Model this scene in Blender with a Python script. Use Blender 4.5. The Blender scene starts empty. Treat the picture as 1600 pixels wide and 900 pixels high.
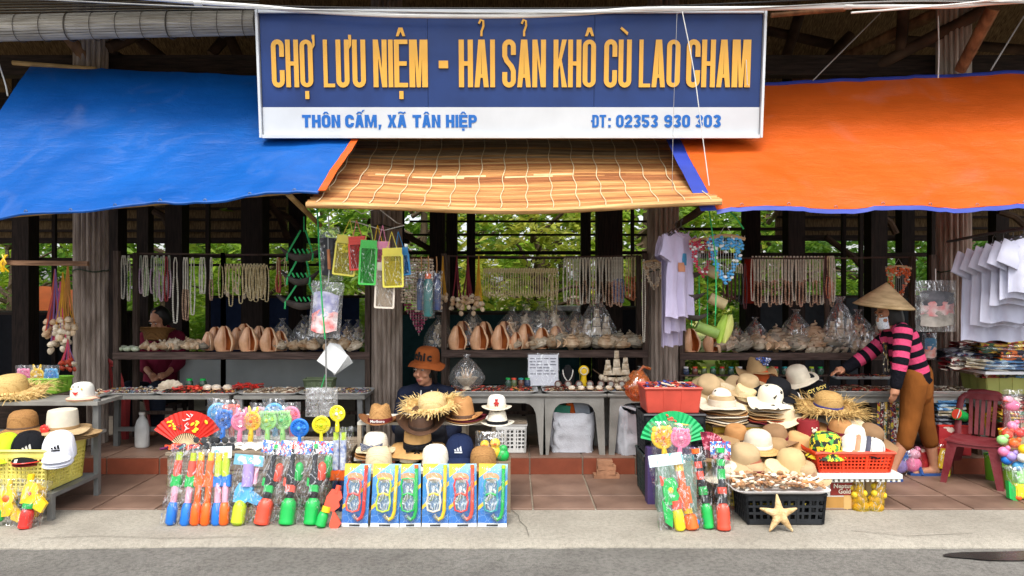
import bpy, bmesh, math, random
from mathutils import Vector, Matrix, Euler, noise
random.seed(7)
R = math.radians
PI = math.pi
SC = bpy.context.scene
COL = SC.collection
# ---------------------------------------------------------------- camera
F, EYE = 1155.0, 1.5            # focal length in photo pixels, eye height in metres
cam = bpy.data.cameras.new('camera'); cam.sensor_width = 36.0; cam.lens = 36.0 * F / 1600.0
cam.clip_start = 0.05; cam.clip_end = 1500.0
cam_o = bpy.data.objects.new('camera', cam); COL.objects.link(cam_o)
cam_o.location = (0, 0, EYE); cam_o.rotation_euler = (R(90), 0, 0)
SC.camera = cam_o
# ---------------------------------------------------------------- sky, sun, exposure
SUN_EL, SUN_AZ = R(58), R(-20)      # high sun behind the photographer, veiled by thin cloud
world = bpy.data.worlds.new('World'); SC.world = world; world.use_nodes = True
wn = world.node_tree.nodes; wl = world.node_tree.links
sky = wn.new('ShaderNodeTexSky'); sky.sky_type = 'NISHITA'; sky.sun_disc = False
sky.sun_elevation = SUN_EL; sky.sun_rotation = PI + SUN_AZ
sky.dust_density = 3.0; sky.air_density = 1.0; sky.ozone_density = 1.0
hs = wn.new('ShaderNodeHueSaturation'); hs.inputs['Saturation'].default_value = 0.30
bg = wn['Background']; bg.inputs['Strength'].default_value = 0.15
wl.new(sky.outputs['Color'], hs.inputs['Color']); wl.new(hs.outputs['Color'], bg.inputs['Color'])
sun = bpy.data.lights.new('sun', 'SUN'); sun.energy = 1.5; sun.angle = R(20); sun.color = (1.0, 0.955, 0.88)
sun_o = bpy.data.objects.new('sun', sun); COL.objects.link(sun_o)
# direction the light travels: from behind the camera (-Y), downwards
sd = Vector((-math.sin(SUN_AZ) * math.cos(SUN_EL), math.cos(SUN_AZ) * math.cos(SUN_EL), -math.sin(SUN_EL)))
sun_o.rotation_euler = sd.to_track_quat('-Z', 'Y').to_euler()
SC.view_settings.view_transform = 'Standard'; SC.view_settings.look = 'None'
SC.view_settings.gamma = 1.0; SC.view_settings.use_curve_mapping = False
SC.view_settings.exposure = 1.06
SC.render.engine = 'CYCLES'
SC.cycles.use_denoising = True
SC.cycles.max_bounces = 8; SC.cycles.diffuse_bounces = 4; SC.cycles.glossy_bounces = 3
SC.cycles.transmission_bounces = 4; SC.cycles.transparent_max_bounces = 24
SC.cycles.caustics_reflective = False; SC.cycles.caustics_refractive = False

# ---------------------------------------------------------------- helpers
def W(px, py, Y):
    """photo pixel -> point at the depth Y of what it touches"""
    return Vector(((px - 800) / F * Y, Y, EYE - (py - 450) / F * Y))
def S(p, Y): return p * Y / F
def rnd(a=0.0, b=1.0): return random.uniform(a, b)
def lin(h):
    if isinstance(h, tuple): return h
    h = h.lstrip('#')
    o = []
    for i in (0, 2, 4):
        c = int(h[i:i+2], 16) / 255.0
        o.append(c / 12.92 if c <= 0.04045 else ((c + 0.055) / 1.055) ** 2.4)
    return tuple(o)

class MB:
    """collects shapes of one part; build() links them as one mesh object"""
    def __init__(s, T=None): s.v = []; s.f = []; s.T = T or Matrix()
    def add(s, vs, fs):
        o = len(s.v); T = s.T
        s.v += [T @ Vector(v) for v in vs]
        s.f += [tuple(i + o for i in f) for f in fs]
        return s
    def box(s, x, y, z, sx, sy, sz, rot=None, tx=1.0, ty=1.0):
        """centre x,y, base z; tx,ty scale the top"""
        a, b = sx / 2, sy / 2
        vs = [(-a,-b,0),(a,-b,0),(a,b,0),(-a,b,0),(-a*tx,-b*ty,sz),(a*tx,-b*ty,sz),(a*tx,b*ty,sz),(-a*tx,b*ty,sz)]
        M = Matrix.Translation((x, y, z))
        if rot: M = M @ Euler(rot).to_matrix().to_4x4()
        s.add([M @ Vector(v) for v in vs], [(0,3,2,1),(4,5,6,7),(0,1,5,4),(1,2,6,5),(2,3,7,6),(3,0,4,7)])
        return s
    def bar(s, p, q, w, d=None, up=(0,0,1)):
        """square bar from p to q"""
        p, q = Vector(p), Vector(q); d = d or w
        t = (q - p).normalized(); u = Vector(up)
        if abs(t.dot(u)) > .95: u = Vector((0,1,0))
        a = t.cross(u).normalized(); b = a.cross(t)
        vs = []
        for c in (p, q):
            for i, j in ((-1,-1),(1,-1),(1,1),(-1,1)): vs.append(c + a*i*w/2 + b*j*d/2)
        s.add(vs, [(0,3,2,1),(4,5,6,7),(0,1,5,4),(1,2,6,5),(2,3,7,6),(3,0,4,7)]); return s
    def tube(s, pts, r, n=6, closed=False, sq=None):
        """round tube along points; r number or list; sq flattening (a,b)"""
        pts = [Vector(p) for p in pts]; m = len(pts)
        rs = r if isinstance(r, (list, tuple)) else [r] * m
        sq = sq or (1, 1)
        vs = []; fs = []; pa = None
        for i, p in enumerate(pts):
            if closed: t = pts[(i+1) % m] - pts[i-1]
            else: t = pts[min(i+1, m-1)] - pts[max(i-1, 0)]
            if t.length < 1e-9: t = Vector((0,0,1))
            t.normalize()
            if pa is None:
                u = Vector((0,0,1)) if abs(t.z) < .9 else Vector((0,1,0))
                a = t.cross(u).normalized()
            else:
                a = pa - t * pa.dot(t)
                a = a.normalized() if a.length > 1e-6 else t.orthogonal().normalized()
            b = t.cross(a); pa = a
            for k in range(n):
                an = 2*PI*k/n
                vs.append(p + a*math.cos(an)*rs[i]*sq[0] + b*math.sin(an)*rs[i]*sq[1])
        for i in range(m if closed else m-1):
            j = (i+1) % m
            for k in range(n):
                l = (k+1) % n
                fs.append((i*n+k, i*n+l, j*n+l, j*n+k))
        if not closed:
            fs.append(tuple(range(n-1, -1, -1))); fs.append(tuple(range((m-1)*n, m*n)))
        s.add(vs, fs); return s
    def lathe(s, prof, n=16, at=(0,0,0), fn=None, cap=True, sx=1.0, sy=1.0):
        """profile [(r,z)] turned about z; fn(x,y,z,ang)->(x,y,z) bends it"""
        vs = []; fs = []
        for r, z in prof:
            for k in range(n):
                an = 2*PI*k/n
                p = (r*math.cos(an)*sx, r*math.sin(an)*sy, z)
                if fn: p = fn(p[0], p[1], p[2], an)
                vs.append((p[0]+at[0], p[1]+at[1], p[2]+at[2]))
        m = len(prof)
        for i in range(m-1):
            for k in range(n):
                l = (k+1) % n
                fs.append((i*n+k, i*n+l, (i+1)*n+l, (i+1)*n+k))
        if cap:
            if prof[0][0] > 1e-5: fs.append(tuple(range(n-1, -1, -1)))
            if prof[-1][0] > 1e-5: fs.append(tuple(range((m-1)*n, m*n)))
        s.add(vs, fs); return s
    def ell(s, c, r, nu=10, nv=6, rot=None):
        prof = [(max(1e-6, math.sin(PI*i/nv)), -math.cos(PI*i/nv)) for i in range(nv+1)]
        M = Matrix.Translation(c)
        if rot: M = M @ Euler(rot).to_matrix().to_4x4()
        M = M @ Matrix.Diagonal((r[0], r[1], r[2], 1))
        vs = []; fs = []
        for rr, z in prof:
            for k in range(nu):
                an = 2*PI*k/nu; vs.append(M @ Vector((rr*math.cos(an), rr*math.sin(an), z)))
        for i in range(nv):
            for k in range(nu):
                l = (k+1) % nu; fs.append((i*nu+k, i*nu+l, (i+1)*nu+l, (i+1)*nu+k))
        s.add(vs, fs); return s
    def prism(s, poly, y0, y1):
        """outline in XZ, extruded along Y"""
        n = len(poly)
        vs = [(x, y0, z) for x, z in poly] + [(x, y1, z) for x, z in poly]
        fs = [tuple(range(n)), tuple(range(2*n-1, n-1, -1))]
        for i in range(n):
            j = (i+1) % n; fs.append((i, i+n, j+n, j))
        s.add(vs, fs); return s
    def sheet(s, fn, nu, nv, th=0.0):
        """grid fn(u,v)->point; th>0 gives it a back side along -normal"""
        P = [[Vector(fn(i/nu, j/nv)) for i in range(nu+1)] for j in range(nv+1)]
        vs = [p for row in P for p in row]; fs = []
        w = nu+1
        for j in range(nv):
            for i in range(nu):
                a = j*w+i; fs.append((a, a+1, a+w+1, a+w))
        if th:
            back = []
            for j in range(nv+1):
                for i in range(nu+1):
                    du = P[j][min(i+1,nu)] - P[j][max(i-1,0)]; dv = P[min(j+1,nv)][i] - P[max(j-1,0)][i]
                    nn = du.cross(dv)
                    nn = nn.normalized() if nn.length > 1e-12 else Vector((0,0,1))
                    back.append(P[j][i] - nn*th)
            o = len(vs); vs += back
            fs += [(f[3]+o, f[2]+o, f[1]+o, f[0]+o) for f in list(fs)]
            for i in range(nu):
                fs.append((i+1, i, i+o, i+1+o)); a = nv*w+i; fs.append((a, a+1, a+1+o, a+o))
            for j in range(nv):
                a = j*w; fs.append((a, a+w, a+w+o, a+o)); b = j*w+nu; fs.append((b+w, b, b+o, b+w+o))
        s.add(vs, fs); return s
    def mesh(s, name, m=None, smooth=True):
        me = bpy.data.meshes.new(name); me.from_pydata(s.v, [], s.f)
        if smooth is not False:
            me.polygons.foreach_set('use_smooth', [True]*len(me.polygons))
            if smooth is not True: me.set_sharp_from_angle(angle=R(smooth))
            else: me.set_sharp_from_angle(angle=R(45))
        if m: me.materials.append(m)
        return me
    def build(s, name, m, parent=None, smooth=True, loc=None, rot=None):
        return link(name, s.mesh(name, m, smooth), parent, loc, rot)
def link(name, me, parent=None, loc=None, rot=None):
    o = bpy.data.objects.new(name, me); COL.objects.link(o)
    if parent: o.parent = parent
    if loc is not None: o.location = loc
    if rot is not None: o.rotation_euler = rot
    return o
def tag(o, label=None, cat=None, group=None, kind=None):
    if label: o['label'] = label
    if cat: o['category'] = cat
    if group: o['group'] = group
    if kind: o['kind'] = kind
    return o
def thing(name, label, cat, loc=(0,0,0), rot=(0,0,0), group=None):
    o = bpy.data.objects.new(name, None); COL.objects.link(o)
    o.empty_display_size = .05
    o.location = loc; o.rotation_euler = rot if isinstance(rot, (tuple, list)) else (0, 0, rot)
    o['kind'] = 'thing'
    return tag(o, label, cat, group)
def copy_tree(o, parent=None):
    c = o.copy(); COL.objects.link(c); c.parent = parent
    for ch in PROTO_KIDS.get(o.name, ()): copy_tree(ch, c)
    return c
PROTO_KIDS = {}
def freeze(o):
    """remember the children of a prototype so that copies are quick"""
    ch = list(o.children); PROTO_KIDS[o.name] = ch
    for c in ch: freeze(c)
PROTO = {}
def put(key, maker, label, cat, loc, rot=(0,0,0), group=None, scale=None):
    """first use builds the thing, later uses copy it with its parts"""
    if key not in PROTO:
        o = maker(); PROTO[key] = o; freeze(o)
    else: o = copy_tree(PROTO[key])
    o.location = loc; o.rotation_euler = rot
    if scale is not None: o.scale = scale if isinstance(scale, (tuple, list)) else (scale,)*3
    if 'group' in o: del o['group']
    return tag(o, label, cat, group)
def kind(o, k): o['kind'] = k; return o
def mod_mesh(mb, voxel, smooth_it=4):
    """fuse overlapping shapes into one continuous skin"""
    me = mb.mesh('tmp', None, False); o = bpy.data.objects.new('tmp', me); COL.objects.link(o)
    r = o.modifiers.new('r', 'REMESH'); r.mode = 'VOXEL'; r.voxel_size = voxel
    if smooth_it:
        q = o.modifiers.new('s', 'SMOOTH'); q.factor = .5; q.iterations = smooth_it
    dg = bpy.context.evaluated_depsgraph_get()
    me2 = bpy.data.meshes.new_from_object(o.evaluated_get(dg))
    bpy.data.objects.remove(o); bpy.data.meshes.remove(me)
    me2.polygons.foreach_set('use_smooth', [True]*len(me2.polygons))
    return me2

# ---------------------------------------------------------------- materials
MATS = {}
def nodes_of(name):
    m = bpy.data.materials.new(name); m.use_nodes = True
    nt = m.node_tree; return m, nt, nt.nodes, nt.links, nt.nodes['Principled BSDF']
def M(c, rough=.6, var=.12, scale=9.0, bump=0.0, bscale=60.0, metal=0.0, spec=.4, coat=0.0, rand=0.0, trans=0.0, sss=0.0, stretch=None, c2=None, name=None):
    """plain procedural material: base colour broken up by noise, optional relief and per-object shift"""
    key = (c, rough, var, scale, bump, bscale, metal, spec, coat, rand, trans, sss, stretch, c2)
    if key in MATS: return MATS[key]
    m, nt, N, L, b = nodes_of(name or 'surface')
    col = lin(c)
    b.inputs['Roughness'].default_value = rough; b.inputs['Metallic'].default_value = metal
    b.inputs['Specular IOR Level'].default_value = spec
    if coat: b.inputs['Coat Weight'].default_value = coat; b.inputs['Coat Roughness'].default_value = .08
    if trans: b.inputs['Transmission Weight'].default_value = trans
    if sss: b.inputs['Subsurface Weight'].default_value = sss; b.inputs['Subsurface Radius'].default_value = (.02, .008, .004)
    tc = N.new('ShaderNodeTexCoord'); vec = tc.outputs['Object']
    if stretch:
        mp = N.new('ShaderNodeMapping'); mp.inputs['Scale'].default_value = stretch
        L.new(vec, mp.inputs['Vector']); vec = mp.outputs['Vector']
    nz = N.new('ShaderNodeTexNoise'); nz.inputs['Scale'].default_value = scale; nz.inputs['Detail'].default_value = 5
    L.new(vec, nz.inputs['Vector'])
    cr = N.new('ShaderNodeValToRGB')
    c2_ = lin(c2) if c2 else tuple(max(0, x*(1-var*1.6)) for x in col)
    c1_ = tuple(min(1, x*(1+var)) for x in col)
    cr.color_ramp.elements[0].color = (*c2_, 1); cr.color_ramp.elements[1].color = (*c1_, 1)
    cr.color_ramp.elements[0].position = .32; cr.color_ramp.elements[1].position = .68
    L.new(nz.outputs['Fac'], cr.inputs['Fac']); out = cr.outputs['Color']
    if rand:
        oi = N.new('ShaderNodeObjectInfo'); h = N.new('ShaderNodeHueSaturation')
        mr = N.new('ShaderNodeMapRange'); mr.inputs['To Min'].default_value = 1-rand; mr.inputs['To Max'].default_value = 1+rand
        L.new(oi.outputs['Random'], mr.inputs['Value']); L.new(mr.outputs['Result'], h.inputs['Value'])
        L.new(out, h.inputs['Color']); out = h.outputs['Color']
    L.new(out, b.inputs['Base Color'])
    if bump:
        n2 = N.new('ShaderNodeTexNoise'); n2.inputs['Scale'].default_value = bscale; n2.inputs['Detail'].default_value = 6
        L.new(vec, n2.inputs['Vector'])
        bp = N.new('ShaderNodeBump'); bp.inputs['Strength'].default_value = bump; bp.inputs['Distance'].default_value = .01
        L.new(n2.outputs['Fac'], bp.inputs['Height']); L.new(bp.outputs['Normal'], b.inputs['Normal'])
    MATS[key] = m; return m
def gritty(c, c2, spk, name):
    """worn paving: broad stains, fine grit and dark specks"""
    m, nt, N, L, b = nodes_of(name); b.inputs['Roughness'].default_value = .92; b.inputs['Specular IOR Level'].default_value = .2
    tc = N.new('ShaderNodeTexCoord'); T = []
    for sc, de in ((1.1, 8), (38, 4), (300, 2)):
        n = N.new('ShaderNodeTexNoise'); n.inputs['Scale'].default_value = sc; n.inputs['Detail'].default_value = de; n.inputs['Roughness'].default_value = .65; L.new(tc.outputs['Object'], n.inputs['Vector']); T.append(n.outputs['Fac'])
    def ramp(src, a, b_, p, q):
        r = N.new('ShaderNodeValToRGB'); e = r.color_ramp.elements; e[0].color = (*a, 1); e[1].color = (*b_, 1); e[0].position = p; e[1].position = q; L.new(src, r.inputs['Fac']); return r.outputs['Color']
    def mul(x, y):
        n = N.new('ShaderNodeMix'); n.data_type = 'RGBA'; n.blend_type = 'MULTIPLY'; n.inputs['Factor'].default_value = 1; L.new(x, n.inputs[6]); L.new(y, n.inputs[7]); return n.outputs[2]
    g = spk; col = mul(mul(ramp(T[0], lin(c2), lin(c), .35, .65), ramp(T[1], (g, g, g), (1, 1, 1), .36, .56)), ramp(T[2], (g*.9, g*.9, g*.9), (1.15, 1.15, 1.15), .38, .62))
    L.new(col, b.inputs['Base Color']); bp = N.new('ShaderNodeBump'); bp.inputs['Strength'].default_value = .7; bp.inputs['Distance'].default_value = .006; L.new(T[1], bp.inputs['Height']); b2 = N.new('ShaderNodeBump'); b2.inputs['Strength'].default_value = .6; b2.inputs['Distance'].default_value = .003; L.new(T[2], b2.inputs['Height']); L.new(bp.outputs[0], b2.inputs['Normal']); L.new(b2.outputs[0], b.inputs['Normal'])
    return m
def plastic(c, rough=.35): return M(c, rough, .05, 12, .06, 90, spec=.5)
def cloth(c, var=.1): return M(c, .9, var, 14, .25, 260, spec=.15)
def weave(c, c2=None, scale=150.0, depth=.5):
    """straw braid: fine rings and cross strands"""
    key = ('weave', c, c2, scale, depth)
    if key in MATS: return MATS[key]
    m, nt, N, L, b = nodes_of('straw_braid'); col = lin(c)
    b.inputs['Roughness'].default_value = .75; b.inputs['Specular IOR Level'].default_value = .25
    tc = N.new('ShaderNodeTexCoord')
    w = N.new('ShaderNodeTexWave'); w.wave_type = 'RINGS'; w.rings_direction = 'Z'; w.inputs['Scale'].default_value = scale*.3
    w.inputs['Distortion'].default_value = 1.5; w.inputs['Detail'].default_value = 2
    nz = N.new('ShaderNodeTexNoise'); nz.inputs['Scale'].default_value = scale; nz.inputs['Detail'].default_value = 3
    wz = N.new('ShaderNodeTexWave'); wz.bands_direction = 'Z'; wz.inputs['Scale'].default_value = scale*.3; wz.inputs['Distortion'].default_value = 2
    for t in (w, nz, wz): L.new(tc.outputs['Object'], t.inputs['Vector'])
    mx = N.new('ShaderNodeMath'); mx.operation = 'MULTIPLY'; L.new(w.outputs['Fac'], mx.inputs[0]); L.new(wz.outputs['Fac'], mx.inputs[1])
    ad = N.new('ShaderNodeMath'); ad.operation = 'ADD'; L.new(mx.outputs[0], ad.inputs[0]); L.new(nz.outputs['Fac'], ad.inputs[1])
    cr = N.new('ShaderNodeValToRGB')
    cr.color_ramp.elements[0].color = (*(lin(c2) if c2 else tuple(x*.55 for x in col)), 1); cr.color_ramp.elements[1].color = (*col, 1)
    cr.color_ramp.elements[0].position = .3; cr.color_ramp.elements[1].position = .75
    L.new(ad.outputs[0], cr.inputs['Fac']); L.new(cr.outputs['Color'], b.inputs['Base Color'])
    bp = N.new('ShaderNodeBump'); bp.inputs['Strength'].default_value = depth; bp.inputs['Distance'].default_value = .006
    L.new(ad.outputs[0], bp.inputs['Height']); L.new(bp.outputs['Normal'], b.inputs['Normal'])
    MATS[key] = m; return m
def spots(c1, c2, c3=None, scale=20.0, thr=.5, rough=.6, c4=None):
    """irregular printed patches of two to four colours"""
    key = ('spots', c1, c2, c3, scale, thr, rough, c4)
    if key in MATS: return MATS[key]
    m, nt, N, L, b = nodes_of('print'); b.inputs['Roughness'].default_value = rough
    tc = N.new('ShaderNodeTexCoord')
    v = N.new('ShaderNodeTexVoronoi'); v.inputs['Scale'].default_value = scale
    nz = N.new('ShaderNodeTexNoise'); nz.inputs['Scale'].default_value = scale*.6; nz.inputs['Detail'].default_value = 3
    mxv = N.new('ShaderNodeMix'); mxv.data_type = 'VECTOR'; mxv.inputs['Factor'].default_value = .06
    L.new(tc.outputs['Object'], nz.inputs['Vector']); L.new(tc.outputs['Object'], mxv.inputs[4]); L.new(nz.outputs['Color'], mxv.inputs[5])
    L.new(mxv.outputs[1], v.inputs['Vector'])
    sep = N.new('ShaderNodeSeparateColor'); L.new(v.outputs['Color'], sep.inputs['Color'])
    cr = N.new('ShaderNodeValToRGB'); cr.color_ramp.interpolation = 'CONSTANT'
    cs = [c for c in (c1, c2, c3, c4) if c]
    cr.color_ramp.elements[0].color = (*lin(cs[0]), 1); cr.color_ramp.elements[0].position = 0
    cr.color_ramp.elements[1].color = (*lin(cs[1]), 1); cr.color_ramp.elements[1].position = thr
    for i, c in enumerate(cs[2:]):
        e = cr.color_ramp.elements.new(thr + (1-thr)*(i+1)/(len(cs)-1)); e.color = (*lin(c), 1)
    L.new(sep.outputs[0], cr.inputs['Fac']); L.new(cr.outputs['Color'], b.inputs['Base Color'])
    MATS[key] = m; return m
def film(tint='#ffffff', haze=.03, gloss=.16, rough=.12):
    """thin clear plastic film: see-through, with sharp glossy creases and a trace of milkiness"""
    key = ('film', tint, haze, gloss, rough)
    if key in MATS: return MATS[key]
    m, nt, N, L, b = nodes_of('clear_film'); N.remove(b); out = N['Material Output']
    tr = N.new('ShaderNodeBsdfTransparent'); tr.inputs['Color'].default_value = (*[.985*x for x in lin(tint)], 1)
    gl = N.new('ShaderNodeBsdfGlossy'); gl.inputs['Roughness'].default_value = rough
    df = N.new('ShaderNodeBsdfDiffuse'); df.inputs['Color'].default_value = (*[.85*x for x in lin(tint)], 1)
    tc = N.new('ShaderNodeTexCoord'); nz = N.new('ShaderNodeTexNoise'); nz.inputs['Scale'].default_value = 16; nz.inputs['Detail'].default_value = 2
    nz.inputs['Distortion'].default_value = 1.0
    mp0 = N.new('ShaderNodeMapping'); mp0.inputs['Scale'].default_value = (1.6, 1, .55); mp0.inputs['Rotation'].default_value = (0, .5, 0)
    L.new(tc.outputs['Object'], mp0.inputs['Vector']); L.new(mp0.outputs['Vector'], nz.inputs['Vector'])
    bp = N.new('ShaderNodeBump'); bp.inputs['Strength'].default_value = .7; bp.inputs['Distance'].default_value = .02
    L.new(nz.outputs['Fac'], bp.inputs['Height']); L.new(bp.outputs['Normal'], gl.inputs['Normal'])
    # narrow ridges of the noise stand for creases
    sub = N.new('ShaderNodeMath'); sub.operation = 'SUBTRACT'; sub.inputs[1].default_value = .5; L.new(nz.outputs['Fac'], sub.inputs[0])
    ab = N.new('ShaderNodeMath'); ab.operation = 'ABSOLUTE'; L.new(sub.outputs[0], ab.inputs[0])
    rg_ = N.new('ShaderNodeMapRange'); rg_.inputs['From Min'].default_value = 0; rg_.inputs['From Max'].default_value = .028
    rg_.inputs['To Min'].default_value = min(1, gloss*3.0); rg_.inputs['To Max'].default_value = gloss*.22; L.new(ab.outputs[0], rg_.inputs['Value'])
    m1 = N.new('ShaderNodeMixShader'); m1.inputs[0].default_value = haze*.5
    L.new(tr.outputs[0], m1.inputs[1]); L.new(df.outputs[0], m1.inputs[2])
    lw = N.new('ShaderNodeLayerWeight'); lw.inputs['Blend'].default_value = .25
    ad = N.new('ShaderNodeMath'); ad.operation = 'MULTIPLY_ADD'; ad.inputs[1].default_value = gloss*.8; ad.use_clamp = True
    L.new(lw.outputs['Facing'], ad.inputs[0]); L.new(rg_.outputs['Result'], ad.inputs[2])
    m2 = N.new('ShaderNodeMixShader'); L.new(ad.outputs[0], m2.inputs[0])
    L.new(m1.outputs[0], m2.inputs[1]); L.new(gl.outputs[0], m2.inputs[2]); L.new(m2.outputs[0], out.inputs['Surface'])
    MATS[key] = m; return m
def wood(c, c2=None, scale=5.0, rough=.75, axis='X', rand=.12):
    st = {'X': (1, 12, 12), 'Y': (12, 1, 12), 'Z': (12, 12, 1)}[axis]
    return M(c, rough, .25, scale, .5, scale*4, spec=.2, rand=rand, stretch=st, c2=c2)

# ---------------------------------------------------------------- lettering
from mathutils.geometry import tessellate_polygon
def rrect(x0, z0, x1, z1, rx, rz, n=5):
    o = []
    for cx, cz, a0 in ((x1-rx, z0+rz, -90), (x1-rx, z1-rz, 0), (x0+rx, z1-rz, 90), (x0+rx, z0+rz, 180)):
        for k in range(n+1):
            a = R(a0 + 90*k/n); o.append((cx+rx*math.cos(a), cz+rz*math.sin(a)))
    return o
def ribbon(path, s):
    """outline of a stroke of width s along an open path"""
    l, r = [], []
    P = [Vector(p) for p in path]
    for i, p in enumerate(P):
        t = (P[min(i+1, len(P)-1)] - P[max(i-1, 0)]).normalized(); n = Vector((-t.y, t.x))
        l.append(tuple(p + n*s/2)); r.append(tuple(p - n*s/2))
    return l + r[::-1]
def arc(cx, cz, rx, rz, a0, a1, n=8):
    return [(cx + rx*math.cos(R(a0+(a1-a0)*k/n)), cz + rz*math.sin(R(a0+(a1-a0)*k/n))) for k in range(n+1)]
def glyph(ch, w, h, s):
    """block capital in a cell w x h with stroke s: list of (outline, holes)"""
    t = s*.86; q = min(w*.5, h*.3); ri = max(q - s, .25*s)
    ring = (rrect(0, 0, w, h, q, q), [rrect(s, t, w-s, h-t, min(ri, (w-2*s)*.5), min(ri*1.2, (h-2*t)*.4))])
    g = []
    base = {'Ợ':'O','Ô':'O','Ư':'U','Ù':'U','Ệ':'E','Ả':'A','Ấ':'A','Ã':'A','Â':'A','Đ':'D'}.get(ch, ch)
    if base in 'O0': g = [ring]
    elif base == 'C': g = [(ribbon([(w-s/2, h*.36), (w-s/2, q)] + arc(w/2, q, w/2-s/2, q-t/2, 0, -180)[1:] + arc(w/2, h-q, w/2-s/2, q-t/2, 180, 0) + [(w-s/2, h*.64)], s), [])]
    elif base == 'H': g = [([(0,0),(s,0),(s,h*.5-t/2),(w-s,h*.5-t/2),(w-s,0),(w,0),(w,h),(w-s,h),(w-s,h*.5+t/2),(s,h*.5+t/2),(s,h),(0,h)], [])]
    elif base == 'L': g = [([(0,0),(w,0),(w,t),(s,t),(s,h),(0,h)], [])]
    elif base == 'I': g = [([(0,0),(w,0),(w,h),(0,h)], [])]
    elif base == 'T': g = [([(w/2-s/2,0),(w/2+s/2,0),(w/2+s/2,h-t),(w,h-t),(w,h),(0,h),(0,h-t),(w/2-s/2,h-t)], [])]
    elif base == 'U': g = [(ribbon([(s/2, h), (s/2, q)] + arc(w/2, q, w/2-s/2, q-t/2, 180, 360)[1:-1] + [(w-s/2, q), (w-s/2, h)], s), [])]
    elif base == 'N': g = [([(0,0),(s,0),(s,h*.62),(w-s,0),(w,0),(w,h),(w-s,h),(w-s,h*.38),(s,h),(0,h)], [])]
    elif base == 'M': g = [([(0,0),(s*.85,0),(s*.85,h*.6),(w/2-s*.3,0),(w/2+s*.3,0),(w-s*.85,h*.6),(w-s*.85,0),(w,0),(w,h),(w-s*1.15,h),(w/2,h*.36),(s*1.15,h),(0,h)], [])]
    elif base == 'E': g = [([(0,0),(w,0),(w,t),(s,t),(s,h*.5-t/2),(w*.92,h*.5-t/2),(w*.92,h*.5+t/2),(s,h*.5+t/2),(s,h-t),(w,h-t),(w,h),(0,h)], [])]
    elif base == 'A': g = [([(0,0),(s*.95,0),(s*1.15,h*.2),(w-s*1.15,h*.2),(w-s*.95,0),(w,0),(w/2+s*.62,h),(w/2-s*.62,h)], [[(s*1.32,h*.2+t*.8),(w-s*1.32,h*.2+t*.8),(w/2,h*.78)]])]
    elif base == 'K': g = [([(0,0),(s,0),(s,h*.36),(s*1.35,h*.47),(w-s,0),(w+s*.1,0),(w*.62,h*.58),(w,h),(w-s,h),(s,h*.58),(s,h),(0,h)], [])]
    elif base == 'X': g = [([(0,0),(s*1.1,0),(w/2,h*.33),(w-s*1.1,0),(w,0),(w/2+s*.6,h*.5),(w,h),(w-s*1.1,h),(w/2,h*.67),(s*1.1,h),(0,h),(w/2-s*.6,h*.5)], [])]
    elif base == 'P': g = [([(0,0),(s,0),(s,h*.36),(w-q,h*.36)] + arc(w-q, h*.68, q, h*.32, -90, 90) + [(0,h)], [[(s,h*.36+t),(w-q,h*.36+t)] + arc(w-q, h*.68, max(q-s,.1*s), h*.32-t, -90, 90) + [(s,h-t)]])]
    elif base == 'D': g = [([(0,0)] + arc(w-q, q, q, q, -90, 0) + arc(w-q, h-q, q, q, 0, 90) + [(0,h)], [[(s,t)] + arc(w-q, q, max(q-s,.2*s), q-t, -90, 0) + arc(w-q, h-q, max(q-s,.2*s), q-t, 0, 90) + [(s,h-t)]])]
    elif base == 'S': g = [(ribbon([(w-s/2, h*.68), (w-s/2, h-q)] + arc(w/2, h-q, w/2-s/2, q-t/2, 0, 180)[1:] + [(s/2, h*.66), (s*.9, h*.56), (w-s*.9, h*.44), (w-s/2, h*.34)] + arc(w/2, q, w/2-s/2, q-t/2, 0, -180) + [(s/2, h*.32)], s), [])]
    elif base == '2': g = [(ribbon([(s/2, h*.66)] + arc(w/2, h-q, w/2-s/2, q-t/2, 180, 0) + [(w-s/2, h*.58), (s*.7, t*1.2)], s), []), ([(0,0),(w,0),(w,t),(0,t)], [])]
    elif base == '3': g = [(ribbon(arc(w/2, h*.74, w/2-s/2, h*.26-t/2, 165, -55) + [(w*.52, h*.5)] + arc(w/2, h*.26, w/2-s/2, h*.26-t/2, 55, -165), s*.95), [])]
    elif base == '5': g = [([(0,h*.45),(s,h*.5),(s,h-t),(w*.95,h-t),(w*.95,h),(0,h)], []), (ribbon(arc(w/2, h*.31, w/2-s/2, h*.31-t/2, 130, -170), s), [])]
    elif base == '9': g = [(rrect(0, h*.4, w, h, q, q*.9), [rrect(s, h*.4+t, w-s, h-t, ri, ri)]), (ribbon([(w-s/2, h*.5)] + arc(w/2, q, w/2-s/2, q-t/2, 0, -170), s), [])]
    elif base == '-': g = [([(0,h*.4),(w,h*.4),(w,h*.56),(0,h*.56)], [])]
    elif base == ',': g = [([(0,-h*.18),(s*.5,-h*.18),(s,s*.9),(0,s*.9)], [])]
    elif base == ':': g = [([(0,0),(s,0),(s,s),(0,s)], []), ([(0,h*.55),(s,h*.55),(s,h*.55+s),(0,h*.55+s)], [])]
    c = w/2; top = h*1.07
    if ch in 'ỢỆ': g.append(([(c-s*.42,-h*.25),(c+s*.42,-h*.25),(c+s*.42,-h*.08),(c-s*.42,-h*.08)], []))
    if ch in 'ỢƯ': g.append(([(w+s*.02,h*.80),(w+s*.5,h*.88),(w+s*.5,h*1.1),(w-s*.1,h*1.1),(w-s*.1,h*1.02),(w+s*.02,h)], []))
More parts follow.
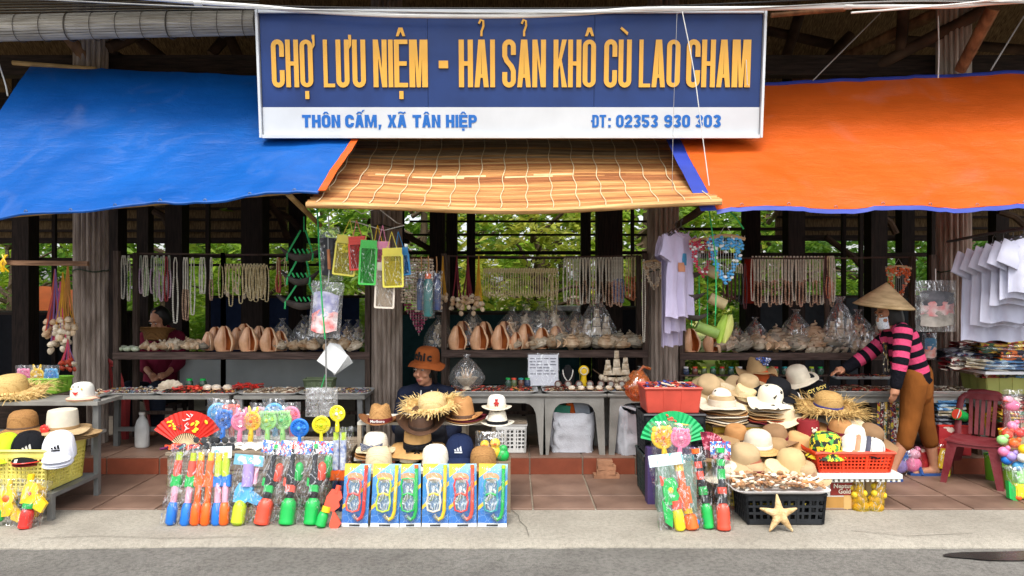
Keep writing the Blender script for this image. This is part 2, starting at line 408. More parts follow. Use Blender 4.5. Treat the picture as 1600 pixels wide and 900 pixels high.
    if ch in 'ÔỆẤÂ': g.append(([(c-s*.95,top),(c-s*.4,top),(c,top+h*.1),(c+s*.4,top),(c+s*.95,top),(c+s*.4,top+h*.18),(c-s*.4,top+h*.18)], []))
    if ch == 'Ấ': g.append(([(c+s*.6,top+h*.14),(c+s*1.0,top+h*.14),(c+s*1.7,top+h*.32),(c+s*1.1,top+h*.32)], []))
    if ch == 'Ù': g.append(([(c-s*1.1,top+h*.16),(c-s*.8,top+h*.2),(c+s*.6,top+h*.08),(c+s*.4,top+h*.02)], []))
    if ch == 'Ã': g.append((ribbon([(c-s*1.1,top+h*.06),(c-s*.5,top+h*.15),(c+s*.5,top+h*.06),(c+s*1.1,top+h*.15)], s*.45), []))
    if ch == 'Ả': g.append((ribbon([(c-s*.5,top+h*.26),(c-s*.15,top+h*.34),(c+s*.35,top+h*.32),(c+s*.4,top+h*.22),(c,top+h*.1),(c,top)], s*.42), []))
    if ch == 'Đ': g.append(([(-s*.5,h*.44),(-.02*s,h*.44),(-.02*s,h*.58),(-s*.5,h*.58)], []))
    return g
def glyph_mesh(ch, w, h, s, depth, m_face, m_side):
    """front faces -Y; raised by depth"""
    v = []; f = []; mi = []
    for outer, holes in glyph(ch, w, h, s):
        loops = [outer] + holes
        o = len(v); flat = [p for lp in loops for p in lp]
        v += [(x, -depth, z) for x, z in flat] + [(x, 0, z) for x, z in flat]; n = len(flat)
        for a, b, c in tessellate_polygon([[Vector((x, z, 0)) for x, z in lp] for lp in loops]):
            A, B, Cc = flat[a], flat[b], flat[c]
            ar = (B[0]-A[0])*(Cc[1]-A[1]) - (B[1]-A[1])*(Cc[0]-A[0])
            f.append((o+a, o+b, o+c) if ar > 0 else (o+a, o+c, o+b)); mi.append(0)
        k = 0
        for lp in loops:
            for i in range(len(lp)):
                j = (i+1) % len(lp)
                f.append((o+k+i, o+k+j, o+n+k+j, o+n+k+i)); mi.append(1)
            k += len(lp)
    me = bpy.data.meshes.new('letter'); me.from_pydata(v, [], f)
    me.materials.append(m_face); me.materials.append(m_side); me.polygons.foreach_set('material_index', mi)
    return me
def font_mesh(text, size, depth, m, bold=0.0):
    """small print in the built-in typeface"""
    cu = bpy.data.curves.new('t', 'FONT'); cu.body = text; cu.size = size; cu.extrude = depth; cu.offset = bold
    cu.resolution_u = 2; cu.align_x = 'CENTER'
    o = bpy.data.objects.new('t', cu); COL.objects.link(o)
    dg = bpy.context.evaluated_depsgraph_get()
    me = bpy.data.meshes.new_from_object(o.evaluated_get(dg))
    bpy.data.objects.remove(o); bpy.data.curves.remove(cu)
    me.materials.clear(); me.materials.append(m)
    return me
# ================================================================ THE SETTING
def struct(o): o['kind'] = 'structure'; return o
ASPH = gritty('#84817b', '#6d6a65', .68, 'asphalt')
CONC = gritty('#aca699', '#928c80', .8, 'concrete')
m_dirt = M('#6d6048', .95, .25, 2, .5, 30)
struct(MB().box(0, 60, -.6, 600, 600, .48).build('ground', m_dirt, None, False))
def road_fn(u, v):
    x = -30 + 60*u; y = -14 + 18.5*v
    return (x, y, -.034 + .004*noise.noise(Vector((x*.8, y*.8, 0))))
struct(MB().sheet(road_fn, 120, 40).build('road', ASPH))
# damp patch on the road by the kerb
def wet_fn(u, v):
    a = 2*PI*u; r = v*(1 + .35*noise.noise(Vector((math.cos(a)*1.6, math.sin(a)*1.6, 4))))
    return (3.05 + .62*r*math.cos(a), 4.215 + .085*r*math.sin(a), -.0255)
o = MB().sheet(wet_fn, 40, 4).build('puddle', M('#2c2b2a', .25, .2, 6, spec=.5)); struct(o)
# pavement: cast concrete strip with a worn rounded edge
def pave_fn(u, v):
    x = -14 + 28*u
    wob = .03*noise.noise(Vector((x*.9, 3.1, 0))) + .012*noise.noise(Vector((x*6, 1.1, 0)))
    prof = [(4.345+wob, -.09), (4.35+wob, -.028), (4.385+wob, -.012), (4.44+wob*.7, -.003), (4.53, 0), (4.62, 0), (4.75, 0), (4.9, 0), (5.03, 0)]
    i = min(int(v*8+1e-6), 7); t = v*8 - i
    y = prof[i][0]*(1-t) + prof[i+1][0]*t; z = prof[i][1]*(1-t) + prof[i+1][1]*t
    return (x, y, z + .003*noise.noise(Vector((x*3, y*3, 7))))
pav = struct(MB().sheet(pave_fn, 260, 8).build('pavement', CONC))
# a few cracks in the concrete
def crack(pts, w):
    mb = MB(); L_ = []
    for (px, py) in pts:
        Y = F*EYE/(py-450); L_.append(Vector(((px-800)/F*Y, Y, .0045)))
    for a, b in zip(L_, L_[1:]):
        t = (b-a).normalized(); n = Vector((-t.y, t.x, 0))*w
        mb.add([a-n, a+n, b+n*.8, b-n*.8], [(0,3,2,1)])
    return mb
mk = M('#5f5a50', .95, .1)
for pts in ([(800,798),(810,806),(812,815),(822,824),(826,838)], [(1118,800),(1125,815),(1118,830)], [(60,842),(140,838),(260,841),(390,839)], [(1330,830),(1420,838),(1520,834)]):
    crack(pts, .0022).build('crack', mk, pav, False)
struct(MB().box(0, 5.47, -.10, 28, .93, .098).build('floor', M('#8a7f70', .95, .1, 20), None, False))
TER = M('#786052', .55, .16, 3.5, .15, 40, spec=.35, rand=.10, c2='#634c40', name='terracotta')
TER2 = M('#8a4730', .5, .14, 4, .12, 40, spec=.35, rand=.08, c2='#743a27', name='terracotta_riser')
floor = bpy.data.objects['floor']
def tile_mesh(sx, sy, sz, m):
    b = .004
    mb = MB(); mb.box(0, 0, 0, sx, sy, sz-b); mb.box(0, 0, sz-b, sx, sy, b, tx=1-2*b/sx, ty=1-2*b/sy)
    return mb.mesh('tile', m, False)
tw = .425; x0 = (827.7-800)/F*5.93
tA = tile_mesh(tw-.012, .60, .012, TER); tB = tile_mesh(tw-.012, .31, .012, TER)
for i in range(-11, 10):
    x = x0 + tw*(i+.5)
    link('tile', tA, floor, (x, 5.615, -.002)); link('tile', tB, floor, (x, 5.15, -.002))
up = struct(MB().box(0, 8.4, -.1, 28, 4.9, .232).build('platform', M('#7c7062', .95, .1, 20), None, False))
tR = MB().box(0, 0, 0, tw-.012, .012, .126).mesh('tile', TER2, False); tU = tile_mesh(tw-.012, .44, .01, TER)
for i in range(-11, 10):
    x = x0 + tw*(i+.5)
    link('tile', tR, up, (x, 5.944, .004))
    for k in range(2): link('tile', tU, up, (x, 6.165 + .45*k, .131))
# yard behind the hall
def yard_fn(u, v):
    x = -30+60*u; y = 10.9+40*v
    return (x, y, -.02 + .05*noise.noise(Vector((x*.5, y*.5, 2))))
struct(MB().sheet(yard_fn, 60, 40).build('yard', M('#7d8a3c', .95, .3, 1.2, .5, 20, c2='#8f8256')))

# ---------------------------------------------------------------- trees behind the hall
def leaf_mat(c, c2, em=.5):
    m, nt, N, L, b = nodes_of('leaf'); out = N['Material Output']
    oi = N.new('ShaderNodeTexCoord'); nz = N.new('ShaderNodeTexNoise'); nz.inputs['Scale'].default_value = 1.7; nz.inputs['Detail'].default_value = 6
    L.new(oi.outputs['Object'], nz.inputs['Vector'])
    cr = N.new('ShaderNodeValToRGB'); cr.color_ramp.elements[0].color = (*lin(c2), 1); cr.color_ramp.elements[1].color = (*lin(c), 1)
    cr.color_ramp.elements[0].position = .35; cr.color_ramp.elements[1].position = .62
    L.new(nz.outputs['Fac'], cr.inputs['Fac']); L.new(cr.outputs['Color'], b.inputs['Base Color'])
    b.inputs['Roughness'].default_value = .45
    t = N.new('ShaderNodeBsdfTranslucent'); L.new(cr.outputs['Color'], t.inputs['Color'])
    mx = N.new('ShaderNodeMixShader'); mx.inputs[0].default_value = em
    L.new(b.outputs[0], mx.inputs[1]); L.new(t.outputs[0], mx.inputs[2]); L.new(mx.outputs[0], out.inputs['Surface'])
    return m
LEAF = [leaf_mat('#93b53c', '#5a8428'), leaf_mat('#b0c848', '#6f9a30'), leaf_mat('#6f9c3e', '#436e26'), leaf_mat('#c4c452', '#7d9a34')]
BARK = M('#5a4a3a', .9, .25, 6, .6, 40, stretch=(3, 3, .6))
def tree(x, y, h, rx, n, mi, lab, leaf=.10, z0=1.0, seed=1):
    rg = random.Random(seed)
    t = thing('tree', lab, 'tree', (x, y, -.03), (0,0,0), 'trees behind the market hall')
    tr = MB(); pts = [(0,0,0), (rg.uniform(-.1,.1), 0, h*.25), (rg.uniform(-.25,.25), .1, h*.55), (rg.uniform(-.3,.3), 0, h*.92)]
    tr.tube(pts, [.13, .10, .07, .02], 8)
    tips = []
    for k in range(11):
        a = rg.uniform(0, 2*PI); z = h*rg.uniform(.2, .75); L_ = rx*rg.uniform(.6, 1.0)
        e = Vector((math.cos(a)*L_, math.sin(a)*L_*.8, z + rg.uniform(.1, .7)))
        tr.tube([(0,0,z*.95), e*.5 + Vector((0,0,z*.5+.1)), e], [.045, .03, .008], 5); tips.append(e)
    tr.build('trunk', BARK, t)
    c = MB(); cl = []
    for k in range(int(n/26)):
        a = rg.uniform(0, 2*PI); r = rx*math.sqrt(rg.random()); z = z0 + (h-z0)*rg.random()
        sh = math.sin(PI*min(1, max(.08, (z-z0*.6)/(h-z0*.6))))**.5
        cl.append(Vector((math.cos(a)*r*sh, math.sin(a)*r*sh, z)))
    for p in cl:
        cs = rg.uniform(.16, .36)
        for q in range(26):
            d = Vector((rg.gauss(0,1), rg.gauss(0,1), rg.gauss(0,.7)))*cs*.6; o_ = p + d
            s = leaf*rg.uniform(.6, 1.3); e = Euler((rg.uniform(-.7,.7), rg.uniform(-.7,.7), rg.uniform(0, 6.3))).to_matrix()
            vs = [o_ + e @ Vector(w) for w in ((-s,0,0), (-.15*s,-s*.36,.06*s), (s,0,-.1*s), (-.15*s,s*.36,.06*s))]
            c.add(vs, [(0,1,2,3)])
    kind(c.build('crown', LEAF[mi], t, False), 'stuff')
TR = [(-9.2, 13.5, 4.6, 2.0, 3200, 2, 'dark green tree behind an orange tarpaulin at the hall end'),
      (-6.6, 14.2, 4.8, 2.0, 3600, 0, 'leafy tree behind the shell garlands and fluted column'),
      (-4.2, 12.6, 3.9, 1.7, 3600, 1, 'bright lime tree behind the white shell necklaces'),
      (-1.9, 14.0, 4.8, 1.9, 3600, 0, 'fine leaved green tree behind the phone pouches'),
      (.35, 12.9, 3.7, 1.6, 3600, 3, 'yellow green tree behind the thin bead curtain'),
      (2.4, 14.3, 4.8, 1.8, 3600, 1, 'tall green tree behind the long white necklaces'),
      (4.5, 13.0, 4.2, 1.8, 3600, 0, 'green tree behind the blue heart chime'),
      (6.6, 13.6, 4.4, 1.9, 3200, 2, 'shady dark tree behind the conical hat'),
      (9.3, 14.6, 4.8, 2.0, 3000, 2, 'dark tree behind the white shirts')]
for i, a in enumerate(TR): tree(a[0], a[1], a[2], a[3], a[4], a[5], a[6], leaf=.11, z0=.5, seed=20+i)
for i in range(16):
    tree(-17+2.3*i, 17.5+1.5*(i % 3), 6.4, 2.4, 3600, (i*7) % 4, 'tall tree in the row further behind the market hall', leaf=.2, z0=.3, seed=50+i)
# low clipped shrubs along the back of the hall
def shrub():
    t = thing('shrub', '', 'shrub'); rg = random.Random(3); c = MB()
    st = MB()
    for k in range(7):
        a = rg.uniform(0, 6.3); st.tube([(0,0,0), (math.cos(a)*.25, math.sin(a)*.25, .6)], [.015, .005], 4)
    st.build('stem', BARK, t)
    for q in range(900):
        a = rg.uniform(0, 6.3); r = math.sqrt(rg.random()); z = rg.random()
        o_ = Vector((math.cos(a)*r*.6, math.sin(a)*r*.45, .1+z*.95)) * (1 - .25*z*r)
        s = .085*rg.uniform(.6, 1.4); e = Euler((rg.uniform(-.8,.8), rg.uniform(-.8,.8), rg.uniform(0, 6.3))).to_matrix()
        c.add([o_ + e @ Vector(w) for w in ((-s,0,0), (-.15*s,-s*.34,.06*s), (s,0,-.1*s), (-.15*s,s*.34,.06*s))], [(0,1,2,3)])
    kind(c.build('crown', LEAF[1], t, False), 'stuff'); return t
for i in range(15):
    put('shrub', shrub, 'low yellow green shrub at the rear edge of the hall', 'shrub', (-8.5+1.22*i, 11.7+.2*(i % 2), -.02), (0,0,i*1.1), 'shrubs along the rear of the hall', (1.1, 1.1, 1.1+.15*(i % 3)))

# ================================================================ MARKET HALL
hall = thing('market_hall', 'open timber market hall with fluted columns and thatched roof', 'market hall', (0, 6.5, .13))
H0 = Vector((0, 6.5, .13))
def hp(px, py, Y): return W(px, py, Y) - H0
COLM = M('#a3958a', .85, .2, 5, .5, 60, spec=.2, c2='#7a6c61', stretch=(4, 4, .7), name='weathered_column')
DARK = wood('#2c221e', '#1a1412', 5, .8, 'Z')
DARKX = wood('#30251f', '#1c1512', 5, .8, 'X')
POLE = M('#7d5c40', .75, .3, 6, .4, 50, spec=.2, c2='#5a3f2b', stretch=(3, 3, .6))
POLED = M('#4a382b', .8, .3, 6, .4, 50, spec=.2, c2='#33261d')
THATCH = M('#7a6448', .95, .35, 7, .9, 90, spec=.1, c2='#4d3d2c', stretch=(14, 2, 2), name='thatch')
def fluted(r, h, n=18):
    ring = []
    for k in range(n*6):
        a = 2*PI*k/(n*6); f = abs(math.sin(a*n/2)); ring.append((a, r*(.82 + .18*f)))
    mb = MB(); vs = []; fs = []; m = len(ring); zs = [0, h*.25, h*.5, h*.75, h]
    for z in zs:
        for a, rr in ring: vs.append((rr*math.cos(a), rr*math.sin(a), z))
    for i in range(len(zs)-1):
        for k in range(m):
            l = (k+1) % m; fs.append((i*m+k, i*m+l, (i+1)*m+l, (i+1)*m+k))
    mb.add(vs, fs); return mb
cme = fluted(.138, 4.1).mesh('column', COLM)
for px in (142, 604, 1036, 1490):
    p = hp(px, 0, 6.5); c = link('column', cme, hall, (p.x, 0, 0))
    for z in ((1.52, 2.2) if px != 604 else (1.9,)):
        MB().tube([(.141*math.cos(a*PI/10), .141*math.sin(a*PI/10), z+.012*math.sin(a)) for a in range(20)], .006, 5, True).build('tie_wire', M('#3d4a3a', .6), c)
# dark squared posts inside
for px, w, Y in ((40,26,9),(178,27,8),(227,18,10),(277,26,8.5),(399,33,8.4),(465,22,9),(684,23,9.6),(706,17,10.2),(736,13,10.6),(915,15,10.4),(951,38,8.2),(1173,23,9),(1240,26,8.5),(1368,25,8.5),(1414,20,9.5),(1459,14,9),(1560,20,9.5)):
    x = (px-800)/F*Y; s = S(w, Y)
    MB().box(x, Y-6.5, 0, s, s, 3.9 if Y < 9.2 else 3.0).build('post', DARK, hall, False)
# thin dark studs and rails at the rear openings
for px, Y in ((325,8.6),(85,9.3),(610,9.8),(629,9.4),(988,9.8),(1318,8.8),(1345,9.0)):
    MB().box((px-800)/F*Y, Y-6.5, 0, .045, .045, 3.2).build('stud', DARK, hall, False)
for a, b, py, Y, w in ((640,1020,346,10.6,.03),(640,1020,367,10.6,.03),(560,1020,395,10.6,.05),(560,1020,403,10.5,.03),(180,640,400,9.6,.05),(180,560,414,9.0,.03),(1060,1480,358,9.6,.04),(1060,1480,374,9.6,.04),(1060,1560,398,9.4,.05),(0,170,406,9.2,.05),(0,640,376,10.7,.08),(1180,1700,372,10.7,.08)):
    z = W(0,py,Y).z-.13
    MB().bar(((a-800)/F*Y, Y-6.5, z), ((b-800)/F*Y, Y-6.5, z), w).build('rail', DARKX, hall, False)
# roof: front and rear slopes of thatch
def slope(y0, z0, y1, z1, xa, xb, name):
    def fn(u, v):
        x = xa+(xb-xa)*u; y = y0+(y1-y0)*v; z = z0+(z1-z0)*v
        return (x, y-6.5, z-.13 + .03*noise.noise(Vector((x*3, y*3, 5))))
    return MB().sheet(fn, 60, 10, -.16).build(name, THATCH, hall)
sf = slope(5.32, 3.86, 8.3, 5.3, -9, 9, 'roof')
sb = slope(11.1, 2.95, 8.3, 5.3, -9, 9, 'roof')
# ragged thatch along the front eave
rg = random.Random(5); fr = MB()
for i in range(2600):
    x = rg.uniform(-5.6, 5.6); y = 5.32+rg.uniform(-.03,.22); L_ = rg.uniform(.06, .16)
    dx = rg.uniform(-.03,.03); w = rg.uniform(.003,.007)
    z = 3.88+rg.uniform(-.05,.06)
    fr.add([(x,y-6.5,z-.13),(x+w,y-6.5,z-.13),(x+w+dx,y-6.54,z-L_-.13),(x+dx,y-6.54,z-L_-.13)], [(0,1,2,3)])
kind(fr.build('thatch_fringe', THATCH, sf, False), 'stuff')
# thatch skirts hanging at the rear, low on both sides
for a, b, py in ((-250, 448, 374), (1212, 1900, 370), (448, 1212, 322)):
    Y = 10.75; fr = MB(); xa, xb = (a-800)/F*Y, (b-800)/F*Y; zb = W(0,py,Y).z-.13
    def sk(u, v, xa=xa, xb=xb, zb=zb):
        x = xa+(xb-xa)*u
        return (x, 4.25 + .05*v + .03*noise.noise(Vector((x*4, v, 0))), zb + .75*v + (.03*noise.noise(Vector((x*9, 1, 0))) if v == 0 else 0))
    fr.sheet(sk, 120, 6, .05)
    e = fr.build('thatch_skirt', THATCH, hall)
    for k in range(4):
        MB().bar((xa, 4.18, zb+.12+.16*k), (xb, 4.18, zb+.12+.16*k), .035).build('batten', DARKX, e, False)
# purlins and rafters under the front slope, and braces at the columns
for k in range(5):
    y = 5.45 + k*.62; z = 3.86+(y-5.32)*.483-.13
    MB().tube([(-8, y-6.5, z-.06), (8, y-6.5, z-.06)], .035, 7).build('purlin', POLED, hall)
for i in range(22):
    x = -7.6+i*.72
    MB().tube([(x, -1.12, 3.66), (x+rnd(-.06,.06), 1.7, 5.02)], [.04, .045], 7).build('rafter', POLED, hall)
for k, (a, b, Y1, Y2) in enumerate((((170,75),(330,0),6.5,7.4), ((100,50),(140,98),6.3,6.45), ((330,85),(395,10),7.2,7.4), ((330,-10),(385,120),7.2,7.3), ((215,60),(300,128),6.9,7.2), ((1500,110),(1552,12),6.25,5.85), ((1240,130),(1480,12),7.2,6.6), ((1260,160),(1540,15),7.0,6.3), ((1225,100),(1250,20),7.4,7.4), ((1265,120),(1330,55),7.4,7.4), ((1408,80),(1412,10),6.6,6.6), ((1200,48),(1300,70),7.5,7.5), ((1380,60),(1600,78),7.5,7.5), ((30,40),(150,70),7.4,7.4))):
    p, q = hp(a[0], a[1], Y1), hp(b[0], b[1], Y2)
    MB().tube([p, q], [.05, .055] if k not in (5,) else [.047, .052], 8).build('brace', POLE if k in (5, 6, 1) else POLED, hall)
# beam tying the column heads
for Y, z in ((6.72, 3.42), (8.3, 3.5)):
    MB().box(0, Y-6.5, z-.13, 17, .12, .18).build('tie_beam', DARKX, hall, False)
# bent branches under the rear roof
for a, b, Y in (((415,310),(450,375),8.6), ((430,330),(470,360),8.9), ((385,312),(420,340),8.6), ((575,345),(690,400),9.8), ((1290,370),(1368,440),9.2), ((1372,335),(1400,365),8.8), ((240,330),(262,352),8.6), ((1560,330),(1600,352),9)):
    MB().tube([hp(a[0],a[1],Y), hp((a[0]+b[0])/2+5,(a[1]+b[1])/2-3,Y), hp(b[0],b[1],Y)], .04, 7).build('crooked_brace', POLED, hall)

# ---------------------------------------------------------------- things behind the stalls
def bundle(name, lab, cat, x0p, x1p, y0p, y1p, Y, d, m):
    a, b = W(x0p, y1p, Y), W(x1p, y0p, Y)
    t = thing(name, lab, cat, ((a.x+b.x)/2, Y+d/2, .141))
    w, h = b.x-a.x, b.z-.141
    MB().box(0, 0, h-.03, w+.04, d+.04, .03).build('top_board', DARKX, t, False)
    def fn(u, v):
        return (-w/2+w*u, -d/2 - .015 + .03*noise.noise(Vector((u*w*7, v*2, Y))), (h-.03)*v)
    MB().sheet(fn, 50, 8, -.008).build('cover_cloth', m, t)
    for s in (-1, 1):
        MB().box(s*(w/2-.03), d/2-.05, 0, .05, .05, h-.03).build('leg', DARK, t, False)
    return t
NAVY = cloth('#1c2740'); BLK = cloth('#16171b'); TEAL = cloth('#1f3b3c')
bundle('covered_counter', 'rear counter draped in navy cloth behind hanging bead necklaces', 'counter', 330, 562, 462, 600, 9.2, .7, NAVY)
bundle('covered_counter', 'rear counter draped in black cloth beyond the shell garlands', 'counter', -90, 165, 488, 600, 9.4, .7, BLK)
bundle('covered_counter', 'rear counter draped in dark teal cloth behind the melon shells', 'counter', 620, 905, 488, 600, 9.0, .7, TEAL)
bundle('covered_counter', 'rear counter draped in black cloth behind the fabric hung necklaces', 'counter', 925, 1070, 480, 600, 9.0, .7, BLK)
bundle('covered_counter', 'rear counter draped in grey cloth behind the wrapped shells', 'counter', 1180, 1700, 462, 600, 9.3, .7, cloth('#33363a'))
def board(name, lab, cat, x0p, x1p, y0p, y1p, Y, th, m):
    a, b = W(x0p, y1p, Y), W(x1p, y0p, Y); z0 = .141
    t = thing(name, lab, cat, ((a.x+b.x)/2, Y, z0)); w = b.x-a.x
    MB().box(0, 0, a.z-z0, w, th, b.z-a.z).build('panel', m, t, False)
    for s in (-.45, .45): MB().box(s*w, th, 0, .04, .04, a.z-z0+.1).build('leg', DARK, t, False)
    return t
board('metal_partition', 'pale grey metal partition below the shelf of melon shells', 'partition', 282, 572, 562, 612, 7.3, .03, M('#a9b0b0', .5, .08, 4, spec=.4))
board('metal_partition', 'grey green partition below the shelf beside the wrapped ship', 'partition', 690, 825, 560, 600, 7.3, .03, M('#3d4a46', .6, .1, 4))
board('white_bench', 'white slatted bench seen through the rear bead curtain', 'bench', 965-100, 960, 478, 488, 10.9, .4, M('#d8d8d2', .6))
# orange tarpaulin far behind on the hall's end
o = MB().sheet(lambda u, v: (-7.5+1.2*u, 11.0+.5*v, 1.08+.42*v+.03*math.sin(9*u)), 12, 4, .01).build('orange_tarpaulin', M('#e2702a', .5, .15, 3))
tag(o, 'small orange tarpaulin roof glimpsed beyond the black counter', 'tarpaulin')
for s in (0, 1):
    MB().box(-7.4+1.0*s, 11.25, -.03, .04, .04, 1.3).build('pole', DARK, o, False)

# ================================================================ SIGN
sg_y0, sg_y1 = 5.66, 5.56
A = W(409, 213, sg_y0); B = W(1188, 212, sg_y0); T1 = W(402, 18, sg_y1)
sgn = thing('shop_sign', 'wide blue and white sign board with raised gold capitals', 'sign', ((A.x+B.x)/2, sg_y0, A.z))
SW = B.x-A.x; SHh = math.hypot(T1.z-A.z, sg_y0-sg_y1); tilt = math.atan2(sg_y0-sg_y1, T1.z-A.z)
sgn.rotation_euler = (tilt, 0, 0)
k_ = SHh/195.0             # metres per photo pixel on the board
def sp(px, py): return ((px-798.5)*k_*(SW/k_/779.0), (212-py)*k_)
BLUE = M('#1b3872', .4, .07, 3, spec=.4, c2='#173064', name='sign_blue'); WHT = M('#c8ccd0', .4, .04, 4, spec=.5, name='sign_white')
zb = sp(0, 166)[1]
MB().box(0, .012, .012, SW-.03, .03, zb-.012).build('white_panel', WHT, sgn, False)
for i in range(3):
    w3 = (SW-.03)/3
    MB().box(-SW/2+.015+w3*(i+.5), .012, zb, w3-.003, .03, SHh-zb-.012).build('blue_panel', BLUE, sgn, False)
FRM = M('#d5d9dc', .35, .05, 6, metal=.2)
for s in (-1, 1): MB().box(s*SW/2, .0, -.012, .018, .06, SHh+.02).build('frame', FRM, sgn, False)
MB().box(0, 0, -.016, SW-.03, .07, .026).build('frame', FRM, sgn, False); MB().box(0, 0, SHh-.016, SW-.03, .07, .026).build('frame', FRM, sgn, False)
MB().box(0, .06, .05, SW-.1, .05, SHh-.1).build('backing', M('#55585a', .7), sgn, False)
GOLD = M('#dca642', .4, .08, 8, spec=.5, c2='#dda33a', name='gold_letter'); EDGE = M('#5e4420', .6, name='letter_edge'); INK = M('#1763b4', .5, .05, name='blue_print')
def setline(words, y_base, hpx, stroke, depth, mf, ms, name):
    for text, xa, xb in words:
        nar = {'I': .34, '-': .9, ',': .3, ':': .3, 'M': 1.35, 'L': .85, 'E': .88, ' ': .55, 'Ợ': 1.12, 'Ư': 1.12, '1': .6}
        ws = [nar.get(c, 1.0) for c in text]; gap = .07
        tot = sum(ws) + gap*(len(text)-1); u = (xb-xa)/tot; x = xa
        for c, w in zip(text, ws):
            if c != ' ':
                cw = w*u/(1.12 if c in 'ỢƯ' else 1)
                me = glyph_mesh(c, cw*k_, hpx*k_, min(stroke, cw*.365)*k_ if c not in 'I,:' else cw*k_, depth, mf, ms)
                px, pz = sp(x, y_base); link(name, me, sgn, (px, -.0035, pz))
            x += (w+gap)*u
setline([('CHỢ', 429, 496), ('LƯU', 509, 575), ('NIỆM', 586, 671), ('-', 687, 702), ('HẢI', 718, 774), ('SẢN', 785, 853), ('KHÔ', 864, 930), ('CÙ', 942, 985), ('LAO', 996, 1060), ('CHAM', 1069, 1169)], 135, 74, 14.5, .013, GOLD, EDGE, 'letter')
setline([('THÔN', 473, 533), ('CẤM', 540, 590), (',', 592, 597), ('XÃ', 606, 636), ('TÂN', 645, 689), ('HIỆP', 697, 746), ('ĐT', 925, 947), (':', 950, 954), ('02353', 962, 1028), ('930', 1037, 1078), ('303', 1085, 1126)], 198, 20, 5.6, .003, INK, INK, 'printed_letter')
# fine white scratch lines printed at the last letter
MB().tube([(sp(1160,93)[0], -.032, sp(0,93)[1]), (sp(1163,118)[0], -.032, sp(0,132)[1]), (sp(1166,118)[0], -.032, sp(0,132)[1])], .003, 4).build('loose_strip', WHT, sgn)
for px in (560, 1040):      # iron brackets back to the roof
    x = sp(px, 0)[0]
    MB().bar((x, .05, SHh*.9), (x, .95, SHh*.9+.1), .03).build('bracket', M('#3b3b3b', .6), sgn, False)

# ================================================================ AWNINGS
def tarp_mat(c, c2):
    m, nt, N, L, b = nodes_of('tarpaulin'); b.inputs['Roughness'].default_value = .42; b.inputs['Specular IOR Level'].default_value = .4
    tc = N.new('ShaderNodeTexCoord'); nz = N.new('ShaderNodeTexNoise'); nz.inputs['Scale'].default_value = 1.6; nz.inputs['Detail'].default_value = 6; nz.inputs['Roughness'].default_value = .6
    L.new(tc.outputs['Object'], nz.inputs['Vector'])
    cr = N.new('ShaderNodeValToRGB'); cr.color_ramp.elements[0].color = (*lin(c2), 1); cr.color_ramp.elements[1].color = (*lin(c), 1)
    cr.color_ramp.elements[0].position = .3; cr.color_ramp.elements[1].position = .7
    L.new(nz.outputs['Fac'], cr.inputs['Fac'])
    # faint dusty patches
    n3 = N.new('ShaderNodeTexNoise'); n3.inputs['Scale'].default_value = 2.3; n3.inputs['Detail'].default_value = 8; n3.inputs['Distortion'].default_value = .8
    L.new(tc.outputs['Object'], n3.inputs['Vector'])
    c3 = N.new('ShaderNodeValToRGB'); c3.color_ramp.elements[0].position = .60; c3.color_ramp.elements[1].position = .82
    c3.color_ramp.elements[0].color = (0,0,0,1); c3.color_ramp.elements[1].color = (.13,.13,.13,1); L.new(n3.outputs['Fac'], c3.inputs['Fac'])
    mx = N.new('ShaderNodeMix'); mx.data_type = 'RGBA'; L.new(c3.outputs['Color'], mx.inputs['Factor']); L.new(cr.outputs['Color'], mx.inputs[6])
    mx.inputs[7].default_value = (.55, .55, .6, 1); L.new(mx.outputs[2], b.inputs['Base Color'])
    mp = N.new('ShaderNodeMapping'); mp.inputs['Scale'].default_value = (1.0, 2.6, 2.6); L.new(tc.outputs['Object'], mp.inputs['Vector'])
    n2 = N.new('ShaderNodeTexNoise'); n2.inputs['Scale'].default_value = 5; n2.inputs['Detail'].default_value = 8; n2.inputs['Roughness'].default_value = .65; n2.inputs['Distortion'].default_value = .6
    L.new(mp.outputs['Vector'], n2.inputs['Vector'])
    bp = N.new('ShaderNodeBump'); bp.inputs['Strength'].default_value = .32; bp.inputs['Distance'].default_value = .03
    L.new(n2.outputs['Fac'], bp.inputs['Height']); L.new(bp.outputs['Normal'], b.inputs['Normal'])
    t = N.new('ShaderNodeBsdfTranslucent'); L.new(mx.outputs[2], t.inputs['Color'])
    ms = N.new('ShaderNodeMixShader'); ms.inputs[0].default_value = .30
    L.new(b.outputs[0], ms.inputs[1]); L.new(t.outputs[0], ms.inputs[2]); L.new(ms.outputs[0], N['Material Output'].inputs['Surface'])
    return m
def awning(name, lab, TL, TR_, BL, BR, m, th=.006, sag=.05, seed=0, nu=70, nv=40):
    def fn(u, v):     # v=0 front edge, v=1 top
        a = BL.lerp(BR, u); b = TL.lerp(TR_, u); p = a.lerp(b, v)
        sg = -sag*math.sin(PI*v)*(.6+.4*math.sin(PI*u)) + .018*noise.noise(Vector((u*5+seed, v*3, 0))) + .007*noise.noise(Vector((u*16+seed, v*11, 3))) + .012*abs(noise.noise(Vector((u*9+seed*3, v*4, 8)))) + .02*math.exp(-((v-.5)/.012)**2)*.25
        sc = .012*math.sin(u*22+seed)*(1-v)**3 + .006*math.exp(-(((u*6+.3) % 1-.5)/.03)**2) - .005*math.exp(-(((v*4+.1) % 1-.5)/.035)**2)
        return p + Vector((0, -.4*sg, sg + sc))
    o = MB().sheet(fn, nu, nv, th).build(name, m)
    return tag(o, lab, 'awning'), fn
BT = tarp_mat('#1168c2', '#0c58ac'); OT = tarp_mat('#e46a22', '#d85f1a')
YF, YT = 5.12, 6.32
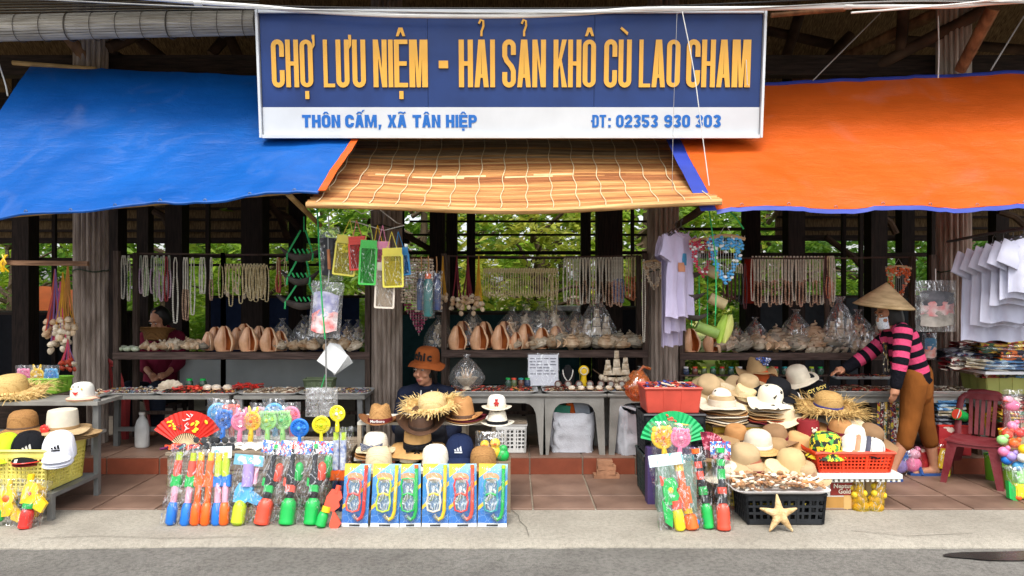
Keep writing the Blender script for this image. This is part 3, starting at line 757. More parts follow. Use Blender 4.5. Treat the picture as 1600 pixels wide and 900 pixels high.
blue, bfn = awning('blue_tarpaulin_awning', 'blue tarpaulin awning sloping out beside the bamboo blind', W(48,103,YT), W(600,128,YT), W(-140,352,YF), W(497,299,YF), BT, seed=1)
org, ofn = awning('orange_tarpaulin_awning', 'orange tarpaulin awning with a dark blue hem', W(1030,140,YT), W(1600,114,YT), W(1120,325,YF), W(1790,322,YF), OT, seed=5)
HEM = M('#2b3f9c', .4, .1, 6)
def hem(fn, par, v, m, r, name='hem', u0=0, u1=1, dz=0):
    MB().tube([fn(u0+(u1-u0)*i/40, v) + Vector((0, -.004, dz + .004*noise.noise(Vector((i*.9, v, 0))))) for i in range(41)], r, 6, sq=(1, 1)).build(name, m, par)
for fn_, par_ in ((bfn, blue), (ofn, org)):
    for k in range(9):
        p = fn_(.06+.11*k, .012); MB().tube([p+Vector((.010*math.cos(a*PI/6), -.003, .002+.010*math.sin(a*PI/6))) for a in range(12)], .0026, 5, True).build('eyelet', M('#75797e', .45, metal=.7), par_)
hem(bfn, blue, 0, BT, .011); hem(ofn, org, 1, HEM, .016)
# blue strip folded under the orange front edge
def ohem(u, v):
    p = ofn(u, 0); return p + Vector((0, .004-.012*v, -.030*v + .006*noise.noise(Vector((u*30, v, 0)))-.004))
MB().sheet(ohem, 60, 2, .004).build('hem', HEM, org)
# orange binding on the blue edge by the blind
MB().sheet(lambda u, v: bfn(1-.0+.012*v, u) + Vector((.02*v, -.004, .012)), 20, 1, .004).build('edge_strip', OT, blue)
MB().sheet(lambda u, v: ofn(0-.03*v, u) + Vector((-.02*v, -.002, -.004)), 20, 1, .004).build('edge_strip', HEM, org)
for (nm, lab, a, b) in (('bamboo_pole', 'short cut bamboo pole end carrying the blue awning', W(20,98,6.3), W(150,108,6.36)), ('bamboo_pole', 'bamboo pole propping the awning corner above the umbrellas', W(450,303,5.16), W(500,352,6.1)), ('bamboo_pole', 'bamboo pole along the front edge of the blue awning', W(-140,349,5.26), W(515,294,5.26))):
    o = MB().tube([a, a.lerp(b, .35), a.lerp(b, .7), b], .02, 8).build(nm, M('#b99a68', .6, .2, 7, c2='#94764a')); tag(o, lab, 'pole')
# bamboo blind awning
YB0, YB1 = 5.08, 6.25
bl = thing('bamboo_blind_awning', 'weathered split bamboo blind sloping out below the sign board', 'awning', W(803, 322, YB0))
b0 = W(803, 322, YB0)
nS = 44
BAM = [M(c, .6, .22, 4, .4, 60, spec=.25, stretch=(.6, 8, 8), c2=d) for c, d in (('#b98650', '#946036'), ('#c8a06c', '#aa7c4a'), ('#9a6038', '#7a4a28'), ('#a18b6e', '#7d6a52'), ('#d8c399', '#b99a68'))]
random.seed(11)
TLb, TRb, BLb, BRb = W(548,214,YB1), W(1068,214,YB1), W(478,318,YB0), W(1128,314,YB0)
def blf(u, v):
    p = BLb.lerp(BRb, u).lerp(TLb.lerp(TRb, u), v)
    return p + Vector((0, .03*math.sin(PI*v), -.045*math.sin(PI*u)*(1-v) - .05*math.sin(PI*v)*(1) + .008*math.sin(u*9+v*4)))
for i in range(nS):
    va, vb = i/nS, (i+.93)/nS
    e0, e1 = rnd(-.004,.004), rnd(-.004,.004)
    wgt = i/nS
    if wgt > .72: mm = random.choice([BAM[3], BAM[3], BAM[3], BAM[1]])
    elif 18 <= i <= 20: mm = BAM[2]
    else: mm = random.choice([BAM[0], BAM[0], BAM[1], BAM[2], BAM[0]])
    if i == 22: segs = [(0,.12,0),(.12,.2,4),(.2,.3,0),(.3,.42,4),(.42,.55,0),(.55,.66,4),(.66,.8,2),(.8,1,0)]
    elif i == 21: segs = [(0,.1,2),(.1,.22,0),(.22,.36,4),(.36,.47,2),(.47,.6,4),(.6,.74,0),(.74,1,2)]
    else: segs = [(0, 1, -1)]
    for sa, sb, mi in segs:
        mb = MB(); n = max(4, int(30*(sb-sa)))
        def sf_(u, v, sa=sa, sb=sb): return blf(sa+e0+(sb-sa+e1-e0 if sb == 1 else sb-sa)*u, va+(vb-va)*v) - b0 + Vector((0, -.004*math.sin(PI*v), .004*math.sin(PI*v)))
        mb.sheet(sf_, n, 2, .006); mb.build('slat', mm if mi < 0 else BAM[mi], bl)
for k in range(16):
    u = .025+k*.0632
    MB().tube([blf(u+.003*math.sin(j), j/24) - b0 + Vector((0, -.009, .009)) for j in range(25)], .0034, 4).build('stitch_cord', M('#d8c9a4', .8), bl)
MB().tube([blf(j/30, 0) - b0 + Vector((0, .01, -.008)) for j in range(31)], .022, 8).build('bottom_rail', BAM[1], bl)
MB().tube([blf(j/10, 1) - b0 for j in range(11)], .02, 8).build('top_rail', BAM[0], bl)
# rolled blind under the eave
rb = thing('rolled_bamboo_blind', 'grey rolled up bamboo blind under the thatched eave', 'blind', W(200, 40, 5.75))
r0 = W(200, 40, 5.75); ra, rb_ = W(-60, 46, 5.75)-r0, W(401, 36, 5.75)-r0
GB = M('#a9a398', .75, .2, 6, .3, 50, stretch=(.6, 8, 8), rand=.18, c2='#8a8376')
for k in range(26):
    a = 2*PI*k/26; rr = .088
    d = Vector((0, rr*math.cos(a), rr*math.sin(a)))
    MB().tube([ra*1.0+d, (ra+rb_)/2+d*.98+Vector((0,0,.006)), rb_+d*.92], .0125, 5).build('slat', GB, rb)
for k in range(12):
    c = ra.lerp(rb_, .03+k*.085)
    MB().tube([c+Vector((.004*math.sin(j), .105*math.cos(j*PI/8), .105*math.sin(j*PI/8))) for j in range(16)], .0028 if k % 4 else .006, 4, True).build('binding_cord', M('#4d463c', .8), rb)
for k in range(9):
    MB().bar(ra+Vector((.05, .06, .11+.022*k)), rb_+Vector((0, .06, .09+.022*k)), .02, .006).build('slat', GB, rb, False)
# conduit and cables along the eave
def cable(name, lab, pts, r, m, Y=5.42):
    P = [W(x, y, Y) for x, y in pts]; Q = []
    for i in range(len(P)-1):
        for k in range(6):
            t = k/6; p0, p1, p2, p3 = P[max(i-1,0)], P[i], P[i+1], P[min(i+2,len(P)-1)]
            Q.append(.5*((2*p1)+(p2-p0)*t+(2*p0-5*p1+4*p2-p3)*t*t+(3*p1-p0-3*p2+p3)*t**3))
    Q.append(P[-1]); o = MB().tube(Q, r, 7).build(name, m); return tag(o, lab, 'cable' if 'cable' in name else 'pipe' if 'pipe' in name else 'wire')
WP = M('#dcdcd8', .4, .08, 5)
pipe = cable('conduit_pipe', 'thick white plastic conduit pipe running above the sign', [(120,-12),(300,3),(400,10),(480,17),(620,24),(800,25),(900,21),(1010,14),(1190,13),(1330,10),(1480,10),(1560,4),(1680,-2)], .016, WP)
for px, py in ((310,5),(1325,10)): MB().tube([W(px-6,py,5.42), W(px+6,py+.3,5.42)], .021, 8).build('coupling', WP, pipe)
GC = M('#9a9a98', .5); KC = M('#1d1d1d', .5)
cable('overhead_cable', 'thin grey cable sagging just above the white conduit', [(-60,-8),(200,6),(420,14),(800,20),(1100,16),(1400,2),(1660,6)], .005, GC, 5.40)
cable('overhead_cable', 'thin black cable running along the eave above the conduit', [(180,-10),(420,9),(760,13),(1000,11),(1300,-2),(1500,-12)], .006, KC, 5.44)
cable('overhead_cable', 'pale cable looping over the orange awning end', [(1330,20),(1480,8),(1570,-2),(1660,-6)], .007, WP, 5.38)
WC = M('#d8d8d4', .6)
cable('drop_wire', 'white wire hanging from the conduit across the phone number', [(1066,18),(1084,110),(1096,200),(1108,290),(1112,318)], .0035, WC, 5.33)
cable('drop_wire', 'faint grey wire hanging across the board before the last word', [(1058,18),(1052,190),(1050,330)], .0016, GC, 5.34)
cable('drop_wire', 'slanting grey wire tied under the thatched roof by the orange awning', [(1270,126),(1376,20)], .005, GC, 6.2)
cable('drop_wire', 'pale wire dangling beside the fluted column head', [(1466,25),(1467,80),(1466,122)], .005, WC, 6.0)
cable('drop_wire', 'white wire looped on the rafters at the end of the orange awning', [(1548,110),(1600,25)], .006, GC, 6.0)
cable('drop_wire', 'white wire dropping behind the corner of the blue awning', [(-5,90),(8,130),(12,150)], .006, WC, 6.1)
o = MB().tube([W(1205,24,5.5), W(1320,14,5.5)], .018, 8).build('bamboo_pole', POLE); tag(o, 'split bamboo pole tied below the conduit beside the sign', 'pole')
# ================================================================ BUILDERS FOR THE GOODS
def multi_mesh(d, name, smooth=True):
    """several materials in one mesh: {material: MB}"""
    v = []; f = []; mi = []; ms = list(d)
    for i, m in enumerate(ms):
        o = len(v); v += d[m].v; f += [tuple(k+o for k in q) for q in d[m].f]; mi += [i]*len(d[m].f)
    me = bpy.data.meshes.new(name); me.from_pydata(v, [], f)
    for m in ms: me.materials.append(m)
    me.polygons.foreach_set('material_index', mi)
    if smooth: me.polygons.foreach_set('use_smooth', [True]*len(f)); me.set_sharp_from_angle(angle=R(50))
    return me
# ---- hats
def crown_prof(r, h, style):
    if style == 'round': return [(r, 0), (r*.985, h*.3), (r*.95, h*.58), (r*.84, h*.8), (r*.62, h*.94), (r*.3, h*.99), (.0005, h)]
    if style == 'flat': return [(r, 0), (r*.97, h*.4), (r*.93, h*.82), (r*.88, h*.95), (r*.7, h*.985), (r*.35, h*.975), (.0005, h*.97)]
    return [(r, 0), (r*.96, h*.3), (r*.88, h*.65), (r*.8, h*.88), (r*.62, h*.98), (r*.3, h), (.0005, h*.99)]
def hat(label, loc, Rb, r, h, style='round', mat=None, band=None, brim_mat=None, droop=0.0, curl=0.0, wave=0.0, rot=(0,0,0), sy=1.12, band_h=.022, bow=None, group=None, name='hat', cat='hat', ph=0.0, crease=0.0, fringe=None, flop=0.0):
    t = thing(name, label, cat, loc, rot, group)
    def bz(a, q):    # height of the brim at angle a, fraction q outward
        return -droop*(Rb-r)*q + curl*(math.cos(a)**2)*q*q - flop*max(0, -math.sin(a))*q*q*.0 + wave*math.sin(3*a+ph)*q + wave*.5*math.sin(5*a+2*ph)*q
    low = min(bz(k*.1, 1) for k in range(63)); z0 = -min(low, 0)
    c = MB()
    def cf(x, y, z, a):
        if crease:
            q = z/h
            if q > .35:
                k = (q-.35)/.65
                x *= 1 - .22*k*(1 if y < 0 else .35)
                if q > .8: z -= crease*math.exp(-(x/(r*.28))**2)*k
        return (x, y*sy, z+z0)
    c.lathe(crown_prof(r, h, style), 28, fn=cf, cap=False)
    co_ = c.build('crown', mat, t)
    b = MB(); n = 44; rings = []
    qs = [0, .25, .5, .75, .94, 1.0]; th = .0045
    vs = []; fs = []
    for side in (1, -1):
        for q in (qs if side == 1 else qs[::-1]):
            for k in range(n):
                a = 2*PI*k/n; rr = r*.97 + (Rb-r*.97)*q
                vs.append((rr*math.cos(a), rr*math.sin(a)*(sy if q < .3 else sy - (sy-1.04)*(q-.3)/.7), z0 + bz(a, q) + side*th/2*(1 if q < 1 else .6)))
    m = len(qs)*2
    for i in range(m-1):
        for k in range(n):
            l = (k+1) % n; fs.append((i*n+k, i*n+l, (i+1)*n+l, (i+1)*n+k))
    b.add(vs, fs); br = b.build('brim', brim_mat or mat, t)
    if band:
        def bf(x, y, z, a): return (x, y*sy, z+z0)
        MB().lathe([(r*1.0+.001, .002), (r*1.012+.002, .004), (r*.995+.002, band_h), (r*.985, band_h+.002)], 28, fn=bf, cap=False).build('hat_band', band, co_)
    if bow:
        bm, bx, bsz = bow
        w = MB(); yy = -r*sy*math.cos(bx) - .008; xx = r*math.sin(bx)
        for s in (-1, 1):
            w.prism([(xx, z0+.012+bsz*.28), (xx+s*bsz, z0+.012+bsz*.62), (xx+s*bsz*.9, z0+.008-bsz*.05)], yy-.012, yy+.004)
            w.prism([(xx, z0+.012+bsz*.2), (xx+s*bsz*.55, z0-bsz*.42), (xx+s*bsz*.2, z0-bsz*.5)], yy-.016, yy-.008)
        w.ell((xx, yy-.008, z0+.012+bsz*.25), (bsz*.2, .014, bsz*.2), 8, 5)
        w.build('bow', bm, co_)
    if fringe:
        fm, cnt, ln = fringe; rg = random.Random(int(abs(loc[0])*1000)+cnt); f = MB()
        for i in range(cnt):
            a = rg.uniform(0, 2*PI); q = rg.uniform(.45, 1.02); rr = r + (Rb-r)*q
            p = Vector((rr*math.cos(a), rr*math.sin(a)*1.05, z0+bz(a, q)+rg.uniform(.0, .012)))
            d = Vector((math.cos(a+rg.uniform(-.7,.7)), math.sin(a+rg.uniform(-.7,.7)), rg.uniform(-.35,.55)))*ln*rg.uniform(.5, 1.3)
            s_ = Vector((-math.sin(a), math.cos(a), rg.uniform(-.4,.4)))*rg.uniform(.0018,.0034)
            mid = p+d*.5+Vector((0,0,rg.uniform(.0,.012)))
            e = p+d+Vector((0,0,rg.uniform(-.02,.012)))
            f.add([p-s_, p+s_, mid+s_, mid-s_, e+s_*.4, e-s_*.4], [(0,1,2,3),(3,2,4,5)])
        for i in range(cnt//2):      # plaited strips lying round the brim
            a = rg.uniform(0, 2*PI); q = rg.uniform(.1, .95); L_ = rg.uniform(.3, .9); z = rg.uniform(.002, .012); pts = []
            for k in range(5):
                aa = a+L_*k/4; rr = r+(Rb-r)*(q+rg.uniform(-.03,.03)); pts.append(Vector((rr*math.cos(aa), rr*math.sin(aa)*1.05, z0+bz(aa, q)+z)))
            f.tube(pts, .0028, 3)
        kind(f.build('straw_fringe', fm, br, False), 'stuff')
    return t
def cap(label, loc, rot, m, visor=None, mark=None, stripes=None, button=True, s=1.0, group=None, sandwich=None):
    t = thing('baseball_cap', label, 'cap', loc, rot, group); t.scale = (s,)*3
    def pf(x, y, z, a):
        return (x, y*1.15 + .02*(z/.115), z + .012*max(0, y/.09))
    cr_ = MB().lathe([(.088, 0), (.089, .025), (.085, .055), (.074, .085), (.053, .107), (.025, .117), (.0005, .119)], 30, fn=pf, cap=False)
    cr_ = cr_.build('crown', m, t)
    def vf(u, v):
        a = R(205+130*u); rr = .088 + .075*v*math.sin(PI*u)**.45
        x = .088*math.cos(a)*(1+.12*v*math.sin(PI*u)); y = -abs(math.sin(a))*.088*1.15 - .078*v*math.sin(PI*u)**.5
        return (x, y, .012 - .014*v - .022*(2*u-1)**2)
    vo_ = MB().sheet(vf, 18, 5, -.005).build('visor', visor or m, t)
    if sandwich:
        MB().tube([Vector(vf(i/18, 1)) + Vector((0,-.002,0)) for i in range(1, 18)], .0035, 5).build('visor_edge', sandwich, vo_)
    for k in range(6):
        a = PI/6+k*PI/3
        MB().tube([Vector(pf(r_*math.cos(a)*1.005, r_*math.sin(a)*1.005, z, a)) for r_, z in ((.0885,.0),(.0895,.025),(.0855,.055),(.0745,.0855),(.0535,.1075),(.02,.118))], .0012, 4).build('seam', visor or m, cr_)
    if button: MB().ell((0, .02, .12), (.008, .008, .005), 8, 4).build('button', visor or m, cr_)
    if mark:
        b = MB()
        for k in range(3):        # three slanted bars rising to a peak
            x = -.022+.016*k; hh = .012+.009*k
            b.prism([(x, .052), (x+.011, .052), (x+.004+.004*k*.2, .052+hh), (x-.003, .052+hh*.7)], -.0985, -.0945)
        b.box(0, -.0985, .040, .046, .003, .008)
        b.build('emblem', mark, cr_, False)
    if stripes:
        for k in range(3):
            b = MB(); x = -.062+.012*k
            b.add([Vector(vf(.2+.035*k, .35))+Vector((0,0,.002)), Vector(vf(.222+.035*k, .35))+Vector((0,0,.002)), Vector(vf(.222+.035*k, .95))+Vector((0,-.001,.002)), Vector(vf(.2+.035*k, .95))+Vector((0,-.001,.002))], [(0,1,2,3)])
            b.build('stripe', stripes, vo_, False)
    return t
# ---------------------------------------------------------------- crates, trays, tables
def crate(name, label, loc, w, d, h, m, rot=0, cell=.028, rim=.018, group=None, cat='crate', solid=False, flare=1.06):
    t = thing(name, label, cat, loc, rot, group)
    MB().box(0, 0, 0, w/flare, d/flare, .012).build('base', m, t, False)
    def wall(p, q, p2, q2):
        mb = MB(); p, q, p2, q2 = map(Vector, (p, q, p2, q2)); L_ = (q-p).length
        th = .006
        def P(u, v): return p.lerp(q, u).lerp(p2.lerp(q2, u), v)
        if solid:
            mb.sheet(P, 2, 2, -th)
            for k in range(1, max(3, int(L_/.09))):
                u = k/max(3, int(L_/.09)); mb.bar(P(u, .02), P(u, .97), .012, .02)
        else:
            nz = max(3, int(h*.66/cell)); nx = max(4, int(L_*.9/cell))
            for i in range(nz+1): mb.bar(P(.0, .12+.7*i/nz), P(1, .12+.7*i/nz), th, cell*.42)
            for i in range(nx+1): mb.bar(P(i/nx, .03), P(i/nx, .9), cell*.42, th, up=(p.x*.01, p.y*.01, 1))
            for u in (.0, .34, .66, 1): mb.bar(P(u, 0), P(u, .98), .016, .012)
            mb.bar(P(0, .04), P(1, .04), .010, h*.08); mb.bar(P(0, .9), P(1, .9), .010, h*.12)
        mb.build('side_panel', m, t, False)
    a, b = w/2, d/2; A, B = a/flare, b/flare
    wall((-A,-B,.006), (A,-B,.006), (-a,-b,h), (a,-b,h)); wall((A,B,.006), (-A,B,.006), (a,b,h), (-a,b,h))
    wall((A,-B,.006), (A,B,.006), (a,-b,h), (a,b,h)); wall((-A,B,.006), (-A,-B,.006), (-a,b,h), (-a,-b,h))
    rm = MB()
    rm.tube([(-a-.006,-b-.006,h), (a+.006,-b-.006,h), (a+.006,b+.006,h), (-a-.006,b+.006,h)], rim*.62, 4, True)
    rm.build('rim', m, t, False)
    return t
def tray(label, loc, w, d, m, rot=0, group=None, name='tray', deep=.022):
    t = thing(name, label, 'tray', loc, rot, group)
    pts = lambda k, z: [(x*k, y*k, z) for x, y in [(p[0], p[1]) for p in rrect(-w/2, -d/2, w/2, d/2, min(w,d)*.18, min(w,d)*.18, 4)]]
    rings = [pts(.93, .001), pts(1, deep), pts(1.03, deep+.001), pts(1.03, deep-.004), pts(.98, deep-.005), pts(.9, -.002+.002)]
    mb = MB(); n = len(rings[0]); vs = [p for r_ in rings for p in r_]; fs = []
    for i in range(len(rings)-1):
        for k in range(n):
            l = (k+1) % n; fs.append((i*n+k, i*n+l, (i+1)*n+l, (i+1)*n+k))
    fs.append(tuple(range(n))); mb.add(vs, fs); mb.build('rim', m, t)
    return t
def bits(label, loc, w, d, pal, n, size, h=.02, kindn='trinket_pile', rot=0, rings=.25, cat='trinkets', long_=.2, seed=0):
    """heap of uncountable small goods lying in a tray"""
    rg = random.Random(seed+int(loc[0]*777)); D = {m: MB() for m in pal}; ms = list(pal)
    for i in range(n):
        mb = D[rg.choice(ms)]; x = rg.uniform(-w/2, w/2); y = rg.uniform(-d/2, d/2); s = size*rg.uniform(.6, 1.4)
        z = h*rg.uniform(.15, 1)*(1-.5*(abs(x)/w+abs(y)/d)); q = rg.random()
        if q < rings:
            e = Euler((rg.uniform(-.5,.5), rg.uniform(-.5,.5), 0)).to_matrix()
            mb.tube([Vector((x,y,z+.003)) + e @ Vector((s*1.3*math.cos(k*PI/4), s*1.3*math.sin(k*PI/4), 0)) for k in range(8)], s*.25, 4, True)
        elif q < rings+long_:
            a = rg.uniform(0, PI); L_ = s*2.6; v = Vector((math.cos(a)*L_, math.sin(a)*L_, rg.uniform(-.2,.3)*L_))
            mb.tube([Vector((x,y,z+.004))-v, Vector((x,y,z+.007)), Vector((x,y,z+.004))+v], s*.35, 5)
        else: mb.ell((x, y, z+s*.35), (s, s*rg.uniform(.6,1), s*rg.uniform(.35,.7)), 6, 4, (rg.uniform(-.4,.4), rg.uniform(-.4,.4), rg.uniform(0,3)))
    D = {m: b for m, b in D.items() if b.v}
    o = link(kindn, multi_mesh(D, kindn), None, loc, (0,0,rot)); return tag(o, label, cat, None, 'stuff')
def arch_table(label, loc, w, d, h, m, rot=0, group=None):
    """low plastic table with arched leg frames"""
    t = thing('plastic_table', label, 'table', loc, rot, group)
    MB().box(0, 0, h-.028, w, d, .028).build('table_top', m, t, False)
    MB().tube([(-w/2,-d/2,h-.014), (w/2,-d/2,h-.014), (w/2,d/2,h-.014), (-w/2,d/2,h-.014)], .016, 6, True).build('edge', m, t)
    lw = .075; hh = h-.03
    for y in (-d/2+.02, d/2-.02):
        for s in (-1, 1):
            xo, xi = s*(w/2-.005), s*(w/2-lw)
            pl = [(xo+s*.0, 0), (xo-s*lw*.62+s*0, 0), (xi-s*.005, hh*.62)] + [(xi-s*.005-s*.09*(1-math.cos(k*PI/8)), hh*.62+.13*math.sin(k*PI/8)) for k in range(1, 5)] + [(s*.0, hh*.62+.135), (s*.0, hh), (xo-s*.01, hh)]
            if s < 0: pl = pl[::-1]
            MB().prism(pl, y-.014, y+.014).build('leg', m, t, False)
    return t
def frame_table(label, loc, w, d, h, m, top, rot=0):
    t = thing('trestle_table', label, 'table', loc, rot)
    MB().box(0, 0, h-.03, w, d, .03).build('table_top', top, t, False)
    for sx in (-1, 1):
        for sy in (-1, 1): MB().bar((sx*(w/2-.03), sy*(d/2-.03), 0), (sx*(w/2-.045), sy*(d/2-.04), h-.03), .04).build('leg', m, t, False)
    MB().bar((-w/2+.04, d/2-.035, h*.3), (w/2-.04, d/2-.035, h*.3), .035).build('stretcher', m, t, False)
    return t
# ---------------------------------------------------------------- clear bags and toys
def bag(parent, w, h, d, m=None, seed=0, top=True, name='clear_bag', x=0, y=0, z=0):
    """crumpled film pouch closed round what it holds"""
    def sd(sg):
        def fn(u, v):
            e = math.sin(PI*min(1,max(0,u)))**.5 * math.sin(PI*min(1, max(0, .04+v*.93)))**.45
            X = (u-.5)*w*(1+.05*noise.noise(Vector((v*5, seed, 1))))
            n = .010*noise.noise(Vector((u*7+seed, v*9, sg))) + .006*noise.noise(Vector((u*17+seed, v*23, sg)))
            return (x + X, y + sg*(d/2*e + n*e), z + h*v + .008*noise.noise(Vector((u*6, seed, 2)))*(v > .9))
        return fn
    b = MB(); b.sheet(sd(-1), 14, 22); b.sheet(sd(1), 14, 22)
    return b.build(name, m or film(), parent)
def toy(label, loc, parts, w, h, d=.05, rot=(0,0,0), header=None, seed=0, name='bagged_water_gun', cat='toy', group=None, bagm=None, nobag=False):
    """parts: (part name, material, shape, x, z, width, height[, dx_top])"""
    t = thing(name, label, cat, loc, rot, group)
    for q in parts:
        nm, m, sh, x, z, pw, phh = q[:7]; pw *= 1.13; x *= 1.08; dx = q[7] if len(q) > 7 else 0
        mb = MB()
        if sh == 'tube': mb.tube([(x, 0, z), (x+dx*.5, 0, z+phh/2), (x+dx, 0, z+phh)], pw/2, 10)
        elif sh == 'tank':
            pr = [(pw*.36, 0), (pw*.48, phh*.04), (pw*.5, phh*.1)] + [(pw*(.5-.03*(k % 2)), phh*(.14+.08*k)) for k in range(8)] + [(pw*.46, phh*.82), (pw*.3, phh*.93), (pw*.24, phh)]
            mb.lathe(pr, 14, (x, 0, z))
        elif sh == 'tankup':
            mb.lathe([(pw*.3, 0), (pw*.5, phh*.1), (pw*.5, phh*.7), (pw*.38, phh*.9), (pw*.1, phh)], 12, (x, 0, z))
        elif sh == 'block':
            s3 = d*.7; mb.box(x+dx*.5, 0, z, pw, s3*.72, phh); mb.box(x+dx*.5, 0, z+phh*.08, pw*.86, s3, phh*.84)
        elif sh == 'body':
            mb.prism([(x-pw/2, z), (x+pw*.2, z), (x+pw/2, z+phh*.3), (x+pw*.35, z+phh*.5), (x+pw/2, z+phh*.72), (x+pw*.3, z+phh), (x-pw*.3, z+phh), (x-pw/2, z+phh*.6)], -d*.28, d*.28)
        elif sh == 'grip': mb.prism([(x, z), (x+pw*.7, z-phh*.25), (x+pw, z+phh*.35), (x+pw*.3, z+phh*.8), (x, z+phh)], -d*.22, d*.22)
        elif sh == 'ball': mb.ell((x, 0, z+phh/2), (pw/2, d*.42, phh/2), 12, 8)
        elif sh == 'ring': mb.tube([(x+pw/2*math.cos(k*PI/8), 0, z+phh/2+phh/2*math.sin(k*PI/8)) for k in range(16)], pw*.1, 6, True)
        mb.build(nm, m, t)
    bo_ = t if nobag else bag(t, w, h, d*1.35, bagm or film(haze=.0, gloss=.17, rough=.08), seed)
    if header:
        MB().sheet(lambda u, v: ((u-.5)*w*.96, -.004+.012*math.sin(u*5), h*.88+h*.16*v), 6, 2, .002).build('header_card', header, bo_)
    return t
P_ = {k: plastic(v) for k, v in dict(orange='#f2661c', blue='#2377d6', lime='#b9d526', green='#17b04e', yellow='#f3c81c', red='#d8322a', purple='#a48fd0', sky='#4fa8e0', pink='#ee7fa8', white='#e8e8e4', black='#1c1d20', teal='#2e9aa0', lgreen='#9bd884', coral='#ec5038', navy='#20305f', yel2='#ece12e', grey='#8d9092', brown='#7a4a2c', cream='#e9dcc0', palepink='#f2a9c0').items()}
def hand_fan(label, loc, c, c2, s=1.0, rot=(0,0,0), ears='round', bagged=True, base=False, seed=0, face=True, group=None):
    """small battery fan: round cage, blades, handle, little ears on the rim"""
    t = thing('hand_fan', label, 'fan', loc, rot, group); t.scale = (s,)*3
    hz = .085; Rr = .052; cz = hz+Rr*.98
    if base:
        MB().lathe([(.036, 0), (.036, .008), (.02, .016), (.012, .03), (.011, hz)], 16).build('stand', c, t)
    else:
        MB().lathe([(.015, 0), (.017, .006), (.0165, .05), (.013, .075), (.012, hz)], 14).build('handle', c, t)
        MB().ell((0, -.0165, .05), (.005, .003, .005), 8, 5).build('switch', c2, t)
    MB().tube([(Rr*math.cos(k*PI/14), 0, cz+Rr*math.sin(k*PI/14)) for k in range(28)], .0065, 8, True, sq=(1.7, 1)).build('cage_ring', c, t); cg = t.children[-1] if t.children else t
    cg = [o for o in t.children if o.name.startswith('cage_ring')][0]
    g = MB()
    for k in range(18):
        a = 2*PI*k/18
        g.tube([(.012*math.cos(a), -.016, cz+.012*math.sin(a)), (Rr*.6*math.cos(a+.25), -.016, cz+Rr*.6*math.sin(a+.25)), (Rr*.98*math.cos(a+.4), -.007, cz+Rr*.98*math.sin(a+.4))], .0018, 4)
    g.tube([(Rr*.62*math.cos(k*PI/10), -.0165, cz+Rr*.62*math.sin(k*PI/10)) for k in range(20)], .0015, 4, True)
    g.build('grille', c, cg)
    for k in range(4):
        a = k*PI/2+.4
        def bf(u, v, a=a): 
            aa = a+(u-.5)*.95; rr = .01+v*Rr*.78; return (rr*math.cos(aa), .004+.010*(u-.5), cz+rr*math.sin(aa))
        MB().sheet(bf, 4, 3, .0015).build('blade', c2, cg)
    MB().lathe([(.013, 0), (.012, .005), (.006, .008), (.0005, .009)], 14).build('hub', c2, t, loc=(0, -.014, cz), rot=(R(90), 0, 0))
    MB().lathe([(Rr*.96, 0), (Rr*.9, .008), (.02, .014), (.0005, .014)], 18).build('back_shell', c, t, loc=(0, .005, cz), rot=(R(-90), 0, 0))
    if ears == 'round':
        for s_ in (-1, 1): MB().ell((s_*Rr*.72, 0, cz+Rr*.88), (.017, .010, .017), 10, 6).build('ear', c, t)
    elif ears == 'long':
        for s_ in (-1, 1): MB().ell((s_*Rr*.45, 0, cz+Rr*1.25), (.012, .008, .032), 10, 6, (0, s_*.25, 0)).build('ear', c, t)
    if bagged: bag(t, .135, .235, .07, film(haze=.07, gloss=.12), seed, z=-.01)
    return t
def folding_fan(label, loc, Rr, m, marks, rot=(0,0,0), a0=25, a1=155, n=18, stick=None, inner=.42):
    t = thing('folding_fan', label, 'fan', loc, rot)
    def ff(u, v):
        a = R(a0+(a1-a0)*u); rr = Rr*(inner+(1-inner)*v); k = round(u*2*n)
        return (-rr*math.cos(a), (.006 if k % 2 else -.006)*(.4+.6*v), rr*math.sin(a))
    MB().sheet(ff, 2*n, 3, .0012).build('fan_leaf', m, t, False)
    for k in range(0, n+1):
        a = R(a0+(a1-a0)*k/n)
        MB().bar((0, 0, 0), (-Rr*inner*1.05*math.cos(a), .004, Rr*inner*1.05*math.sin(a)), .008 if k in (0, n) else .005, .003, up=(0,1,0)).build('rib', stick, t, False)
    for mm, x, z, w, h, sh in marks:
        b = MB()
        if sh == 'char':
            rg = random.Random(int(x*999)+int(z*999))
            for q in range(6): 
                p = Vector((x+rg.uniform(-.5,.5)*w, -.0105, z+rg.uniform(-.5,.5)*h)); d_ = Vector((rg.uniform(-.4,.4)*w, 0, rg.uniform(-.25,.25)*h))
                b.tube([p-d_, p+d_], .0028, 4)
        else:
            rg = random.Random(int(x*777)+5)
            for q in range(7):
                b.ell((x+rg.uniform(-.5,.5)*w, -.0095, z+rg.uniform(-.5,.5)*h), (w*.17, .0015, h*.12), 6, 4, (0, rg.uniform(-1,1), 0))
        b.build('painted_motif', mm, t)
    return t
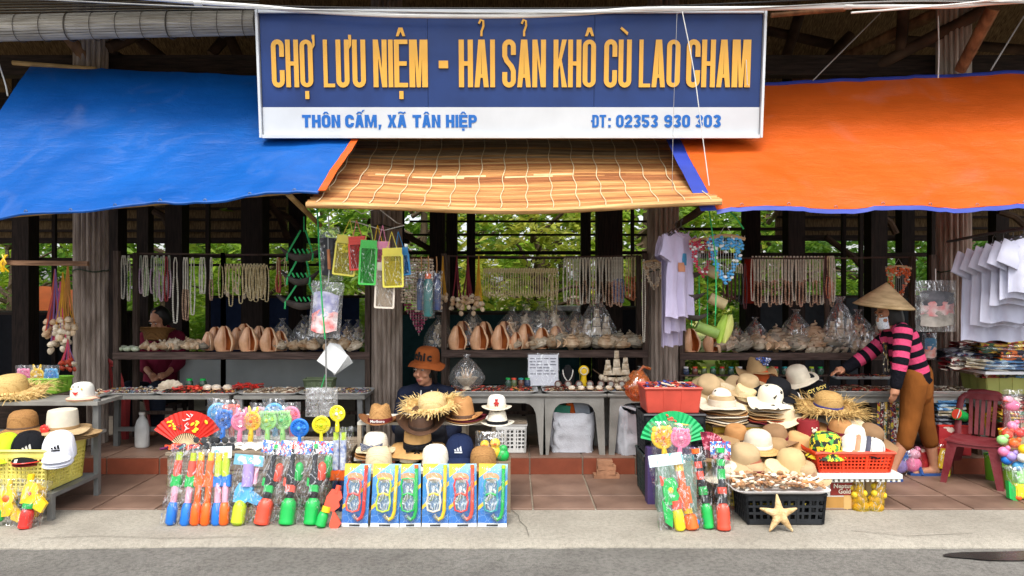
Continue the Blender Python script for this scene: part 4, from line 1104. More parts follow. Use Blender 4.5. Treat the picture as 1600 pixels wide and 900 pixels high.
# ---------------------------------------------------------------- shells
SH_T = M('#e6b892', .3, .15, 14, .2, 40, spec=.6, rand=.08, c2='#d09a70', name='melon_shell')
SH_I = M('#cf7a40', .3, .2, 10, spec=.5, c2='#a8552a')
SH_L = M('#e6c6a2', .3, .1, 8, spec=.5, c2='#d6ab82')
SH_W = M('#cfc3ae', .5, .25, 16, .5, 40, spec=.4, rand=.15, c2='#9f8a70', name='shell')
SH_B = M('#8f6f50', .5, .4, 22, .5, 40, spec=.4, rand=.2, c2='#d2bfa2', name='shell_brown')
SH_G = M('#6f6a60', .5, .4, 18, .5, 40, spec=.4, rand=.2, c2='#b0a794', name='shell_grey')
SH_N = M('#8d9a7a', .5, .4, 30, .4, 60, rand=.15, c2='#c9cdb8', name='urchin')
def melon_shell():
    """big bailer shell standing on end, mouth to the front"""
    t = thing('melon_shell', '', 'shell'); h = .205
    def Rv(v): return .092*((.78+.22*math.sin(PI*min(1, v/.35*.5+.0)))*(1 if v < .35 else max(.0, 1-((v-.35)/.68)**2.3)**.5))
    def body(u, v):
        ph = R(58 + 392*u); k = 1.0 - .18*min(1, u/.72) - .62*min(1, max(0, (u-.72)/.28*2.2))
        rr = Rv(v)*k
        return (rr*math.sin(ph), -rr*math.cos(ph)*.82, .003 + h*v)
    MB().sheet(body, 54, 16).build('whorl', SH_T, t)
    lip = [Vector(body(0, k/16)) for k in range(17)]
    MB().tube(lip, [.004+.005*math.sin(PI*k/16) for k in range(17)], 7).build('lip', SH_L, t)
    # inner wall seen through the mouth
    MB().sheet(lambda u, v: tuple(Vector(body(.02+.5*u, v))*Vector((.93, .93, 1)) if False else (body(.02+.5*u, v)[0]*.93, body(.02+.5*u, v)[1]*.93, body(.02+.5*u, v)[2])), 24, 10).build('inner_wall', SH_I, t)
    MB().lathe([(.05, 0), (.06, .003), (.05, .008), (.0005, .012)], 16, sy=.8).build('foot', SH_T, t)
    return t
def conch(m, spikes=6, hh=.12, seed=0):
    def mk():
        t = thing('spired_shell', '', 'shell'); rg = random.Random(seed); mb = MB()
        n = 26; vs = []; fs = []; turns = 4.2; steps = 60; ns = 7
        for i in range(steps+1):     # a tube coiled up a cone
            q = i/steps; a = q*turns*2*PI; rr = hh*.36*(1-q)**1.15; z = hh*(.26+.68*q); tr = hh*.25*(1-q)**1.1+.002
            bump = 1 + (.45 if spikes and (i % max(2, int(10-spikes))) == 0 and q < .7 else 0)
            for k in range(ns):
                b = 2*PI*k/ns; ro = rr + tr*math.cos(b)*bump
                vs.append((ro*math.cos(a), ro*math.sin(a), z + tr*math.sin(b)*.8))
        for i in range(steps):
            for k in range(ns):
                l = (k+1) % ns; fs.append((i*ns+k, i*ns+l, (i+1)*ns+l, (i+1)*ns+k))
        mb.add(vs, fs)
        mb.lathe([(hh*.10, 0), (hh*.34, hh*.12), (hh*.40, hh*.26), (hh*.3, hh*.4)], 12)
        mb.build('whorl', m, t)
        MB().sheet(lambda u, v: (hh*(.40+.26*u*math.sin(PI*v)) , -hh*(.30+.14*u), hh*(.02+.42*v)), 4, 6, .006).build('flared_lip', SH_L, t)
        if spikes:
            sp_ = MB()
            for k in range(spikes+3):
                a = 2*PI*k/(spikes+3); r0 = hh*.5
                sp_.tube([(r0*math.cos(a), r0*math.sin(a), hh*.34), (r0*1.45*math.cos(a), r0*1.45*math.sin(a), hh*.46)], [hh*.07, hh*.015], 5)
            sp_.build('spines', m, t)
        return t
    return mk
def clam(m):
    def mk():
        t = thing('clam_shell', '', 'shell')
        for s in (1, -1):
            def fn(u, v, s=s):
                a = -PI*.5 + (u-.5)*PI*1.25; rr = v*.06*(1+.05*math.cos(u*2*PI*9)*v); d = .028*math.sqrt(max(0, 1-v*v*.9))*(1 + .10*math.cos(u*2*PI*9))
                return (rr*math.cos(a+PI), .01+rr*.25*math.sin(a)*0 + s*d*.0 - .5*d*s, .058 - rr*math.sin(a+PI)*-1 if False else .012+rr*(1-.0)*(-math.sin(a)) + .0)
            MB().sheet(fn, 40, 8, .004).build('valve', m, t)
        return t
    return mk
def coral(m, seed=1, h=.09):
    def mk():
        t = thing('coral_piece', '', 'coral'); rg = random.Random(seed); mb = MB()
        for k in range(13):
            a = rg.uniform(0, 6.3); d = Vector((math.cos(a)*rg.uniform(.3,1), math.sin(a)*rg.uniform(.3,1), rg.uniform(.5,1.2)))*h*.8
            mb.tube([(0,0,.004), d*.5+Vector((0,0,.01)), d], [h*.17, h*.13, h*.07], 6)
            mb.ell(d, (h*.1,)*3, 6, 4)
        mb.ell((0,0,h*.2), (h*.55, h*.5, h*.24), 10, 6); mb.build('branch', m, t); return t
    return mk
def urchin():
    t = thing('urchin_shell', '', 'shell')
    def f(x, y, z, a): k = 1+.035*math.cos(a*10); return (x*k, y*k, z)
    MB().lathe([(.012, 0), (.03, .004), (.042, .018), (.042, .03), (.03, .046), (.012, .052), (.006, .05)], 40, fn=f).build('test', SH_N, t); 
    MB().lathe([(.007, .0), (.006, .004), (.0005, .004)], 10, (0, 0, .049)).build('apical_ring', SH_W, t); return t
def ship(seed=1, sails=M('#d9cdb8', .45, .15, 30, .4, 80, c2='#b09878'), wrap=True):
    """ship model made of sea shells inside a crumpled clear wrapper"""
    def mk():
        t = thing('shell_ship_model', '', 'ornament'); rg = random.Random(seed); H = .34
        hl = MB()
        hl.lathe([(.035, 0), (.06, .01), (.05, .02), (.02, .035)], 12)
        for k in range(26):
            u = k/25; hl.ell(((u-.5)*.27, rg.uniform(-.03,.03), .055+.03*(2*u-1)**2), (.02, .03, .026), 6, 4, (0, rg.uniform(-.4,.4), 0))
        hl.build('hull', SH_W, t)
        ms = MB()
        for x, hh in ((-.075, .24), (0, .32), (.075, .26)): ms.tube([(x, 0, .06), (x, 0, hh)], .004, 5)
        ms.tube([(-.12, 0, .09), (-.2, 0, .15)], [.005, .002], 5)
        ms.build('mast', M('#6a523a', .7), t)
        for x, hh in ((-.075, .23), (0, .31), (.075, .25)):
            n = 3
            for k in range(n):
                z = .10+(hh-.10)*k/n; w = .052*(1-.22*k); h_ = (hh-.1)/n*.92
                def sf2(u, v, x=x, z=z, w=w, h_=h_): return (x+(u-.5)*w*1.5*(1-.15*v), -.012-.022*math.sin(PI*u)*math.sin(PI*(.15+.8*v)), z+h_*v)
                MB().sheet(sf2, 6, 5, .003).build('sail', sails, t)
        if wrap:
            def wf(x, y, z, a):
                q = z/.40; n = .022*noise.noise(Vector((math.cos(a)*4+seed, math.sin(a)*4, z*16))) + .014*noise.noise(Vector((math.cos(a)*9, math.sin(a)*9+seed, z*30)))
                k = 1 + n/.10
                return (x*k, y*k, z)
            MB().lathe([(.12, .0), (.165, .02), (.16, .08), (.135, .16), (.10, .25), (.06, .33), (.022, .375), (.04, .40), (.05, .42)], 40, fn=wf, cap=False, sy=.6).build('clear_wrapper', film(haze=.13, gloss=.18, rough=.14), t)
        return t
    return mk
def flower_bowl():
    t = thing('shell_flower_bowl', '', 'ornament')
    for k in range(9):
        a = 2*PI*k/9
        def pf(u, v, a=a): 
            aa = a+(u-.5)*.75; rr = .02+.075*v; return (rr*math.cos(aa), rr*math.sin(aa)*.8, .03+.07*v**1.6-.01*abs(u-.5))
        MB().sheet(pf, 5, 5, .004).build('petal_shell', SH_W, t)
    MB().lathe([(.04, 0), (.03, .012), (.016, .03), (.03, .05)], 12).build('foot', SH_W, t)
    mb = MB(); rg = random.Random(2)
    for k in range(9): mb.tube([(0,0,.05), (rg.uniform(-.05,.05), rg.uniform(-.03,.03), rg.uniform(.12,.2))], [.012, .004], 5)
    mb.build('cone_shells', SH_B, t)
    def wf(x, y, z, a):
        k = 1 + .16*noise.noise(Vector((math.cos(a)*4, math.sin(a)*4, z*16)))+.1*noise.noise(Vector((math.cos(a)*9, math.sin(a)*9, z*30))); return (x*k, y*k, z)
    MB().lathe([(.07, 0), (.12, .03), (.145, .09), (.12, .16), (.07, .22), (.02, .26), (.035, .285)], 40, fn=wf, cap=False, sy=.7).build('clear_wrapper', film(haze=.13, gloss=.18, rough=.14), t)
    return t
def mound(m1, seed=4):
    """shell ornament crumpled up in clear film: low mound"""
    def mk():
        t = thing('wrapped_shell', '', 'shell'); rg = random.Random(seed); mb = MB()
        for k in range(34):
            z = rg.uniform(.01,.16); x, y = rg.uniform(-.075,.075)*(1-z/.2), rg.uniform(-.04,.04); d = Vector((rg.uniform(-1,1), rg.uniform(-1,.4), rg.uniform(.1,1))).normalized()*rg.uniform(.02,.045)
            mb.tube([Vector((x,y,z)), Vector((x,y,z))+d*.5, Vector((x,y,z))+d], [rg.uniform(.009,.016), rg.uniform(.007,.013), .002], 6)
        mb.build('shell_cluster', m1, t)
        def wf(x, y, z, a):
            k = 1 + .2*noise.noise(Vector((math.cos(a)*4+seed, math.sin(a)*4, z*16)))+.14*noise.noise(Vector((math.cos(a)*9, math.sin(a)*9, z*34))); return (x*k, y*k, z)
        MB().lathe([(.08, 0), (.115, .02), (.105, .08), (.075, .15), (.03, .205), (.012, .225), (.03, .245)], 36, fn=wf, cap=False, sy=.7).build('clear_wrapper', film(haze=.13, gloss=.18, rough=.15), t)
        return t
    return mk
# ---------------------------------------------------------------- hanging strands
def necklace(L_, cord, bead, split=.5, gap=.014, br=.0065, pend=False):
    """two strands hung over a bar and joined below; origin at the bar"""
    def mk():
        t = thing('hanging_necklace', '', 'necklace')
        zs = -L_*split
        for s in (-1, 1):
            MB().tube([(s*.003, 0, 0), (s*gap/2, 0, -.04), (s*gap/2, 0, zs)], .0035, 5).build('cord', cord, t)
        pts = []
        n = max(6, int((L_+zs)/.0075))
        for k in range(n+1): pts.append((-gap/2-.006*math.sin(PI*k/n), 0, zs-(L_+zs)*k/n))
        for k in range(1, 5): pts.append((-gap/2*math.cos(k*PI/5), 0, -L_-gap*.5*math.sin(k*PI/5)))
        for k in range(n+1): pts.append((gap/2+.006*math.sin(PI*k/n), 0, -L_+(L_+zs)*k/n))
        MB().tube(pts, [br if i % 2 else br*.5 for i in range(len(pts))], 5).build('beads', bead, t)
        if pend:
            MB().ell((0, 0, -L_-.022), (.014, .006, .02), 8, 6).build('pendant', SH_W, t)
        return t
    return mk
def garland(cords, shell, n=9, L_=.45, seed=0, w=.10):
    """bundle of knotted cords ending in a cluster of shells"""
    def mk():
        t = thing('shell_garland', '', 'garland'); rg = random.Random(seed)
        for k in range(n):
            x, y = rg.uniform(-w, w)*.8, rg.uniform(-w, w)*.3; ll = L_*rg.uniform(.62, .8)
            MB().tube([(0, 0, 0), (x*.35, y*.3, -ll*.5), (x, y, -ll)], .0045, 4).build('cord', rg.choice(cords), t)
            e = MB(); e.lathe([(.0005, 0), (.018, .008), (.022, .02), (.014, .034), (.006, .04)], 9, (x, y, -ll-.034)); 
            e.build('shell', shell if k % 3 else SH_W, t)
            if k % 2:
                MB().ell((x*1.05, y-.012, -ll-.055), (.018, .012, .022), 8, 6, (0, rg.uniform(-.5,.5), 0)).build('shell', shell, t)
        return t
    return mk
def heart_chime(m1, m2, s=1.0, beads=True):
    def mk():
        t = thing('heart_chime', '', 'wind chime')
        MB().tube([(-.13, 0, 0), (-.06, -.01, .02), (0, 0, .028), (.06, -.01, .02), (.13, 0, 0)], .006, 6, sq=(1, 2)).build('hanger_bar', M('#b79b72', .7), t)
        MB().tube([(-.05, 0, .02), (0, 0, .10), (.05, 0, .02)], .002, 4).build('cord', M('#d8d8d4', .7), t)
        rg = random.Random(3); 
        D = {m1: MB(), m2: MB()}
        for k in range(15):
            x = -.125+.25*k/14; q = abs(x)/.125
            top = -.035 + .06*math.sin(PI*min(1, q*.92+.04))**.7; bot = -.29*(1-q**1.5)**.9-.03
            hl = -.02-.10*math.exp(-((x)/.035)**2)
            n = int((top-bot)/.021)
            for i in range(n):
                z = top - i*.021
                rim_ = (z > top-.075) or (z < bot+.085) or q > .55
                if z > hl and abs(x) < .03 and False: continue
                if not rim_: continue
                D[m1 if rg.random() < .82 else m2].ell((x+rg.uniform(-.006,.006), rg.uniform(-.015,.015), z), (.015, .009, .011), 6, 4, (rg.uniform(-.6,.6), rg.uniform(-.6,.6), 0))
            MB().tube([(x, 0, .025), (x, 0, bot+.02)], .0012, 3).build('string', M('#e2e2de', .6), t)
        o = link('shell_beads', multi_mesh(D, 'shell_beads'), t); kind(o, 'stuff')
        return t
    return mk
WTINT = {}
def pouch(label, loc, c, w, h, rot=(0,0,0), card=None, cordm=None, group=None, L_=.14):
    """waterproof phone pouch: clear sleeve with coloured border and clip on a neck cord"""
    t = thing('phone_pouch', label, 'pouch', loc, rot, group)
    zt = -L_
    MB().tube([(0,0,0), (-w*.22, -.004, zt)], .003, 4).build('neck_cord', cordm or c, t); MB().tube([(0,0,0), (w*.22, -.004, zt)], .003, 4).build('neck_cord', cordm or c, t)
    MB().box(0, 0, zt-.05, w*.92, .018, .05).build('clip', c, t, False)
    for k in range(3): MB().box(0, -.0105, zt-.045+.015*k, w*.86, .004, .006).build('clip_ridge', c, t, False)
    pl = rrect(-w/2, zt-h, w/2, zt-.045, .012, .012, 3); inn = rrect(-w/2+.013, zt-h+.013, w/2-.013, zt-.06, .008, .008, 3)
    v = [(x, -.005, z) for x, z in pl] + [(x, -.005, z) for x, z in inn] + [(x, .005, z) for x, z in pl] + [(x, .005, z) for x, z in inn]; n = len(pl); fs = []
    for i in range(n):
        j = (i+1) % n; fs += [(i, j, n+j, n+i), (2*n+j, 2*n+i, 3*n+i, 3*n+j), (j, i, 2*n+i, 2*n+j)]
    MB().add(v, fs).build('border', c, t, False)
    MB().box(0, 0, zt-h+.01, w-.02, .004, h-.065).build('clear_window', film(WTINT.get(c, '#e8ece8'), .5, .12), t, False)
    if card: MB().box(0, .004, zt-h+.02, w*.62, .002, h*.6).build('insert_card', card, t, False)
    return t
def shirt(label, loc, m, w=.5, h=.66, rot=(0,0,0), prt=None, group=None, seed=0, sleeve=True):
    t = thing('t_shirt', label, 'shirt', loc, rot, group)
    def side(sg):
        def fn(u, v):
            x = (u-.5); sh = .06*abs(x)*2
            ww = w*(1 - .04*v + .04*(1-v)); top = -.02 - sh*.9 - (.03*math.exp(-(x/.12)**2) if sg < 0 else .012*math.exp(-(x/.12)**2))
            z = top + (-h-top)*(1-v) + .008*math.sin(u*14+seed)*(1-v)
            f = .016*math.sin(u*17+seed+v*2)*(1-v)**.6 + .008*math.sin(u*31+seed*2)*(1-v) + .008*noise.noise(Vector((u*5, v*5, seed)))
            return (x*ww, sg*(.016*math.cos(x*PI)) + f, z)
        return fn
    b = MB(); b.sheet(side(-1), 26, 18, .002); b.sheet(side(1), 26, 18, -.002); b.build('torso', m, t)
    if sleeve:
        for s in (-1, 1):
            def sf(u, v, s=s):
                a = 2*PI*u; x = s*(w*.45 + .035*v); z = -.085 - .16*v
                return (x + s*.07*math.cos(a)*(.75+.25*v), .020*math.sin(a)+.006*math.sin(v*6+seed), z + .035*math.cos(a)*s*s)
            MB().sheet(sf, 12, 5).build('sleeve', m, t)
    MB().tube([(-.085,-.01,-.025), (-.05,-.02,-.06), (0,-.024,-.072), (.05,-.02,-.06), (.085,-.01,-.025)], .007, 5).build('collar', m, t)
    MB().tube([(-w*.42,0,-.07), (-.02,0,.0), (0,0,.012), (.02,0,0), (w*.42,0,-.07)], .004, 5).build('hanger', M('#4a4a4a', .5), t)
    MB().tube([(0,0,.012), (0,0,.05), (.014,0,.07), (.02,0,.05)], .003, 5).build('hook', M('#6a6a6a', .4, metal=.6), t)
    if prt:
        for mm, x, z, rw, rh in prt:
            MB().sheet(lambda u, v: (x+(u-.5)*rw*(1-.3*abs(v-.5)), side(-1)(.5+(x+(u-.5)*rw)/w, 1+(z+(v-.5)*rh)/h)[1]-.005, z+(v-.5)*rh), 6, 6, .001).build('print', mm, t)
    return t
# ================================================================ STALL FURNITURE
SHELFW = wood('#5a4a44', '#3c302b', 6, .75, 'X')
SHELFZ = wood('#55473f', '#372c26', 6, .75, 'Z')
GREYT = M('#8f8d87', .55, .12, 5, .2, 60, spec=.4, c2='#7a7872'); GREYM = M('#7b7d7c', .5, .12, 8, metal=.3)
TRAYM = M('#c9cbc9', .35, .08, 6, metal=.25, spec=.5)
def rack(label, xa, xb, Y, py, extra=(), top_py=395, necklace_bars=()):
    a, b = W(xa, py, Y), W(xb, py, Y); z0 = .141
    t = thing('display_rack', label, 'rack', ((a.x+b.x)/2, Y, z0)); w = b.x-a.x; zs = a.z-z0
    MB().box(0, .17, zs-.06, w, .36, .035).build('shelf_board', SHELFW, t, False)
    MB().box(0, -.012, zs-.062, w, .022, .062).build('shelf_edge', SHELFW, [o for o in t.children if o.name.startswith('shelf_board')][0], False)
    zt = W(0, top_py, Y).z-z0
    for x in (-w/2+.02, w/2-.02):
        for y in (.012, .34): MB().box(x, y, 0, .045, .045, zt).build('post', SHELFZ, t, False)
    for ex in extra:
        x = (ex-800)/F*Y-t.location.x; MB().box(x, .34, 0, .035, .035, zt).build('post', SHELFZ, t, False)
    for yy, pyb in ((.34, top_py+4),) + tuple(necklace_bars):
        z = W(0, pyb, Y+yy).z-z0; MB().tube([(-w/2, yy, z), (0, yy, z-.012), (w/2, yy, z)], .009, 6).build('hanging_bar', SHELFW, t)
    MB().bar((-w/2+.02, .34, .22), (w/2-.02, .34, .22), .03).build('stretcher', SHELFZ, t, False)
    return t
YR = 6.42
rack('dark wooden rack carrying melon shells behind the long trays of trinkets', 178, 578, YR, 550, (325, 325), 392)
rack('dark wooden rack carrying melon shells behind the orange bucket hat', 690, 1012, YR, 547, (), 396)
rack('dark wooden rack carrying wrapped shells behind the pile of straw hats', 1062, 1462, YR, 551, (1318,), 398)
frame_table('grey trestle table with tinted trays beside the red plastic stool', (W(266, 0, 6.2).x, 6.2, .141), S(212, 6.2), .40, .485, GREYM, GREYT)
frame_table('grey trestle table holding trays of bracelets beside the fluted column', (W(478, 0, 6.2).x, 6.2, .141), S(198, 6.2), .40, .485, GREYM, GREYT)
AT = [(778, 150, 'low grey plastic table beside the hat rack, white crate beneath'), (894, 98, 'low grey plastic table with an open sack beneath it'), (992, 94, 'low grey plastic table with a closed sack beneath it'),
      (1180, 178, 'low grey plastic table under the orange and cream hats'), (1335, 112, 'low grey plastic table where the stooping woman reaches'), (1458, 132, 'low grey plastic table behind the stooping woman holding blue fabric')]
for px, w, lab in AT: arch_table(lab, (W(px, 0, 6.2).x, 6.21, .141), S(w, 6.2)-.01, .40, .50, GREYT)
ZT = .141+.50; ZTL = .141+.485
# ---------------------------------------------------------------- trays and their contents
PALS = [[M(h, .5, .2) for h in ('#5b2f22', '#8a6a4a', '#3a2a24', '#a03c2c', '#c9b79a')], [M(h, .5, .2) for h in ('#c9bba4', '#a58c70', '#e0d5c2', '#7d5a48')], [M(h, .5, .2) for h in ('#7a2a24', '#2c2422', '#b98a4a', '#54342a', '#c44a3a')], [M(h, .5, .2) for h in ('#8d5a6a', '#6a7a8a', '#c7b8a0', '#43352f', '#b08a4a')]]
def stocked(lab, tlab, xa, xb, z, Y, d, pi, n, size, seed, ring=.3):
    x = ((xa+xb)/2-800)/F*Y; w = S(xb-xa, Y)
    tray(lab, (x, Y, z), w, d, TRAYM)
    bits(tlab, (x, Y, z+.004), w*.9, d*.86, PALS[pi], n, size, .032, seed=seed, rings=ring)
TL = [(150, 243, 0, 'round ended silver tray of dark bead strings'), (168, 256, 3, 'silver tray of mixed coloured bracelets'), (257, 378, 2, 'wide silver tray of maroon bracelets below the clam shell'), (382, 472, 1, 'silver tray of pale shell key rings'), (474, 580, 3, 'silver tray of mixed trinkets beside the fluted column')]
for i, (a, b, p, l) in enumerate(TL):
    if i == 0: continue
    stocked(l, l.replace('silver tray of', 'heap of').replace('wide heap', 'heap'), a, b, ZTL, 6.16, .34, p, 260, .011, i)
stocked(TL[0][3], 'dark bead strings heaped beside the smiling white hat', 120, 166, .70, 5.5, .22, 0, 90, .011, 0)
TC = [(702, 838, 2, 'long silver tray of wooden bracelets beside the frayed straw hat'), (848, 945, 0, 'silver tray of red and brown bracelets under the paper notice'), (948, 1040, 3, 'silver tray of key rings below the shell ship')]
for i, (a, b, p, l) in enumerate(TC): stocked(l, l.replace('silver tray of', 'heap of').replace('long heap', 'heap'), a, b, ZT, 6.15, .33, p, 240, .011, 10+i)
TRr = [(1292, 1388, 0, 'silver tray of dark necklaces at the reaching hand'), (1392, 1522, 1, 'silver tray of pale beads behind the brown trousers')]
for i, (a, b, p, l) in enumerate(TRr): stocked(l, l.replace('silver tray of', 'heap of'), a, b, ZT, 6.15, .33, p, 200, .012, 20+i)
stocked('upper silver tray of dark necklaces on the table at the reaching hand', 'upper heap of dark necklaces below the shell shelf', 1300, 1390, ZT+.08, 6.36, .10, 2, 70, .012, 31)
# ---------------------------------------------------------------- shells on the shelves
ZS1 = W(0, 550, YR).z+.002; ZS2 = W(0, 547, YR).z+.002; ZS3 = W(0, 551, YR).z+.002
def on(px, z, Y): return ((px-800)/F*Y, Y, z)
for px, z, Y, s, r_ in [(336, ZS1, 6.64, .98, .5), (350, ZS1, 6.46, 1.06, .05), (388, ZS1, 6.46, 1.02, 0.), (420, ZS1, 6.46, 1.0, .1), (371, ZS1, 6.64, .95, .2), (405, ZS1, 6.64, 1.02, -.2), (381, ZS1, 6.72, 1.1, .3), (437, ZS1, 6.52, .85, .3), (325, ZS1, 6.56, .8, -.4)]:
    put('melon', melon_shell, 'tan melon shell standing upright on the shelf under the bead loops', 'shell', on(px, z, Y), (0,0,r_), 'melon shells on the first rack', s)
for px, z, Y, s, r_ in [(714, ZS2, 6.46, 1.0, .1), (748, ZS2, 6.46, 1.0, 0), (781, ZS2, 6.46, 1.02, -.1), (722, ZS2, 6.64, 1.15, .3), (757, ZS2, 6.64, 1.13, -.2), (788, ZS2, 6.64, 1.14, .2), (820, ZS2, 6.56, 1.05, .6), (846, ZS2, 6.52, .9, .4), (806, ZS2, 6.47, .72, .2), (868, ZS2, 6.60, .95, .7)]:
    put('melon', melon_shell, 'tan melon shell standing upright on the shelf above the flower bowl', 'shell', on(px, z, Y), (0,0,r_), 'melon shells on the second rack', s)
for px, s, r_ in [(1078, .98, .2), (1112, .95, .0)]:
    put('melon', melon_shell, 'tan melon shell on the shelf beside the hanging lavender shirts', 'shell', on(px, ZS3, 6.47), (0,0,r_), 'melon shells on the third rack', s)
for i, px in enumerate((187, 199, 212, 193, 206)): put('urchin', urchin, 'small green sea urchin shell at the end of the shelf', 'shell', on(px, ZS1, 6.46 if i < 3 else 6.58), (0,0,i), 'sea urchin shells on the first rack', .85)
CON = [('conW', conch(SH_W, 5, .12, 1)), ('conB', conch(SH_B, 0, .13, 2)), ('conG', conch(SH_G, 4, .12, 3)), ('conB2', conch(SH_B, 6, .11, 4))]
def conches(lst, z, lab, grp):
    rg = random.Random(len(lst))
    for px, Y, k, s in lst: 
        key, mk = CON[k]; e = (rg.uniform(-.2,.2), rg.uniform(-.4,.4), rg.uniform(0, 6)); 
        put(key, mk, lab, 'shell', on(px, z+.012, Y), e, grp, s)
conches([(228,6.46,1,.75),(240,6.46,1,.7),(253,6.46,1,.8),(266,6.48,0,.95),(279,6.47,0,1.05),(294,6.47,3,.9),(306,6.48,3,.85),(317,6.46,2,.7),(274,6.6,0,.9),(300,6.62,1,1)], ZS1, 'small spired sea shell on the shelf before the seated woman', 'small shells on the first rack')
conches([(441,6.47,0,.9),(455,6.47,1,.85),(472,6.48,3,1.1),(487,6.48,1,1.0),(520,6.48,0,1.0),(540,6.48,1,1.1),(558,6.48,0,1.0),(500,6.6,2,1.2),(530,6.62,3,1.2)], ZS1, 'rough spired sea shell on the shelf beside the melon shells', 'rough shells at the end of the first rack')
conches([(806,6.48,0,.9),(836,6.48,3,1),(848,6.5,0,1.2),(863,6.47,1,1.1),(876,6.47,2,1.3),(892,6.47,1,1.2),(905,6.48,3,1.2),(917,6.5,0,1.2),(842,6.62,1,1.4),(861,6.63,3,1.5),(881,6.62,0,1.4),(930,6.48,2,1.1),(945,6.47,1,1.2),(958,6.47,0,1.25),(974,6.48,3,1.2),(990,6.48,2,1.15),(1000,6.5,1,1.0),(910,6.64,1,1.4),(966,6.64,2,1.4),(985,6.62,0,1.4)], ZS2, 'spired sea shell in the crowded row above the paper notice', 'sea shells on the second rack')
conches([(1133,6.48,0,1.35),(1150,6.47,2,1.0),(1166,6.48,2,1.2),(1186,6.47,0,1.3),(1203,6.47,1,1.2),(1222,6.48,3,1.1),(1237,6.48,2,1.1),(1252,6.48,0,1.0),(1140,6.62,3,1.5),(1160,6.63,2,1.5),(1182,6.62,1,1.4),(1205,6.63,2,1.6),(1228,6.62,0,1.5),(1250,6.63,2,1.6),(1272,6.62,3,1.5),(1296,6.63,2,1.5),(1212,6.72,0,2.0),(1232,6.73,2,1.9),(1270,6.72,1,2.1),(1290,6.73,0,1.9)], ZS3, 'spired sea shell in the crowded row above the orange hat', 'sea shells on the third rack')
for i, (px, Y, s) in enumerate(((1267,6.46,.8),(1280,6.46,.75),(1293,6.46,.8),(1306,6.46,.7),(1320,6.46,.75),(1336,6.47,.8),(1352,6.47,.8))): put('clamw', clam(SH_W), 'small white clam shell lined up along the shelf edge', 'shell', on(px, ZS3-.006, Y), (.5,0,.2*i), 'clam shells along the third rack', s)
for i, px in enumerate((1342, 1356, 1370, 1384, 1398)): put('clamb', clam(SH_B), 'brown clam shell standing on the shelf behind the striped sweater', 'shell', on(px, ZS3+.0, 6.6), (0,0,.5), 'brown clam shells on the third rack', 1.4)
for i, (px, Y, z, s) in enumerate(((464,6.56,ZS1,1.0),(480,6.66,ZS1,1.1),(897,6.66,ZS2,1.2))): put('coral', coral(SH_B), 'knobbly brown coral lump between the shells on the shelf', 'coral', on(px, z, Y), (0,0,i), 'coral lumps on the racks', s)
put('coralw', coral(SH_W, 5, .10), 'white branching coral at the end of the first shelf', 'coral', on(262, ZS1, 6.56), (0,0,0), None, 1.0)
# wrapped ships and shells
WR = [('shipA', ship(1)), ('shipB', ship(7)), ('mndA', mound(SH_W, 4)), ('mndB', mound(SH_B, 9)), ('mndG', mound(SH_G, 12))]
def wrapped(lst, lab, grp, z, cat):
    for px, Y, k, s in lst:
        key, mk = WR[k]; put(key, mk, lab, cat, on(px, z, Y), (0,0,rnd(-.3,.3)), grp, s)
wrapped([(441,6.66,2,1.15),(476,6.68,4,1.25),(500,6.68,2,1.2),(543,6.66,3,1.1),(560,6.66,2,1.1)], 'shell ornament crumpled in clear film beside the first melon shells', 'wrapped ornaments on the first rack', ZS1, 'ornament')
wrapped([(686,6.56,2,1.2)], 'shell ornament in clear film at the shelf end above the orange bucket hat', None, ZS2, 'ornament')
wrapped([(738,6.72,4,1.45),(800,6.72,3,1.5),(822,6.74,2,1.6),(846,6.72,4,1.7),(868,6.72,2,1.75),(900,6.72,3,1.5)], 'shell ornament in clear film behind the second row of melon shells', 'wrapped ornaments on the second rack', ZS2, 'ornament')
wrapped([(932,6.66,0,1.15)], 'tall shell ship in clear film below the long white necklaces', None, ZS2, 'ornament')
wrapped([(1180,6.72,4,1.2),(1244,6.72,3,1.5),(1340,6.68,3,1.5),(1150,6.72,2,1.0)], 'shell ornament in clear film behind the third row of shells', 'wrapped ornaments on the third rack', ZS3, 'ornament')
wrapped([(1312,6.66,0,1.15)], 'tall shell ship in clear film beside the conical hat', None, ZS3, 'ornament')
wrapped([(1378,6.6,4,1.3)], 'shell ornament in clear film under the brim of the conical hat', None, ZS3, 'ornament')
put('fbowl', flower_bowl, 'white shell flower bowl in clear film beside the orange bucket hat', 'ornament', on(729, ZT+.03, 6.06), (0,0,0), None, 1.0)
put('shipC', ship(3, wrap=False), 'unwrapped shell ship model standing on the table tray', 'ornament', on(963, ZT+.03, 6.2), (0,0,.1), None, 1.0)
wrapped([(1000,6.2,2,.75)], 'small shell ornament in clear film on the table beside the column', None, ZT+.02, 'ornament')
